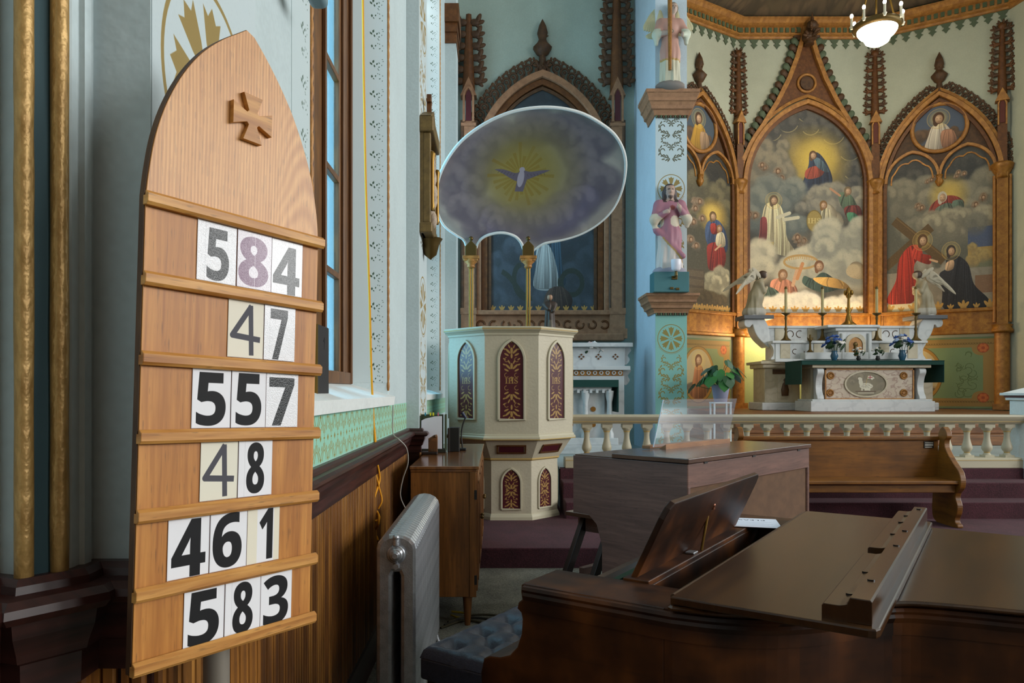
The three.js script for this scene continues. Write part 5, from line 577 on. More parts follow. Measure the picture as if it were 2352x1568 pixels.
// ---------------------------------------------------------------- pulpit
const flatShade = (g) => { g = g.index ? g.toNonIndexed() : g; g.deleteAttribute('normal'); g.computeVertexNormals(); return g; };
const octPath = (a) => Array.from({ length: 8 }, (_, k) => { const t = (22.5 + 45 * k) * PI / 180, R = a / cos(PI / 8); return [R * cos(t), R * sin(t)]; });
const PC = [0.154, 8.03];
const damask = (hgt, mono) => canvasTex(160, Math.round(160 * hgt), (c, w, h) => { c.fillStyle = '#4c1c24'; c.fillRect(0, 0, w, h); for (let i = 0; i < 900; i++) { c.fillStyle = `rgba(${rnd() > 0.5 ? '120,50,50' : '20,5,8'},0.12)`; c.fillRect(rnd() * w, rnd() * h, 3, 2); } c.fillStyle = c.strokeStyle = '#a5854c'; const lf = (x, y, a, l, b) => { c.save(); c.translate(x, y); c.rotate(a); c.beginPath(); c.ellipse(0, -l / 2, b, l / 2, 0, 0, 7); c.fill(); c.restore(); };
  const spray = (y, dir) => { lf(80, y, dir > 0 ? PI : 0, 40, 9); for (const m of [-1, 1]) { lf(80 + m * 8, y, m * (dir > 0 ? 2.3 : 0.8), 46, 7); lf(80 + m * 20, y - dir * 14, m * (dir > 0 ? 2.0 : 1.1), 34, 6); lf(80 + m * 10, y + dir * 34, m * (dir > 0 ? 2.6 : 0.5), 30, 5); lf(80 + m * 40, y + dir * 26, m * (dir > 0 ? 1.9 : 1.2), 22, 5); lf(80 + m * 40, y + dir * 60, m * (dir > 0 ? 2.1 : 1.0), 22, 5); c.lineWidth = 4; c.beginPath(); c.arc(80 + m * 34, y - dir * 40, 14, 0.6, 4.8); c.stroke(); } lf(80, y + dir * 70, dir > 0 ? PI : 0, 34, 7); };
  if (mono) { spray(h * 0.36, -1); spray(h * 0.68, 1); spray(h * 0.9, 1); spray(h * 0.16, -1); c.font = 'bold 50px serif'; c.textAlign = 'center'; c.fillText('IHS', 80, h * 0.545); c.fillRect(77, h * 0.455, 6, 30); c.fillRect(66, h * 0.462, 28, 6); } else { spray(h * 0.5, -1); spray(h * 0.56, 1); spray(h * 0.25, -1); spray(h * 0.85, 1); } });
{ const t = thing('pulpit', 'cream octagonal pulpit with burgundy and gold pointed panels', 'pulpit', [PC[0], 0, -PC[1]]);
  const wallPaint = std({ map: plasterTex(0xbcb39c, 0.04), roughness: 0.5, bumpMap: plasterBump, bumpScale: 0.0015 });
  mesh('drum', [prismPlan(octPath(0.655), 1.03, 2.1)], wallPaint, t);
  mesh('cornice', [sweepPlan([[0, 2.06], [0.012, 2.062], [0.012, 2.082], [0.03, 2.1], [0.05, 2.112], [0.055, 2.14], [0.05, 2.146], [-0.08, 2.146]].reverse(), octPath(0.655), true)], M.cream, t); mesh('gilt_line', [sweepPlan([[0.056, 2.128], [0.0575, 2.128], [0.0575, 2.121], [0.052, 2.118]], octPath(0.655), true), sweepPlan([[0.0, 1.012], [0.032, 1.012], [0.03, 1.002], [0, 1.0]], octPath(0.655), true)], M.creamGold, t);
  mesh('lower_moulding', [sweepPlan([[0, 1.06], [0.012, 1.056], [0.014, 1.04], [0.03, 1.03], [0.03, 1.012], [0, 1.0]], octPath(0.655), true)], M.cream, t);
  mesh('taper', [flatShade(new THREE.CylinderGeometry(0.655 / cos(PI / 8), 0.505 / cos(PI / 8), 0.23, 8).rotateY(PI / 8).translate(0, 0.905, 0))], wallPaint, t); mesh('pedestal', [prismPlan(octPath(0.498), 0.17, 0.8)], wallPaint, t); mesh('neck_moulding', [sweepPlan([[0, 0.81], [0.018, 0.806], [0.018, 0.792], [0, 0.78]], octPath(0.5), true)], M.creamGold, t); mesh('base_moulding', [sweepPlan([[0, 0.235], [0.01, 0.225], [0.022, 0.2], [0.024, 0.17], [0, 0.17]], octPath(0.498), true)], M.cream, t); mesh('floor', [prismPlan(octPath(0.62), 1.1, 1.14)], M.stepWood, t);
  const upper = std({ map: damask(3.2, true), roughness: 0.3 }), lower = std({ map: damask(2.2, false), roughness: 0.3 });
  for (const b of [-90, -45, 0, 45, 90]) { const r = b * PI / 180, put = (g, a) => g.translate(0, 0, a).rotateY(r);
    const A = gothic(0.236, 0.785, 0.6, 8), B = gothic(0.182, 0.405, 0.27, 8); mesh('panel', put(flat(move(A, 0, 1.215), -0.118, 0.118, 1.215, 2.0, 0.004), 0.655), upper, t); mesh('panel_frame', [put(band([...move(gothic(0.26, 0.805, 0.6, 8), 0, 1.207), [-0.13, 1.207]], 0.026, 0.02, 0.004), 0.655)], M.cream, t); mesh('panel', put(flat(move(B, 0, 0.285), -0.091, 0.091, 0.285, 0.69, 0.004), 0.498), lower, t); mesh('panel_frame', [put(band([...move(gothic(0.2, 0.42, 0.27, 8), 0, 0.28), [-0.1, 0.28]], 0.02, 0.016, 0.003), 0.498)], M.cream, t);
    const sl = Math.atan2(0.15, 0.23), put2 = (g) => g.rotateX(sl).translate(0, 0.905, 0.58).rotateY(r); mesh('small_panel', [put2(bx(0.25, 0.075, 0.012))], M.burgundy, t); mesh('small_frame', [put2(bx(0.3, 0.014, 0.022, 0, 0.046, 0)), put2(bx(0.3, 0.014, 0.022, 0, -0.046, 0)), put2(bx(0.014, 0.1, 0.022, 0.143, 0, 0)), put2(bx(0.014, 0.1, 0.022, -0.143, 0, 0))], M.giltDark, t); }
}
// sounding board above it, on two brass posts
const SC = at(1220, 408, 8.0);
{ const t = thing('sounding_board', 'tilted oval sounding board painted with a dove in golden rays', 'sounding board', [SC.x, SC.y, SC.z]);
  const O = [[1.056, -0.09], [1.037, 0.087], [0.953, 0.272], [0.812, 0.423], [0.636, 0.56], [0.459, 0.647], [0.281, 0.701], [0.101, 0.729], [-0.106, 0.732], [-0.319, 0.695], [-0.516, 0.627], [-0.698, 0.527], [-0.866, 0.374], [-0.987, 0.206], [-1.057, 0.021], [-1.081, -0.18], [-1.038, -0.349], [-0.935, -0.481], [-0.86, -0.564], [-0.832, -0.682], [-0.753, -0.7], [-0.71, -0.632], [-0.629, -0.579], [-0.509, -0.562], [-0.386, -0.585], [-0.27, -0.661], [-0.218, -0.757], [-0.196, -0.853], [-0.112, -0.884], [-0.055, -0.852], [0.042, -0.818], [0.249, -0.821], [0.458, -0.801], [0.67, -0.728], [0.86, -0.591], [0.99, -0.381]];
  const pts = new THREE.CatmullRomCurve3(O.map(([x, y]) => V3(x, y, 0)), true, 'centripetal').getPoints(180).slice(0, -1), n = pts.length, K = 16, c12 = cos(12 * PI / 180), s12 = sin(12 * PI / 180);
  const e1 = V3(c12, s12, 0), e2 = V3(-s12 * 0.79, c12 * 0.79, 0.613), e3 = e1.clone().cross(e2), B = new THREE.Matrix4().makeBasis(e1, e2, e3), dish = (q) => -0.2 * (1 - q * q);
  const build = (zo, withUv) => { const tri = [], uv = [], P = (i, k) => { const q = k / K, p = pts[i % n]; return V3(p.x * q, p.y * q, -0.2 * cl(1 - (p.x * q / 1.08) ** 2 - (p.y * q / 0.82) ** 2) + zo); }; for (let i = 0; i < n; i++) for (let k = 0; k < K; k++) for (const v of [P(i, k), P(i, k + 1), P(i + 1, k + 1), P(i, k), P(i + 1, k + 1), P(i + 1, k)]) { tri.push(v); uv.push((v.x + 1.1) / 2.2, (v.y + 0.9) / 1.65); } const g = new THREE.BufferGeometry().setFromPoints(tri); g.setAttribute('uv', new THREE.Float32BufferAttribute(uv, 2)); let h = mergeVertices(g, 1e-4); h.computeVertexNormals(); return h.applyMatrix4(B); };
  const tex = canvasTex(1024, 768, (c, w, h) => { c.fillStyle = '#9f9b94'; c.fillRect(0, 0, w, h); const b = brush(c), cx = 470, cy = 360; b.bank(60, 960, 60, 700, 90, 60, 130, [160, 154, 146], [140, 136, 132]); for (let i = 0; i < 90; i++) { const a = rnd() * 7, r = 250 + 110 * rnd(); b.cloud(cx + 40 + r * 1.15 * cos(a), cy + 10 + r * 0.8 * sin(a), 70 + 50 * rnd(), [128, 120, 122], [86, 80, 92], 0.6); } for (let i = 0; i < 26; i++) { b.cloud(280 + 520 * rnd(), 520 + 110 * rnd(), 50 + 50 * rnd(), [120, 112, 124], [88, 84, 104], 0.75); } b.glow(cx + 30, cy, 340, [124, 114, 62], 0.95); b.glow(cx + 10, cy, 210, [140, 126, 58], 0.9);
    c.save(); c.translate(cx, cy); for (let i = 0; i < 26; i++) { c.rotate(PI / 13 + 0.02 * sin(i * 5)); c.fillStyle = `rgba(122,98,30,${0.3 + 0.25 * H(i, 3, 3)})`; const l = 100 + 80 * H(i, 1, 3); c.beginPath(); c.moveTo(34, -3); c.lineTo(l, -9); c.lineTo(l, 9); c.lineTo(34, 3); c.fill(); } c.restore();
    c.save(); c.translate(cx, cy); c.rotate(0.12); c.scale(1.45, 1.35); c.translate(-cx, -cy); c.fillStyle = '#5d5664'; c.beginPath(); c.moveTo(cx - 95, cy - 34); c.bezierCurveTo(cx - 50, cy - 36, cx - 30, cy - 4, cx - 8, cy - 10); c.lineTo(cx + 8, cy - 22); c.bezierCurveTo(cx + 40, cy + 6, cx + 60, cy - 18, cx + 108, cy - 8); c.bezierCurveTo(cx + 70, cy + 6, cx + 40, cy + 16, cx + 22, cy + 22); c.lineTo(cx + 6, cy + 66); c.lineTo(cx - 24, cy + 62); c.lineTo(cx - 14, cy + 24); c.bezierCurveTo(cx - 34, cy + 16, cx - 60, cy - 14, cx - 95, cy - 34); c.fill(); c.fillStyle = '#9a94a0'; c.beginPath(); c.ellipse(cx, cy + 14, 12, 34, 0.2, 0, 7); c.fill(); c.beginPath(); c.arc(cx + 6, cy - 20, 10, 0, 7); c.fill(); c.strokeStyle = 'rgba(50,46,56,0.5)'; c.lineWidth = 2; for (let i = 0; i < 6; i++) { c.beginPath(); c.moveTo(cx - 20 - i * 11, cy - 8 - i * 4); c.lineTo(cx - 28 - i * 11, cy + 2 - i * 4); c.moveTo(cx + 24 + i * 12, cy); c.lineTo(cx + 28 + i * 12, cy + 10); c.stroke(); } c.restore(); b.speck(0, 0, w, h, 9000); });
  mesh('painted_underside', build(0), std({ map: tex, roughness: 0.55, side: THREE.DoubleSide }), t); mesh('back', build(-0.03), M.white, t);
  mesh('rim', [new THREE.TubeGeometry(new THREE.CatmullRomCurve3(pts.filter((_, i) => i % 2 === 0), true), 240, 0.017, 8, true).translate(0, 0, -0.012).applyMatrix4(B)], M.white, t, 'thin white rim'); }
for (const [x, lab] of [[-0.287, 'brass post with gabled cap carrying the sounding board, nearer the window'], [0.361, 'brass post with gabled cap carrying the sounding board, nearer the altar rail']]) { const t = thing('brass_post', lab, 'post', [x, 2.13, -8.3], 0, 'brass posts on the pulpit');
  mesh('shaft', [cyl(0.013, 0.013, 0.8, -0.012, 0.4, 0, 14), cyl(0.01, 0.01, 0.8, 0.016, 0.4, 0.006, 12)], M.brass, t); mesh('capital', [lathe([[0, 0.76], [0.04, 0.76], [0.045, 0.78], [0.04, 0.8], [0.07, 0.83], [0.075, 0.86], [0, 0.86]], 18)], M.giltPale, t); mesh('abacus', [rb(0.19, 0.035, 0.14, 0, 0.876, 0, 0.006), rb(0.16, 0.03, 0.12, 0, 0.85, 0, 0.006)], M.giltPale, t); mesh('gabled_cap', [ext([[-0.065, 0.893], [0.065, 0.893], [0.065, 1.0], [0, 1.07], [-0.065, 1.0]], 0.1, 0.006).translate(0, 0, -0.05)], M.oldBrass, t); mesh('knob', [sph(0.026, 0, 1.095, 0)], M.oldBrass, t); }
// ---------------------------------------------------------------- communion rail
{ const t = thing('altar_rail', 'cream altar rail with turned balusters in front of the sanctuary', 'altar rail', [0, 0.505, -8.39]), X0 = 0.78, X1 = 6.0, z = 0;
  mesh('kerb', [rb2(X0, X1, 0.118, 0.21, -0.12, 0.115, 0.008), rb2(X0, X1, 0.205, 0.235, -0.105, 0.1, 0.008)], M.cream, t); mesh('gilt_line', [box2(X0, X1, 0.203, 0.209, 0.1, 0.118)], M.creamGold, t);
  mesh('hand_rail', [ext([[-0.13, 0.7], [-0.125, 0.72], [0.125, 0.72], [0.135, 0.708], [0.135, 0.692], [0.12, 0.682], [0.1, 0.67], [0.095, 0.65], [0.08, 0.645], [0.075, 0.62], [-0.075, 0.62], [-0.12, 0.68]].reverse(), X1 - X0, 0.003).rotateY(PI / 2).translate(X0, 0, 0)], M.cream, t); mesh('gilt_line', [box2(X0, X1, 0.64, 0.646, 0.07, 0.099)], M.creamGold, t);
  const bal = uvBox(merge([bx(0.115, 0.05, 0.115, 0, 0.598, 0), lathe([[0.05, 0.575], [0.06, 0.572], [0.05, 0.55], [0.036, 0.535], [0.034, 0.52], [0.03, 0.49], [0.032, 0.45], [0.042, 0.4], [0.054, 0.36], [0.056, 0.335], [0.046, 0.31], [0.03, 0.295], [0.028, 0.285], [0.04, 0.27], [0.05, 0.25], [0.052, 0.235]], 20), bx(0.105, 0.03, 0.105, 0, 0.245, 0)])), ring = uvBox(merge([cyl(0.037, 0.037, 0.014, 0, 0.53, 0, 18), cyl(0.031, 0.031, 0.012, 0, 0.29, 0, 18)]));
  for (let k = -18; k <= 3; k++) { const b = mesh('baluster', bal, M.cream, t); b.position.x = 5.168 + k * 0.2295; mesh('gilt_ring', ring, M.creamGold, b); } }
{ const t = thing('rail_post', 'white gate post with dark red banded cap ending the altar rail', 'post', [6.14, 0.505, -8.39]); mesh('shaft', [rb(0.3, 0.76, 0.3, 0, 0.5, 0, 0.006)], M.white, t); mesh('plinth', [rb(0.36, 0.24, 0.36, 0, 0.12, 0, 0.008)], M.white, t); mesh('cap', [rb(0.36, 0.03, 0.36, 0, 0.9, 0, 0.006), rb(0.44, 0.03, 0.44, 0, 0.955, 0, 0.006), new THREE.CylinderGeometry(0.05, 0.3, 0.07, 4).rotateY(PI / 4).translate(0, 1.0, 0)], M.white, t); mesh('red_band', [rb(0.38, 0.022, 0.38, 0, 0.928, 0, 0.004)], M.burgundy, t, 'dark red band'); }
// ---------------------------------------------------------------- chapel altarpiece
{ const cx = 0.752, t = thing('chapel_altarpiece', 'dark gilded gothic altarpiece frame with pinnacles behind the sounding board', 'altarpiece', [cx, 0, -11.98]);
  const A = move(gothic(2.1, 3.86, 2.4, 16), 0, 2.78); mesh('backing', [ext(A, 0.03)], M.umber, t); mesh('arch_moulding', [band(A, 0.11, 0.16, 0.01)], M.tan, t); mesh('inner_moulding', [band(move(gothic(1.88, 3.72, 2.4, 16), 0, 2.8), 0.09, 0.1)], M.giltDark, t); mesh('leaf_border', [band(move(gothic(1.72, 3.6, 2.4, 16), 0, 2.82), 0.05, 0.08)], M.umber, t);
  const a = A.slice(1, -1), n = (a.length / 2) | 0; for (const h of [0, 1]) { const line = h ? a.slice(n) : a.slice(0, n + 1).reverse(), s = h ? 1 : -1; resample(line, 0.125).forEach(([x, y, an]) => { if (y < 5.0) return; const m = mesh('crocket', scroll, M.umber, t); m.position.set(x + s * 0.16 * Math.abs(sin(an)), y + 0.17 * Math.abs(cos(an)) + 0.02, 0.06); m.rotation.z = an + (s > 0 ? 0.3 : PI - 0.3); m.scale.set(s * 1.05, 1.05, 1); }); }
  mesh('finial', [cyl(0.05, 0.08, 0.36, 0, 6.8, 0.06, 8), lathe([[0, 6.92], [0.1, 6.98], [0.16, 7.08], [0.09, 7.16], [0.06, 7.22], [0.09, 7.32], [0.06, 7.44], [0, 7.56]], 10).translate(0, 0, 0.06)], M.umber, t); for (let i = 0; i < 10; i++) { const m = mesh('finial_leaf', leafGeo, M.umber, t); m.position.set(0, 6.78 + (i / 4 | 0) * 0.24, 0.07); m.rotation.y = i * PI / 2; m.scale.setScalar(1 - (i / 4 | 0) * 0.2); }
  for (const s of [-1, 1]) { const x = s * 1.2, top = s < 0 ? 7.6 : 8.5; mesh('column', [bx(0.2, 3.1, 0.22, x, 4.3, 0.1)], M.tan, t); mesh('column_edge', [cyl(0.03, 0.03, 3.1, x + s * 0.1, 4.3, 0.2, 8), cyl(0.03, 0.03, 3.1, x - s * 0.11, 4.3, 0.18, 8)], M.umber, t); mesh('column_base', [bx(0.3, 0.16, 0.3, x, 2.42, 0.1), bx(0.26, 0.1, 0.26, x, 2.78, 0.1), bx(0.24, 0.3, 0.24, x, 2.6, 0.1)], M.tan, t); mesh('niche', [ext(move(gothic(0.09, 0.5, 0.38, 4), x, 5.84), 0.02).translate(0, 0, 0.21)], M.burgundy, t); mesh('niche_frame', [band(move(gothic(0.15, 0.56, 0.4, 4), x, 5.82), 0.035, 0.05).translate(0, 0, 0.19), bx(0.24, 0.05, 0.26, x, 5.78, 0.1), ext([[x - 0.13, 6.25], [x + 0.13, 6.25], [x, 6.55]], 0.2).translate(0, 0, 0.02)], M.tan, t);
    mesh('spire', [new THREE.CylinderGeometry(0.05, 0.12, top - 6.3, 6).translate(x, (top + 6.3) / 2, 0.1)], M.giltDark, t); const k = Math.round((top - 6.4) / 0.19); for (let i = 0; i < k; i++) for (const q of [-1, 1]) { const m = mesh('crocket', leafGeo, M.umber, t); m.position.set(x + q * (0.11 - 0.06 * i / k), 6.5 + i * 0.19, 0.12); m.scale.set(q * 1.2, 1.5, 1.2); } }
  mesh('predella', [box2(-1.1, 1.1, 2.42, 2.74, 0, 0.12), rb2(-1.14, 1.14, 2.72, 2.8, 0, 0.2, 0.02), rb2(-1.3, 1.3, 2.3, 2.42, 0, 0.26, 0.02)], M.tan, t); for (let i = 0; i < 11; i++) mesh('predella_scroll', new THREE.TorusGeometry(0.06, 0.018, 6, 12, 5).rotateZ(i).translate(-1.0 + i * 0.2, 2.57, 0.12), M.giltDark, t);
  const tex = mural(1090, 165, 1400, 720, 2, (c, b) => { c.fillStyle = '#343e40'; c.fillRect(1080, 150, 340, 600); b.bank(1090, 1400, 170, 560, 50, 40, 80, [56, 70, 76], [38, 48, 54]); b.bank(1090, 1400, 520, 720, 40, 30, 60, [70, 82, 92], [46, 56, 62]); b.glow(1240, 330, 90, [130, 124, 90], 0.7); b.form([[1225, 380], [1262, 380], [1290, 470], [1300, 600], [1310, 655], [1215, 660], [1205, 560], [1212, 460]], [58, 88, 106], 14); b.form([[1232, 560], [1262, 556], [1290, 640], [1284, 664], [1222, 662], [1226, 610]], [150, 158, 156], 10); b.head(1243, 360, 16, [90, 66, 44], 1);
    c.strokeStyle = '#2a352e'; c.lineWidth = 13; c.beginPath(); c.moveTo(1130, 622); c.bezierCurveTo(1170, 640, 1180, 690, 1215, 688); c.bezierCurveTo(1160, 700, 1150, 610, 1185, 605); c.stroke(); c.beginPath(); c.arc(1328, 650, 30, 0, 7); c.stroke(); c.beginPath(); c.moveTo(1310, 676); c.quadraticCurveTo(1290, 660, 1296, 640); c.stroke(); b.form([[1262, 668], [1300, 660], [1330, 690], [1320, 716], [1250, 716]], [64, 54, 46], 5); for (let i = 0; i < 12; i++) b.lily(1104 + i * 26, 718, 12); });
  tag(mesh('altar_painting', flat(move(gothic(1.78, 3.64, 2.4, 16), 0, 2.8), -0.89, 0.89, 2.8, 6.44, 0.05).translate(cx, 0, -11.98), paintMat(tex)), 'dark blue painting of a robed figure above a coiled serpent behind the pulpit', 'painting'); }
// white side altar
const GoldDot = new THREE.CylinderGeometry(0.028, 0.028, 0.012, 12).rotateX(PI / 2);
{ const t = thing('side_altar', 'white stone side altar with gilt details in the chapel', 'altar', [0.752, 0.62, -10.2]);
  mesh('table', [rb2(-0.92, 0.92, 0.94, 1.02, -0.5, 0.0, 0.008), rb2(-0.86, 0.86, 0.88, 0.94, -0.46, -0.04, 0.008)], M.marble, t); mesh('front', [box2(-0.78, 0.78, 0.2, 0.88, -0.44, -0.16)], M.marble, t); mesh('plinth', [rb2(-1.12, 1.12, 0, 0.12, -0.8, 0.06, 0.008), rb2(-0.95, 0.95, 0.12, 0.22, -0.7, 0.0, 0.008)], M.marble, t);
  for (const x of [-0.84, -0.5, 0.5, 0.84]) { mesh('colonnette', [lathe([[0.06, 0.22], [0.06, 0.28], [0.04, 0.32], [0.036, 0.72], [0.055, 0.8], [0.065, 0.88]], 14).translate(x, 0, -0.08)], M.marble, t); }
  for (let i = 0; i < 20; i++) mesh('dentil', bx(0.035, 0.05, 0.03, -0.83 + i * 0.0875, 0.875, -0.03), M.marble, t); for (const x of [-0.62, 0.0, 0.3, 0.62]) for (const y of [0.62, 0.4]) mesh('gilt_boss', GoldDot.clone().scale(1.3, 1.3, 1).translate(x, y, -0.155), M.gilt, t); mesh('gilt_arch', [new THREE.TorusGeometry(0.09, 0.014, 8, 20, PI).translate(0.46, 0.42, -0.15), bx(0.02, 0.14, 0.02, 0.46, 0.44, -0.15)], M.gilt, t);
  mesh('gradine', [rb2(-1.12, 1.12, 0.1, 1.1, -0.86, -0.5, 0.006), rb2(-1.2, 1.2, 1.18, 1.24, -0.9, -0.44, 0.008)], M.marble, t); mesh('gilt_frieze', [box2(-1.1, 1.1, 1.1, 1.18, -0.86, -0.49)], M.giltPale, t); for (let i = 0; i < 24; i++) mesh('frieze_ring', new THREE.TorusGeometry(0.024, 0.008, 6, 12).translate(-1.06 + i * 0.092, 1.14, -0.486), M.marble, t);
  mesh('reredos', [rb2(-1.14, 1.14, 1.24, 1.52, -0.9, -0.56, 0.006), rb2(-1.24, 1.24, 1.52, 1.58, -0.95, -0.46, 0.008)], M.marble, t); for (let i = 0; i < 9; i++) { const x = -1.0 + i * 0.25; for (const [dx, dy] of [[0, 0.03], [0, -0.03], [0.03, 0], [-0.03, 0]]) mesh('gilt_boss', GoldDot.clone().scale(0.5, 0.5, 1).translate(x + dx, 1.38 + dy, -0.556), M.giltDark, t); }
  for (const s of [-1, 1]) for (const [y, k] of [[1.28, 1], [0.98, 1]]) mesh('scroll_bracket', [sided(ext(smooth([[0, 0], [0.04, -0.02], [0.1, 0.06], [0.07, 0.12], [0.12, 0.2], [0.06, 0.26], [0, 0.24], [0, 0]], 30), 0.1, 0.004), s).translate(s * 1.12, y, -0.7)], M.marble, t); }
tag(mesh('altar_cloth', [rb2(0.752 - 0.95, 0.752 + 0.95, 1.641, 1.652, -10.72, -10.17, 0.003), rb2(0.752 + 0.94, 0.752 + 0.952, 1.2, 1.65, -10.7, -10.18, 0.003), rb2(0.752 - 0.952, 0.752 - 0.94, 1.2, 1.65, -10.7, -10.18, 0.003), rb2(0.752 - 0.95, 0.752 + 0.95, 1.55, 1.645, -10.178, -10.168, 0.003)], M.cloth), 'dark green cloth over the white side altar', 'cloth');
function bouquet(name, label, x, y, z, vaseMat, cols, s, nf, vaseH, group) { const t = thing(name, label, 'flowers', [x, y, z], 0, group);
  mesh('vase', [lathe([[0, 0], [0.05 * s, 0], [0.045 * s, 0.02], [0.075 * s, vaseH * 0.5], [0.05 * s, vaseH * 0.85], [0.06 * s, vaseH]], 16)], vaseMat, t); const leaf = new THREE.SphereGeometry(0.05 * s, 8, 6).scale(0.5, 1.5, 0.25), fl = merge(Array.from({ length: 6 }, (_, i) => sph(0.028 * s, 0.024 * s * cos(i * 1.05), 0, 0.024 * s * sin(i * 1.05), 1, 0.6, 1, 8)).concat([sph(0.02 * s, 0, 0.012 * s, 0)]));
  for (let i = 0; i < nf; i++) { const a = i * 2.4, r = 0.2 * s * Math.sqrt((i + 0.5) / nf), h = vaseH + 0.1 * s + 0.26 * s * (1 - r / (0.2 * s)) * 0.9 + 0.06 * s * H(i, 1, 6), m = mesh('flower', fl, cols[i % cols.length], t); m.position.set(r * cos(a), h, r * sin(a)); m.rotation.set(0.7 * sin(a) * r / (0.2 * s), 0, -0.7 * cos(a) * r / (0.2 * s)); m.scale.setScalar(1.1); }
  for (let i = 0; i < nf; i++) { const a = i * 2.1 + 0.5, r = 0.17 * s * (0.5 + 0.5 * H(i, 2, 6)), m = mesh('leaf', leaf, M.foliage, t); m.position.set(r * cos(a), vaseH + 0.06 * s + 0.12 * s * H(i, 3, 6), r * sin(a)); m.rotation.set(sin(a) * 0.9, a, -cos(a) * 0.9); } mesh('stems', Array.from({ length: 6 }, (_, i) => bar([0.01 * cos(i), vaseH * 0.5, 0.01 * sin(i)], [0.08 * s * cos(i), vaseH + 0.15 * s, 0.08 * s * sin(i)], 0.005 * s, 0.004 * s, 6)), M.foliage, t); return t; }
M.foliage = std({ color: 0x1f3d1c, roughness: 0.55 }); const flWhite = paint(0xd4d0cc, 0.7), flPink = paint(0xc8a8a6, 0.7), flBlue = paint(0x2b4f94, 0.7), flPale = paint(0x8fa6cc, 0.7), vaseBlue = paint(0x2c5570, 0.25), vaseWhite = paint(0xc9d0d4, 0.25);
bouquet('flower_vase', 'white vase of pale pink and white flowers on the side altar', 1.42, 1.86, -10.83, vaseWhite, [flWhite, flPink, flWhite], 0.75, 9, 0.14);
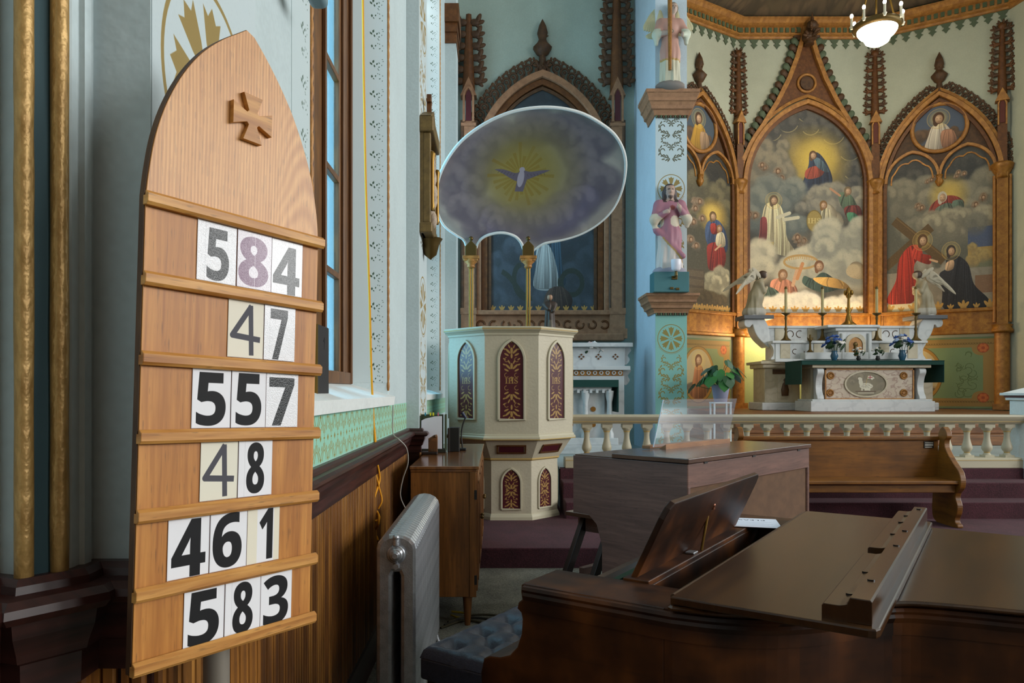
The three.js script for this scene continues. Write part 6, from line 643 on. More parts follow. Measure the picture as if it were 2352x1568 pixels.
// ---------------------------------------------------------------- high altar
const HX = 7.2, HZ = -14.0;
const sCurve = (w, h) => smooth([[0, 0], [w, 0], [w * 0.95, h * 0.1], [w * 0.7, h * 0.2], [w * 0.55, h * 0.45], [w * 0.75, h * 0.7], [w * 1.05, h * 0.85], [w * 1.0, h * 0.96], [w * 0.6, h], [0, h], [0, h * 0.5], [0, 0]], 44);
{ const t = thing('high_altar', 'marble altar table with scrolled brackets and lamb medallion', 'altar', [HX, 1.1, HZ]);
  mesh('plinth', [rb2(-1.18, 1.2, 0, 0.2, -0.75, 0.0, 0.01), rb2(-1.14, 1.16, 0.2, 0.235, -0.72, -0.03, 0.01)], M.marble, t); mesh('front_panel', [box2(-0.86, 0.86, 0.23, 0.84, -0.6, -0.12)], M.breccia, t); mesh('panel_border', [box2(-0.86, 0.86, 0.8, 0.83, -0.13, -0.105), box2(-0.86, 0.86, 0.23, 0.255, -0.13, -0.105), box2(0.835, 0.86, 0.23, 0.83, -0.13, -0.105), box2(-0.86, -0.835, 0.23, 0.83, -0.13, -0.105)], M.giltPale, t); mesh('end_block', [box2(-1.08, 1.08, 0.23, 0.84, -0.68, -0.24)], M.marbleWarm, t);
  mesh('table_slab', [rb2(-1.14, 1.14, 0.84, 0.93, -0.72, -0.02, 0.01), rb2(-1.34, 1.34, 0.92, 0.962, -0.74, 0.02, 0.008)], M.marbleWarm, t); for (const s of [-1, 1]) mesh('scroll_bracket', [ext(sCurve(0.17, 0.6), 0.13, 0.008).rotateY(-PI / 2).translate(0.065, 0, 0).translate(s * 0.98, 0.235, -0.2)], M.marble, t);
  const ro = merge([new THREE.TorusGeometry(0.058, 0.016, 8, 18), cyl(0.03, 0.03, 0.02, 0, 0, 0, 10).rotateX(PI / 2), ...Array.from({ length: 8 }, (_, i) => sph(0.014, 0.042 * cos(i * PI / 4), 0.042 * sin(i * PI / 4), 0.004, 1, 1, 0.6, 6))]); for (const [x, y] of [[-0.75, 0.69], [-0.76, 0.36], [0.66, 0.69], [0.66, 0.36]]) mesh('gilt_rosette', uvBox(ro.clone().translate(x, y, -0.11)), M.gilt, t);
  const lamb = canvasTex(384, 240, (c) => { c.fillStyle = '#7d735a'; c.fillRect(0, 0, 384, 240); brush(c).bank(0, 384, 0, 240, 20, 30, 70, [140, 130, 106], [110, 100, 80]); c.fillStyle = '#cfc9b4'; c.beginPath(); c.ellipse(196, 140, 62, 30, 0, 0, 7); c.fill(); c.beginPath(); c.ellipse(146, 104, 19, 36, -0.15, 0, 7); c.fill(); c.beginPath(); c.ellipse(140, 72, 21, 15, 0.35, 0, 7); c.fill(); c.fillRect(150, 158, 14, 26); c.fillRect(220, 158, 14, 26); c.fillRect(180, 164, 52, 18); c.strokeStyle = '#b89a50'; c.lineWidth = 4; c.beginPath(); c.moveTo(190, 130); c.lineTo(214, 40); c.stroke(); c.fillStyle = '#d8d2c0'; c.beginPath(); c.moveTo(212, 46); c.quadraticCurveTo(240, 30, 276, 66); c.quadraticCurveTo(258, 70, 250, 84); c.quadraticCurveTo(230, 60, 208, 72); c.fill(); c.fillStyle = '#9c3036'; c.fillRect(212, 54, 44, 7); c.fillRect(228, 36, 7, 36); c.fillStyle = '#57412c'; c.fillRect(96, 186, 190, 8); c.fillStyle = '#b7ae96'; c.fillRect(120, 200, 150, 10); c.strokeStyle = 'rgba(90,84,66,0.5)'; c.lineWidth = 2; for (let i = 0; i < 30; i++) { c.beginPath(); c.arc(150 + 100 * H(i, 1, 8), 120 + 40 * H(i, 2, 8), 5, 0, 4); c.stroke(); } });
  const el = Array.from({ length: 48 }, (_, i) => [-0.07 + 0.4 * cos(i * PI / 24), 0.53 + 0.245 * sin(i * PI / 24)]); mesh('medallion', flat(shape(el), -0.47, 0.33, 0.285, 0.775, -0.115), std({ map: lamb, roughness: 0.5 }), t, 'oval medallion of a lamb with a banner'); mesh('medallion_frame', [band([...el, el[0]], 0.03, 0.025).translate(0, 0, -0.12)], M.marbleWarm, t); }
tag(mesh('altar_cloth', [rb2(HX - 1.38, HX + 1.36, 2.063, 2.08, HZ - 0.76, HZ + 0.04, 0.004), rb2(HX - 1.38, HX - 1.365, 1.62, 2.075, HZ - 0.74, HZ + 0.03, 0.004), rb2(HX + 1.345, HX + 1.36, 1.66, 2.075, HZ - 0.74, HZ + 0.03, 0.004), rb2(HX - 1.37, HX + 1.35, 1.995, 2.075, HZ + 0.026, HZ + 0.04, 0.004)], M.cloth), 'dark green cloth over the marble high altar', 'cloth');
{ const t = thing('altar_reredos', 'white marble reredos with volute brackets behind the altar table', 'reredos', [HX, 1.1, -15.3]);
  for (const s of [-1, 1]) { mesh('pedestal', [rb2(s * 1.36 - 0.36, s * 1.36 + 0.36, 0.16, 0.86, -0.3, 0.36, 0.01)], M.marbleWarm, t); mesh('pedestal_base', [rb2(s * 1.36 - 0.44, s * 1.36 + 0.44, 0, 0.16, -0.36, 0.44, 0.02)], M.marble, t); mesh('pedestal_cap', [rb2(s * 1.36 - 0.42, s * 1.36 + 0.42, 0.86, 0.96, -0.36, 0.42, 0.02), rb2(s * 1.36 - 0.48, s * 1.36 + 0.48, 0.94, 1.0, -0.4, 0.48, 0.015)], M.marbleWarm, t); mesh('pedestal_frieze', [box2(s * 1.36 - 0.2, s * 1.36 + 0.24, 0.74, 0.84, 0.35, 0.37)], M.umber, t); mesh('niche_panel', [box2(s * 1.36 - 0.1, s * 1.36 + 0.2, 0.24, 0.7, 0.34, 0.37)], M.marbleWarm, t); mesh('niche_figure', [lathe([[0, 0.3], [0.07, 0.3], [0.08, 0.42], [0.05, 0.54], [0.02, 0.58], [0.035, 0.62], [0, 0.66]], 12).scale(1, 1, 0.5).translate(s * 1.36 + 0.05, 0, 0.38)], M.umber, t); }
  mesh('lower_tier', [rb2(-1.58, 1.58, 0.98, 1.04, -0.2, 0.56, 0.01), rb2(-1.5, 1.5, 1.04, 1.38, -0.2, 0.36, 0.008), rb2(-1.58, 1.58, 1.37, 1.42, -0.2, 0.42, 0.008), rb2(-1.0, 0.95, 1.03, 1.17, 0.3, 0.62, 0.008)], M.marble, t); mesh('upper_tier', [rb2(-1.55, 1.55, 1.42, 1.72, -0.3, 0.06, 0.008), rb2(-1.6, 1.6, 1.7, 1.75, -0.3, 0.1, 0.008)], M.marble, t);
  for (const x of [-1.3, -0.62, 0.72, 1.3]) { mesh('pilaster_strip', [rb2(x - 0.1, x + 0.1, 1.44, 1.7, 0.05, 0.075, 0.004)], M.marbleWarm, t); mesh('pilaster_strip', [rb2(x - 0.1, x + 0.1, 1.06, 1.36, 0.35, 0.375, 0.004)], M.marbleWarm, t); } for (const x of [-0.98, 1.02]) { mesh('incised_scroll', [...[-1, 1].flatMap((m) => [new THREE.TorusGeometry(0.07, 0.008, 6, 16, 4).rotateZ(m).translate(x + m * 0.1, 1.58, 0.062), new THREE.TorusGeometry(0.05, 0.007, 6, 14, 4).rotateZ(m + 2).translate(x + m * 0.12, 1.2, 0.362)])], M.umber, t); }
  for (const s of [-1, 1]) { const g = ext(smooth([[0, 0], [0.02, 0.2], [0.06, 0.36], [0.16, 0.5], [0.3, 0.56], [0.46, 0.52], [0.54, 0.42], [0.52, 0.32], [0.43, 0.29], [0.37, 0.35], [0.34, 0.26], [0.28, 0.12], [0.16, -0.02], [0.02, -0.12], [0, 0]], 60), 0.4, 0.015); mesh('volute_bracket', [sided(g, s).translate(s * 1.52, 1.42, -0.26)], M.marble, t); mesh('bracket_slab', [rb2(Math.min(s * 1.48, s * 2.1), Math.max(s * 1.48, s * 2.1), 1.88, 1.96, -0.34, 0.24, 0.012)], M.slab, t, 'grey stone slab'); mesh('side_scroll', [sided(ext(sCurve(0.12, 0.36), 0.14, 0.006), s).translate(s * 1.46, 1.04, 0.2)], M.marble, t); }
}
{ const t = thing('tabernacle', 'white marble tabernacle with arched gilt door on the high altar', 'tabernacle', [HX + 0.02, 2.1, -14.82]); mesh('body', [rb2(-0.34, 0.34, 0, 0.62, -0.4, 0.1, 0.01)], M.marble, t); mesh('canopy', [rb2(-0.42, 0.42, 0.6, 0.66, -0.45, 0.16, 0.012), rb2(-0.6, 0.46, 0.66, 0.72, -0.5, 0.2, 0.02)], M.marble, t); mesh('surround', [ext(move(gothic(0.4, 0.5, 0.34, 8), 0, 0.04), 0.03, 0.004, [move(gothic(0.29, 0.42, 0.26, 8), 0, 0.06)]).translate(0, 0, 0.1)], M.marbleWarm, t); mesh('door', [ext(move(gothic(0.29, 0.42, 0.26, 8), 0, 0.06), 0.015).translate(0, 0, 0.1)], M.gilt, t, 'gilt door'); mesh('door_relief', [cyl(0.03, 0.05, 0.2, 0, 0.2, 0.118, 10), sph(0.05, 0, 0.33, 0.112, 1, 1, 0.5, 10)], M.oldBrass, t); for (const s of [-1, 1]) mesh('column', [cyl(0.03, 0.03, 0.5, s * 0.27, 0.3, 0.12, 12)], M.marble, t); }
const stickGeo = lathe([[0, 0], [0.11, 0], [0.1, 0.02], [0.05, 0.06], [0.03, 0.12], [0.022, 0.2], [0.034, 0.24], [0.02, 0.28], [0.018, 0.42], [0.03, 0.46], [0.02, 0.5], [0.03, 0.52], [0.085, 0.55], [0.09, 0.57], [0, 0.575]], 14);
let first;
for (const [x, lab] of [[5.93, 'tall brass candlestick with cream candle beside the kneeling angel near the potted plant'], [6.68, 'tall brass candlestick with cream candle behind the darker blue bouquet'], [7.79, 'tall brass candlestick with cream candle next to the tabernacle door'], [8.59, 'tall brass candlestick with cream candle behind the paler blue bouquet']]) { const t = thing('candlestick', lab, 'candlestick', [x, 2.52, -14.98], 0, 'tall candlesticks on the high altar'); mesh('stem', uvBox(merge([stickGeo])), M.oldBrass, t); mesh('candle', [cyl(0.026, 0.028, 0.5, 0, 0.82, 0, 12)], paint(0xb3a678, 0.6), t); mesh('burner_cap', [cyl(0.02, 0.034, 0.05, 0, 1.085, 0, 10)], M.oldBrass, t); }
{ const t = thing('altar_cross_stand', 'tall ornate brass stand on top of the tabernacle', 'candlestick', [7.2, 2.82, -14.95]); mesh('stem', [lathe([[0, 0], [0.16, 0], [0.14, 0.04], [0.07, 0.1], [0.05, 0.2], [0.03, 0.26], [0.06, 0.32], [0.03, 0.38], [0.024, 0.56], [0.05, 0.6], [0.06, 0.7], [0.03, 0.78], [0, 0.8]], 16)], M.brass, t); for (let i = 0; i < 6; i++) mesh('ornament_leaf', [sph(0.03, 0.07 * cos(i * 1.05), 0.68, 0.07 * sin(i * 1.05), 1, 1.8, 1, 8)], M.brass, t); }
{ const t = thing('small_candlestick', 'small brass candlestick standing on the white altar step', 'candlestick', [6.37, 2.275, -14.85]); mesh('stem', [lathe([[0, 0], [0.07, 0], [0.06, 0.02], [0.025, 0.06], [0.018, 0.2], [0.03, 0.23], [0.055, 0.27], [0.02, 0.29], [0.018, 0.36], [0, 0.37]], 14)], M.oldBrass, t); mesh('arm', [tube([[-0.06, 0.3, 0], [0, 0.26, 0], [0.06, 0.3, 0]], 0.01, 12, 6)], M.oldBrass, t); }
bouquet('flower_bouquet', 'bouquet of deep blue and white flowers in blue vase nearer the small candlestick', 6.63, 2.08, -14.35, vaseBlue, [flBlue, flBlue, flWhite], 1.0, 13, 0.2); bouquet('flower_bouquet', 'bouquet of blue and pale flowers in blue vase nearer the cross bearer mural', 8.02, 2.08, -14.45, vaseBlue, [flBlue, flPale, flWhite, flBlue], 1.0, 14, 0.22); bouquet('small_plant', 'small pot of white flowers below the tabernacle door', 7.13, 2.08, -14.4, M.black, [flWhite], 0.6, 7, 0.1); bouquet('small_plant', 'small dark pot of leaves with few white flowers beside the tabernacle', 7.52, 2.08, -14.42, M.black, [M.foliage, flWhite, M.foliage], 0.6, 7, 0.1);
// floodlights standing behind the reredos, turned to the gilded wall
const lampGlow = std({ color: 0x2a2016, emissive: new THREE.Color().setRGB(1, 0.68, 0.32), emissiveIntensity: 4 });
for (const [x, w] of [[6.05, 'nearer the potted plant'], [7.2, 'behind the tabernacle'], [8.35, 'nearer the cross bearer mural']]) { const t = thing('flood_lamp', 'small warm floodlight on the floor behind the reredos, ' + w, 'lamp', [x, 1.7, -16.1], 0, 'floodlights behind the reredos'); mesh('housing', [rb(0.2, 0.12, 0.12, 0, 0.95, 0.02, 0.02), cyl(0.03, 0.05, 1.5, 0, 0.15, 0.02, 10)], M.black, t); mesh('lamp_glass', [bx(0.17, 0.09, 0.01, 0, 0.955, -0.045)], lampGlow, t); const l = new THREE.PointLight(new THREE.Color().setRGB(1, 0.7, 0.38), 3.0); l.position.set(x, 2.72, -16.21); l.castShadow = true; l.shadow.radius = 3; scene.add(l); }
// ---------------------------------------------------------------- chandelier
{ const p = [7.08, 8.2, -13.6], t = thing('chandelier', 'brass ring chandelier with glowing glass bowl and candle bulbs', 'chandelier', p); const glow = std({ color: 0xfff4e0, emissive: new THREE.Color().setRGB(1, 0.93, 0.8), emissiveIntensity: 6 });
  mesh('glass_bowl', [lathe([[0, -0.28], [0.12, -0.27], [0.2, -0.22], [0.235, -0.15], [0.24, -0.12], [0.3, -0.09], [0.34, -0.03], [0.35, 0.03], [0, 0.03]], 32)], glow, t); mesh('ring', [lathe([[0.33, 0.0], [0.4, 0.02], [0.43, 0.07], [0.4, 0.12], [0.34, 0.14], [0.33, 0.0]], 36)], M.oldBrass, t);
  for (let i = 0; i < 8; i++) { const a = i * PI / 4 + 0.2, x = 0.44 * cos(a), z = 0.44 * sin(a), cnd = mesh('candle_tube', [cyl(0.022, 0.022, 0.16, x, 0.18, z, 10), cyl(0.04, 0.02, 0.05, x, 0.08, z, 10)], paint(0xd8d0b8, 0.5), t); mesh('bulb', [sph(0.03, x, 0.3, z, 1, 1.5, 1, 10)], std({ color: 0xffffff, emissive: new THREE.Color().setRGB(1, 0.9, 0.72), emissiveIntensity: 14 }), cnd); } for (let i = 0; i < 3; i++) { const a = i * 2.094; mesh('chain', [tube([[0.36 * cos(a), 0.12, 0.36 * sin(a)], [0.16 * cos(a), 0.9, 0.16 * sin(a)], [0.02, 1.6, 0]], 0.018, 30, 6)], M.brass, t); } mesh('rod', [cyl(0.015, 0.015, 2.1, 0, 2.5, 0, 8)], M.brass, t);
  const l = new THREE.PointLight(new THREE.Color().setRGB(1, 0.8, 0.54), 9); l.position.set(p[0], p[1] - 0.42, p[2]); l.castShadow = true; l.shadow.radius = 8; scene.add(l); }
// ---------------------------------------------------------------- potted plant on white stand
{ const x = 3.065, z = -10, s = thing('plant_stand', 'white metal plant stand behind the altar rail', 'stand', [x, 0.62, z]); mesh('top', [rb(0.25, 0.02, 0.22, 0, 0.715, 0, 0.006)], M.white, s); for (const [a, b] of [[-1, -1], [1, -1], [-1, 1], [1, 1]]) mesh('leg', [rb(0.022, 0.71, 0.022, a * 0.11, 0.355, b * 0.09, 0.004)], M.white, s); mesh('brace', [rb(0.22, 0.015, 0.015, 0, 0.2, 0.09, 0.004), rb(0.22, 0.015, 0.015, 0, 0.2, -0.09, 0.004)], M.white, s);
  const t = thing('potted_plant', 'leafy green houseplant with heart shaped leaves in lavender pot', 'plant', [x, 1.345, z]); mesh('pot', [lathe([[0, 0], [0.085, 0], [0.12, 0.21], [0.128, 0.215], [0.128, 0.235], [0.112, 0.235], [0.1, 0.19], [0, 0.19]], 28)], paint(0x8a88a0, 0.5), t); mesh('soil', [cyl(0.1, 0.1, 0.01, 0, 0.195, 0, 20)], paint(0x20150d, 0.95), t);
  const hs = new THREE.Shape(); hs.moveTo(0, 0); hs.bezierCurveTo(0.05, 0.05, 0.095, 0.0, 0.09, -0.055); hs.bezierCurveTo(0.085, -0.12, 0.03, -0.16, 0, -0.19); hs.bezierCurveTo(-0.03, -0.16, -0.085, -0.12, -0.09, -0.055); hs.bezierCurveTo(-0.095, 0.0, -0.05, 0.05, 0, 0); const lg = new THREE.ExtrudeGeometry(hs, { depth: 0.003, bevelEnabled: false, curveSegments: 6 }); { const p = lg.attributes.position; for (let i = 0; i < p.count; i++) p.setZ(i, p.getZ(i) - 2.2 * p.getX(i) ** 2 - 1.2 * p.getY(i) ** 2); lg.computeVertexNormals(); } const lm = [0x1d4a24, 0x27592a, 0x173d20, 0x2e6a2c].map((c) => std({ color: c, roughness: 0.38 }));
  for (let i = 0; i < 30; i++) { const a = i * 2.4 + 0.4, k = (i + 0.5) / 30, r = 0.06 + 0.2 * Math.sqrt(H(i, 1, 9)) + (i === 4 ? 0.13 : 0), h = 0.24 + 0.34 * (1 - r / 0.32) * H(i, 2, 9) + 0.12 + (i % 7 === 0 ? 0.1 : 0) - (r > 0.22 ? 0.08 : 0), X = r * cos(a), Z = r * sin(a), m = mesh('leaf', lg, lm[i % 4], t); m.position.set(X, h, Z); m.rotation.order = 'YXZ'; m.rotation.set(-0.5 - 0.5 * H(i, 3, 9), Math.atan2(X, Z), 0.7 * (H(i, 4, 9) - 0.5)); m.scale.setScalar(0.62 + 0.35 * H(i, 5, 9)); mesh('stem', [tube([[0, 0.19, 0], [X * 0.4, h * 0.75, Z * 0.4], [X, h, Z]], 0.0035, 8, 5)], lm[1], m).matrixAutoUpdate = true; const st = m.children[0]; m.updateMatrix(); st.applyMatrix4(m.matrix.clone().invert()); } }
// ---------------------------------------------------------------- statues: one continuous surface each, meshed from a distance field
const smin = (a, b, k) => { const h = cl(0.5 + 0.5 * (b - a) / k); return lerp(b, a, h) - k * h * (1 - h); };
function cone(p, a, b, r0, r1) { const bx_ = b[0] - a[0], by = b[1] - a[1], bz = b[2] - a[2], px = p[0] - a[0], py = p[1] - a[1], pz = p[2] - a[2], t = cl((px * bx_ + py * by + pz * bz) / (bx_ * bx_ + by * by + bz * bz)); return Math.hypot(px - bx_ * t, py - by * t, pz - bz * t) - lerp(r0, r1, t); }
const ell = (p, c, r) => { const x = (p[0] - c[0]) / r[0], y = (p[1] - c[1]) / r[1], z = (p[2] - c[2]) / r[2], k = Math.hypot(x, y, z); return (k - 1) * Math.min(r[0], r[1], r[2]); };
function surface(f, lo, hi, cell, color) {                         // surface nets
  const n = [0, 1, 2].map((i) => Math.ceil((hi[i] - lo[i]) / cell) + 1), V = new Float32Array(n[0] * n[1] * n[2]), id = (i, j, k) => i + n[0] * (j + n[1] * k), P = (i, j, k) => [lo[0] + i * cell, lo[1] + j * cell, lo[2] + k * cell];
  for (let k = 0; k < n[2]; k++) for (let j = 0; j < n[1]; j++) for (let i = 0; i < n[0]; i++) V[id(i, j, k)] = f(P(i, j, k));
  const vid = new Int32Array(V.length).fill(-1), pos = [], idx = [];
  for (let k = 0; k < n[2] - 1; k++) for (let j = 0; j < n[1] - 1; j++) for (let i = 0; i < n[0] - 1; i++) { let c = 0, x = 0, y = 0, z = 0; const g = (a, b, q) => V[id(i + a, j + b, k + q)]; const E = (a, b) => { const A = g(...a), B = g(...b); if ((A < 0) !== (B < 0)) { const t = A / (A - B); x += a[0] + (b[0] - a[0]) * t; y += a[1] + (b[1] - a[1]) * t; z += a[2] + (b[2] - a[2]) * t; c++; } };
    for (const [a, b] of EDGES) E(a, b); if (c) { vid[id(i, j, k)] = pos.length / 3; pos.push(lo[0] + (i + x / c) * cell, lo[1] + (j + y / c) * cell, lo[2] + (k + z / c) * cell); } }
  const quad = (a, b, c, d, flip) => { if (a < 0 || b < 0 || c < 0 || d < 0) return; flip ? idx.push(a, c, b, a, d, c) : idx.push(a, b, c, a, c, d); };
  for (let k = 1; k < n[2] - 1; k++) for (let j = 1; j < n[1] - 1; j++) for (let i = 1; i < n[0] - 1; i++) { const s = V[id(i, j, k)] < 0; if (s !== V[id(i + 1, j, k)] < 0) quad(vid[id(i, j - 1, k - 1)], vid[id(i, j, k - 1)], vid[id(i, j, k)], vid[id(i, j - 1, k)], !s); if (s !== V[id(i, j + 1, k)] < 0) quad(vid[id(i - 1, j, k - 1)], vid[id(i - 1, j, k)], vid[id(i, j, k)], vid[id(i, j, k - 1)], !s); if (s !== V[id(i, j, k + 1)] < 0) quad(vid[id(i - 1, j - 1, k)], vid[id(i, j - 1, k)], vid[id(i, j, k)], vid[id(i - 1, j, k)], !s); }
  const g = new THREE.BufferGeometry(); g.setAttribute('position', new THREE.Float32BufferAttribute(pos, 3)); g.setIndex(idx); g.computeVertexNormals(); const col_ = [], c = new THREE.Color();
  for (let i = 0; i < pos.length; i += 3) { c.set(color([pos[i], pos[i + 1], pos[i + 2]])); col_.push(c.r, c.g, c.b); } g.setAttribute('color', new THREE.Float32BufferAttribute(col_, 3)); return g;
}
const EDGES = []; for (const a of [0, 1]) for (const b of [0, 1]) { EDGES.push([[0, a, b], [1, a, b]], [[a, 0, b], [a, 1, b]], [[a, b, 0], [a, b, 1]]); }
const plasterPaint = std({ vertexColors: true, roughness: 0.55 });
const fold = (p, n, amp, tw = 0) => amp * sin(n * Math.atan2(p[0], p[2]) + tw * p[1]) + amp * 0.5 * sin((n * 1.7 + 1) * Math.atan2(p[0], p[2]) - tw * 1.6 * p[1]);
const fingers = (h, dir, s = 1) => [-1.5, -0.5, 0.5, 1.5].map((k, i) => bar([h[0], h[1] + k * 0.011 * s, h[2]], [h[0] + dir[0] * 0.05 * s * [0.85, 1, 0.95, 0.75][i], h[1] + dir[1] * 0.05 * s + k * 0.013 * s, h[2] + dir[2] * 0.05 * s], 0.008 * s, 0.006 * s, 6)).concat([bar(h, [h[0] + dir[0] * 0.02 * s, h[1] + 0.035 * s, h[2] + 0.012 * s], 0.009 * s, 0.007 * s, 6)]);
function tint(g, c) { g = g.index ? g.toNonIndexed() : g; const k = new THREE.Color(c), a = new Float32Array(g.attributes.position.count * 3); for (let i = 0; i < a.length; i += 3) { a[i] = k.r; a[i + 1] = k.g; a[i + 2] = k.b; } const r = new THREE.BufferGeometry(); r.setAttribute('position', g.attributes.position); r.setAttribute('normal', g.attributes.normal); r.setAttribute('color', new THREE.BufferAttribute(a, 3)); return r; }
const bare = (g) => { g = g.toNonIndexed(); const r = new THREE.BufferGeometry(); for (const k of ['position', 'normal', 'color']) r.setAttribute(k, g.attributes[k]); return r; };
// standing bearded man in pink mantle
{ const f = (p) => { const q = [p[0], p[1], p[2] * 1.15]; let d = cone(q, [0, 0.06, 0], [0, 0.52, 0], 0.185, 0.15) - (p[1] < 0.75 ? fold(p, 7, 0.012, 5) : 0); d = smin(d, cone(q, [0, 0.5, 0], [0, 0.88, -0.01], 0.15, 0.12), 0.08); d = smin(d, cone(q, [-0.13, 0.97, 0], [0.13, 0.97, 0], 0.085, 0.085), 0.1); d = smin(d, cone(p, [0, 1.0, 0], [0, 1.1, 0.01], 0.055, 0.05), 0.03); 
    for (const [s, e, h] of [[-1, [-0.23, 0.76, 0.06], [-0.06, 0.86, 0.17]], [1, [0.24, 0.77, 0.05], [0.1, 0.93, 0.16]]]) { d = smin(d, cone(p, [s * 0.16, 0.98, 0], e, 0.07, 0.06), 0.05); d = smin(d, cone(p, e, h, 0.062, 0.035), 0.03); d = smin(d, cone(p, e, [e[0], e[1] - 0.1, e[2] - 0.02], 0.05, 0.03), 0.05); }
    d = smin(d, ell(p, [0, 1.185, 0.012], [0.07, 0.098, 0.082]), 0.02); d = smin(d, ell(p, [0, 1.2, -0.02], [0.088, 0.1, 0.088]), 0.02); d = smin(d, cone(p, [-0.075, 1.17, -0.02], [-0.08, 1.03, -0.01], 0.035, 0.026), 0.02); d = smin(d, cone(p, [0.075, 1.17, -0.02], [0.08, 1.03, -0.01], 0.035, 0.026), 0.02); d = smin(d, ell(p, [0, 1.105, 0.055], [0.035, 0.035, 0.035]), 0.015); d = smin(d, cone(p, [0, 1.2, 0.09], [0, 1.165, 0.103], 0.009, 0.014), 0.008);
    d = smin(d, cone(p, [-0.2, 0.6, 0.06], [0.16, 0.22, 0.14], 0.05, 0.04), 0.05); return d; };
  const color = (p) => { const [x, y, z] = p; if (y > 1.03 && z > 0.035 && Math.abs(x) < 0.062 && y < 1.26) { if (y < 1.108 && z > 0.06) return 0x54403a; if (Math.abs(y - 1.2) < 0.012 && Math.abs(Math.abs(x) - 0.028) < 0.014) return 0x43332c; return 0xa88a7a; } if (y > 1.01 && Math.abs(x) < 0.125 && (y > 1.24 || Math.abs(x) > 0.045 || z < 0.03)) { if (y > 1.075 || (Math.abs(x) > 0.05 && Math.abs(x) < 0.112)) return 0x3a2c2a; if (Math.abs(x) < 0.06) return 0xa88a7a; } if (y > 0.83 && z > 0.13 && Math.abs(x) < 0.13) return 0xb59a8c; const hem = cl(0.36 - 1.35 * x, 0.1, 0.56) + 0.02 * sin(14 * x); if (y < hem - 0.03) return 0xc3b8b0; if (y < hem + 0.005 && y > hem - 0.03 && y < 0.5) return 0xa78445; if (Math.hypot((x - 0.06) * 1.3, y - 0.74) < 0.085 + 0.012 * sin(20 * y) && z > 0.05) return 0xc4b6a0; if (Math.hypot(Math.abs(x) - 0.21, y - 0.735, z - 0.06) < 0.115) return 0xc4b6a0; if (Math.hypot(x - 0.02, y - 0.93) < 0.035 && z > 0.08) return 0x8c3f3a; return 0x9a6674; };
  const t = thing('pink_robed_statue', 'painted statue of a bearded man in pink mantle over white robe on the pier', 'statue', [2.44, 3.16, -10.29]), skin = 0xb59a8c; const g = surface(f, [-0.36, -0.02, -0.22], [0.36, 1.34, 0.3], 0.011, color); const body = mesh('figure', mergeGeometries([bare(g), ...fingers([-0.05, 0.86, 0.185], [0.5, 0.7, 0.2]).map((q) => tint(q, skin)), ...fingers([0.1, 0.935, 0.175], [-0.7, 0.6, 0.2]).map((q) => tint(q, skin))]), plasterPaint, t);
  mesh('rock_base', [sph(0.24, 0, 0.0, 0, 1.05, 0.45, 0.75, 14)], paint(0x8d8c98, 0.8), t); t.scale.set(0.98, 0.965, 0.8); }
{ const t = thing('statue_block', 'dark teal painted block under the statue in pink', 'pedestal', [2.43, 2.87, -10.28]); mesh('block', [rb(0.49, 0.28, 0.28, 0, 0.14, 0, 0.006)], M.tealBox, t); mesh('small_mount', [rb(0.05, 0.03, 0.02, 0.0, 0.05, 0.15, 0.005), rb(0.05, 0.03, 0.02, 0.08, 0.04, 0.15, 0.005)], M.oldBrass, t); }
{ const t = thing('votive_lamp', 'white glass sanctuary lamp on brass bracket before the statue in pink', 'lamp', [2.47, 3.05, -10.05]); mesh('glass_cup', [lathe([[0, 0.09], [0.04, 0.09], [0.062, 0.12], [0.07, 0.2], [0.07, 0.25], [0.062, 0.25], [0.055, 0.13], [0, 0.11]], 24)], paint(0xd8d4dc, 0.3), t); mesh('bracket', [cyl(0.018, 0.024, 0.06, 0, 0.06, 0, 12), bar([0, 0.03, 0], [0, 0.02, -0.1], 0.012), rb(0.08, 0.05, 0.03, 0, 0.015, -0.09, 0.006)], M.oldBrass, t); }
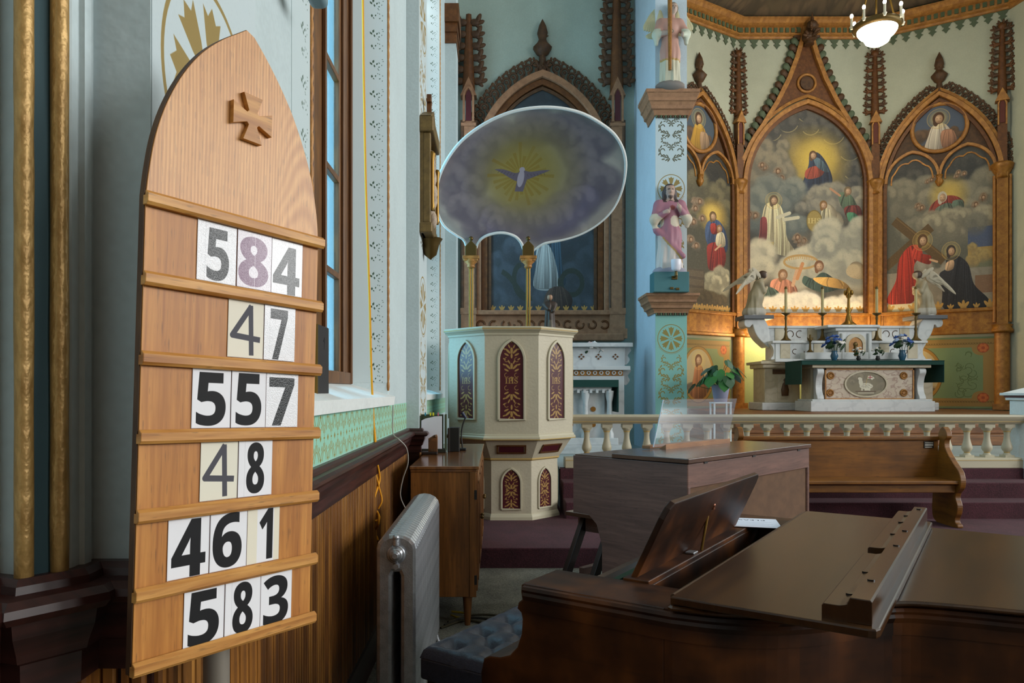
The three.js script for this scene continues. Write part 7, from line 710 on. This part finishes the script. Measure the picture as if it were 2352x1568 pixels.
// winged figure holding a gilt staff
function wingGeo(len, wid, bend) { const parts = []; for (let r = 0; r < 3; r++) for (let i = 0; i < 9; i++) { const k = i / 8, L = len * lerp(0.95, 0.45, k) * [1, 0.72, 0.45][r], a = lerp(0.05, 1.15, k) * wid; parts.push(sph(1, 0, -0.5, 0, 0.055 * len, 0.5, 0.018 * len, 10).scale(1, L, 1).rotateZ(-a * 0.6).translate(0.36 * len * k * wid, -0.1 * len * k * k, 0.012 * r + bend * k)); } parts.push(sph(0.09 * len, 0.1 * len, 0.02, 0, 2.4, 0.8, 0.4, 12)); return merge(parts); }
{ const f = (p) => { const q = [p[0], p[1], p[2] * 1.1]; let d = cone(q, [0, 0.04, 0], [0, 0.5, 0], 0.16, 0.13) - (p[1] < 0.8 ? fold(p, 8, 0.012, 3) : 0); d = smin(d, cone(q, [0, 0.48, 0], [0, 0.86, 0], 0.14, 0.12), 0.08); d = smin(d, cone(q, [-0.12, 0.95, 0], [0.12, 0.95, 0], 0.075, 0.075), 0.1); d = smin(d, cone(p, [0.02, 1.0, 0], [0.04, 1.1, 0.01], 0.045, 0.042), 0.03); d = smin(d, ell(p, [0.05, 1.17, 0.015], [0.062, 0.088, 0.075]), 0.02); d = smin(d, ell(p, [0.05, 1.185, -0.02], [0.08, 0.09, 0.085]), 0.02); d = smin(d, cone(p, [0.055, 1.175, 0.085], [0.057, 1.15, 0.096], 0.008, 0.012), 0.008); for (const [s, e, h] of [[-1, [-0.22, 0.76, 0.05], [-0.02, 0.76, 0.17]], [1, [0.24, 0.78, 0.04], [0.16, 0.72, 0.16]]]) { d = smin(d, cone(p, [s * 0.15, 0.95, 0], e, 0.065, 0.058), 0.05); d = smin(d, cone(p, e, h, 0.055, 0.032), 0.03); d = smin(d, cone(p, e, [e[0], e[1] - 0.14, e[2]], 0.05, 0.03), 0.05); } return d; };
  const color = (p) => { const [x, y, z] = p; if (y > 1.07) { if (z > 0.035 && Math.abs(x - 0.05) < 0.055 && y < 1.235) return Math.abs(y - 1.18) < 0.01 && Math.abs(Math.abs(x - 0.05) - 0.025) < 0.012 ? 0x5a463c : 0xb09a8c; return 0x5d4a26; } if (y < 0.36) return 0xbdb9a2; if (y < 0.39) return 0xa98a48; if (Math.abs(x) > 0.16 && y < 0.84) return 0xb9c0ae; if (z > 0.13 && y > 0.68 && y < 0.82) return 0xb09a8c; return 0xb38a7c; };
  const t = thing('winged_statue', 'painted winged statue in pink and cream robes holding a gilt staff on the capital', 'statue', [2.45, 5.78, -10.32]); mesh('figure', mergeGeometries([bare(surface(f, [-0.34, 0, -0.2], [0.34, 1.3, 0.26], 0.012, color)), ...fingers([-0.02, 0.76, 0.18], [0.8, 0, 0.4]).map((q) => tint(q, 0xb09a8c)), ...fingers([0.16, 0.72, 0.175], [-0.3, -0.5, 0.6]).map((q) => tint(q, 0xb09a8c))]), plasterPaint, t);
  mesh('base', [sph(0.2, 0, 0.0, 0, 1.15, 0.45, 0.9, 14)], paint(0x77706a, 0.8), t); const wing = std({ color: 0xb9b48e, roughness: 0.6 }); for (const s of [-1, 1]) { const g = wingGeo(0.82, 0.9, -0.03).scale(1, -1, 1).rotateZ(-0.12); if (s < 0) g.scale(-1, 1, 1); mesh('wing', uvBox(flatShade(g.translate(s * 0.1, 0.86, -0.12))), wing, t); }
  mesh('gilt_staff', [cyl(0.036, 0.026, 1.2, -0.045, 0.78, 0.2, 12), lathe([[0, 1.34], [0.06, 1.36], [0.075, 1.42], [0.05, 1.47], [0, 1.48]], 14).translate(-0.045, 0, 0.2)], M.gilt, t, 'gilt staff'); t.scale.set(0.92, 0.94, 0.85); }
// two kneeling angels on the reredos brackets
for (const s of [-1, 1]) { const f = (p) => { const q = [p[0] * s, p[1], p[2]]; let d = cone(q, [-0.04, 0.1, 0], [0.02, 0.38, 0], 0.17, 0.14) - fold(p, 7, 0.01, 4); d = smin(d, cone(q, [-0.16, 0.07, -0.06], [0.12, 0.08, 0.02], 0.09, 0.1), 0.08); d = smin(d, cone(q, [0.02, 0.4, 0], [0.08, 0.66, 0.0], 0.14, 0.11), 0.08); d = smin(d, cone(q, [0.09, 0.7, 0], [0.15, 0.8, 0.01], 0.05, 0.045), 0.04); d = smin(d, ell(q, [0.18, 0.85, 0.01], [0.085, 0.085, 0.075]), 0.02); d = smin(d, ell(q, [0.155, 0.87, 0], [0.09, 0.085, 0.085]), 0.02); for (const z of [-1, 1]) { d = smin(d, cone(q, [0.08, 0.68, z * 0.1], [0.15, 0.5, z * 0.11], 0.055, 0.045), 0.04); d = smin(d, cone(q, [0.15, 0.5, z * 0.11], [0.24, 0.6, z * 0.015], 0.042, 0.026), 0.03); } return d; };
  const color = (p) => { const x = p[0] * s, y = p[1]; if (y > 0.79) return x > 0.2 && y < 0.9 ? 0xa69682 : 0x3f2c20; if (x > 0.2 && y > 0.5) return 0xb0a48e; return y < 0.16 ? 0xb0aba0 : 0x9a9078; };
  const t = thing('kneeling_angel', s < 0 ? 'kneeling winged angel statue on the bracket before the gilded pinnacle near the potted plant' : 'kneeling winged angel statue on the bracket before the cross bearer mural', 'statue', [HX + s * 1.78, 3.06, -15.32], s < 0 ? -0.25 : 0.25, 'kneeling angels on the high altar'); const flip = -s; t.rotation.y = 0; mesh('figure', bare(surface((p) => f([-p[0], p[1], p[2]]), [-0.34, -0.01, -0.28], [0.34, 0.99, 0.28], 0.0155, (p) => color([-p[0], p[1], p[2]]))), plasterPaint, t);
  const wg = std({ color: 0xb4ab98, roughness: 0.65 }); for (const z of [-1, 1]) { const g = wingGeo(0.72, 0.4, 0); g.rotateZ(-0.72 - (z > 0 ? 0 : 0.25)).rotateY(z * 0.35); if (s > 0) g.scale(-1, 1, 1); mesh('wing', uvBox(flatShade(g.translate(s * 0.06, 0.93, z * 0.1))), wg, t); } }
// small friar statuette standing behind the pulpit rim
{ const f = (p) => { let d = cone(p, [0, 0.03, 0], [0, 0.3, 0], 0.065, 0.05) - fold(p, 6, 0.004, 8); d = smin(d, cone(p, [-0.04, 0.33, 0], [0.04, 0.33, 0], 0.032, 0.032), 0.03); d = smin(d, ell(p, [0, 0.405, 0.005], [0.03, 0.038, 0.034]), 0.012); d = smin(d, cone(p, [-0.06, 0.32, 0], [-0.02, 0.27, 0.06], 0.026, 0.018), 0.02); d = smin(d, cone(p, [0.06, 0.32, 0], [0.03, 0.25, 0.06], 0.026, 0.018), 0.02); return d; };
  const t = thing('friar_statuette', 'small brown robed figure statuette standing on the pulpit', 'statuette', [0.6, 2.14, -8.2]); mesh('figure', bare(surface(f, [-0.11, -0.005, -0.1], [0.11, 0.46, 0.11], 0.008, (p) => (p[1] > 0.375 && p[2] > 0.005 && p[1] < 0.43 ? 0x9c7a60 : p[1] > 0.415 ? 0x2c2018 : p[2] > 0.052 && p[1] < 0.15 ? 0x5d5244 : 0x33241a))), plasterPaint, t); }
renderer.render(scene, camera);
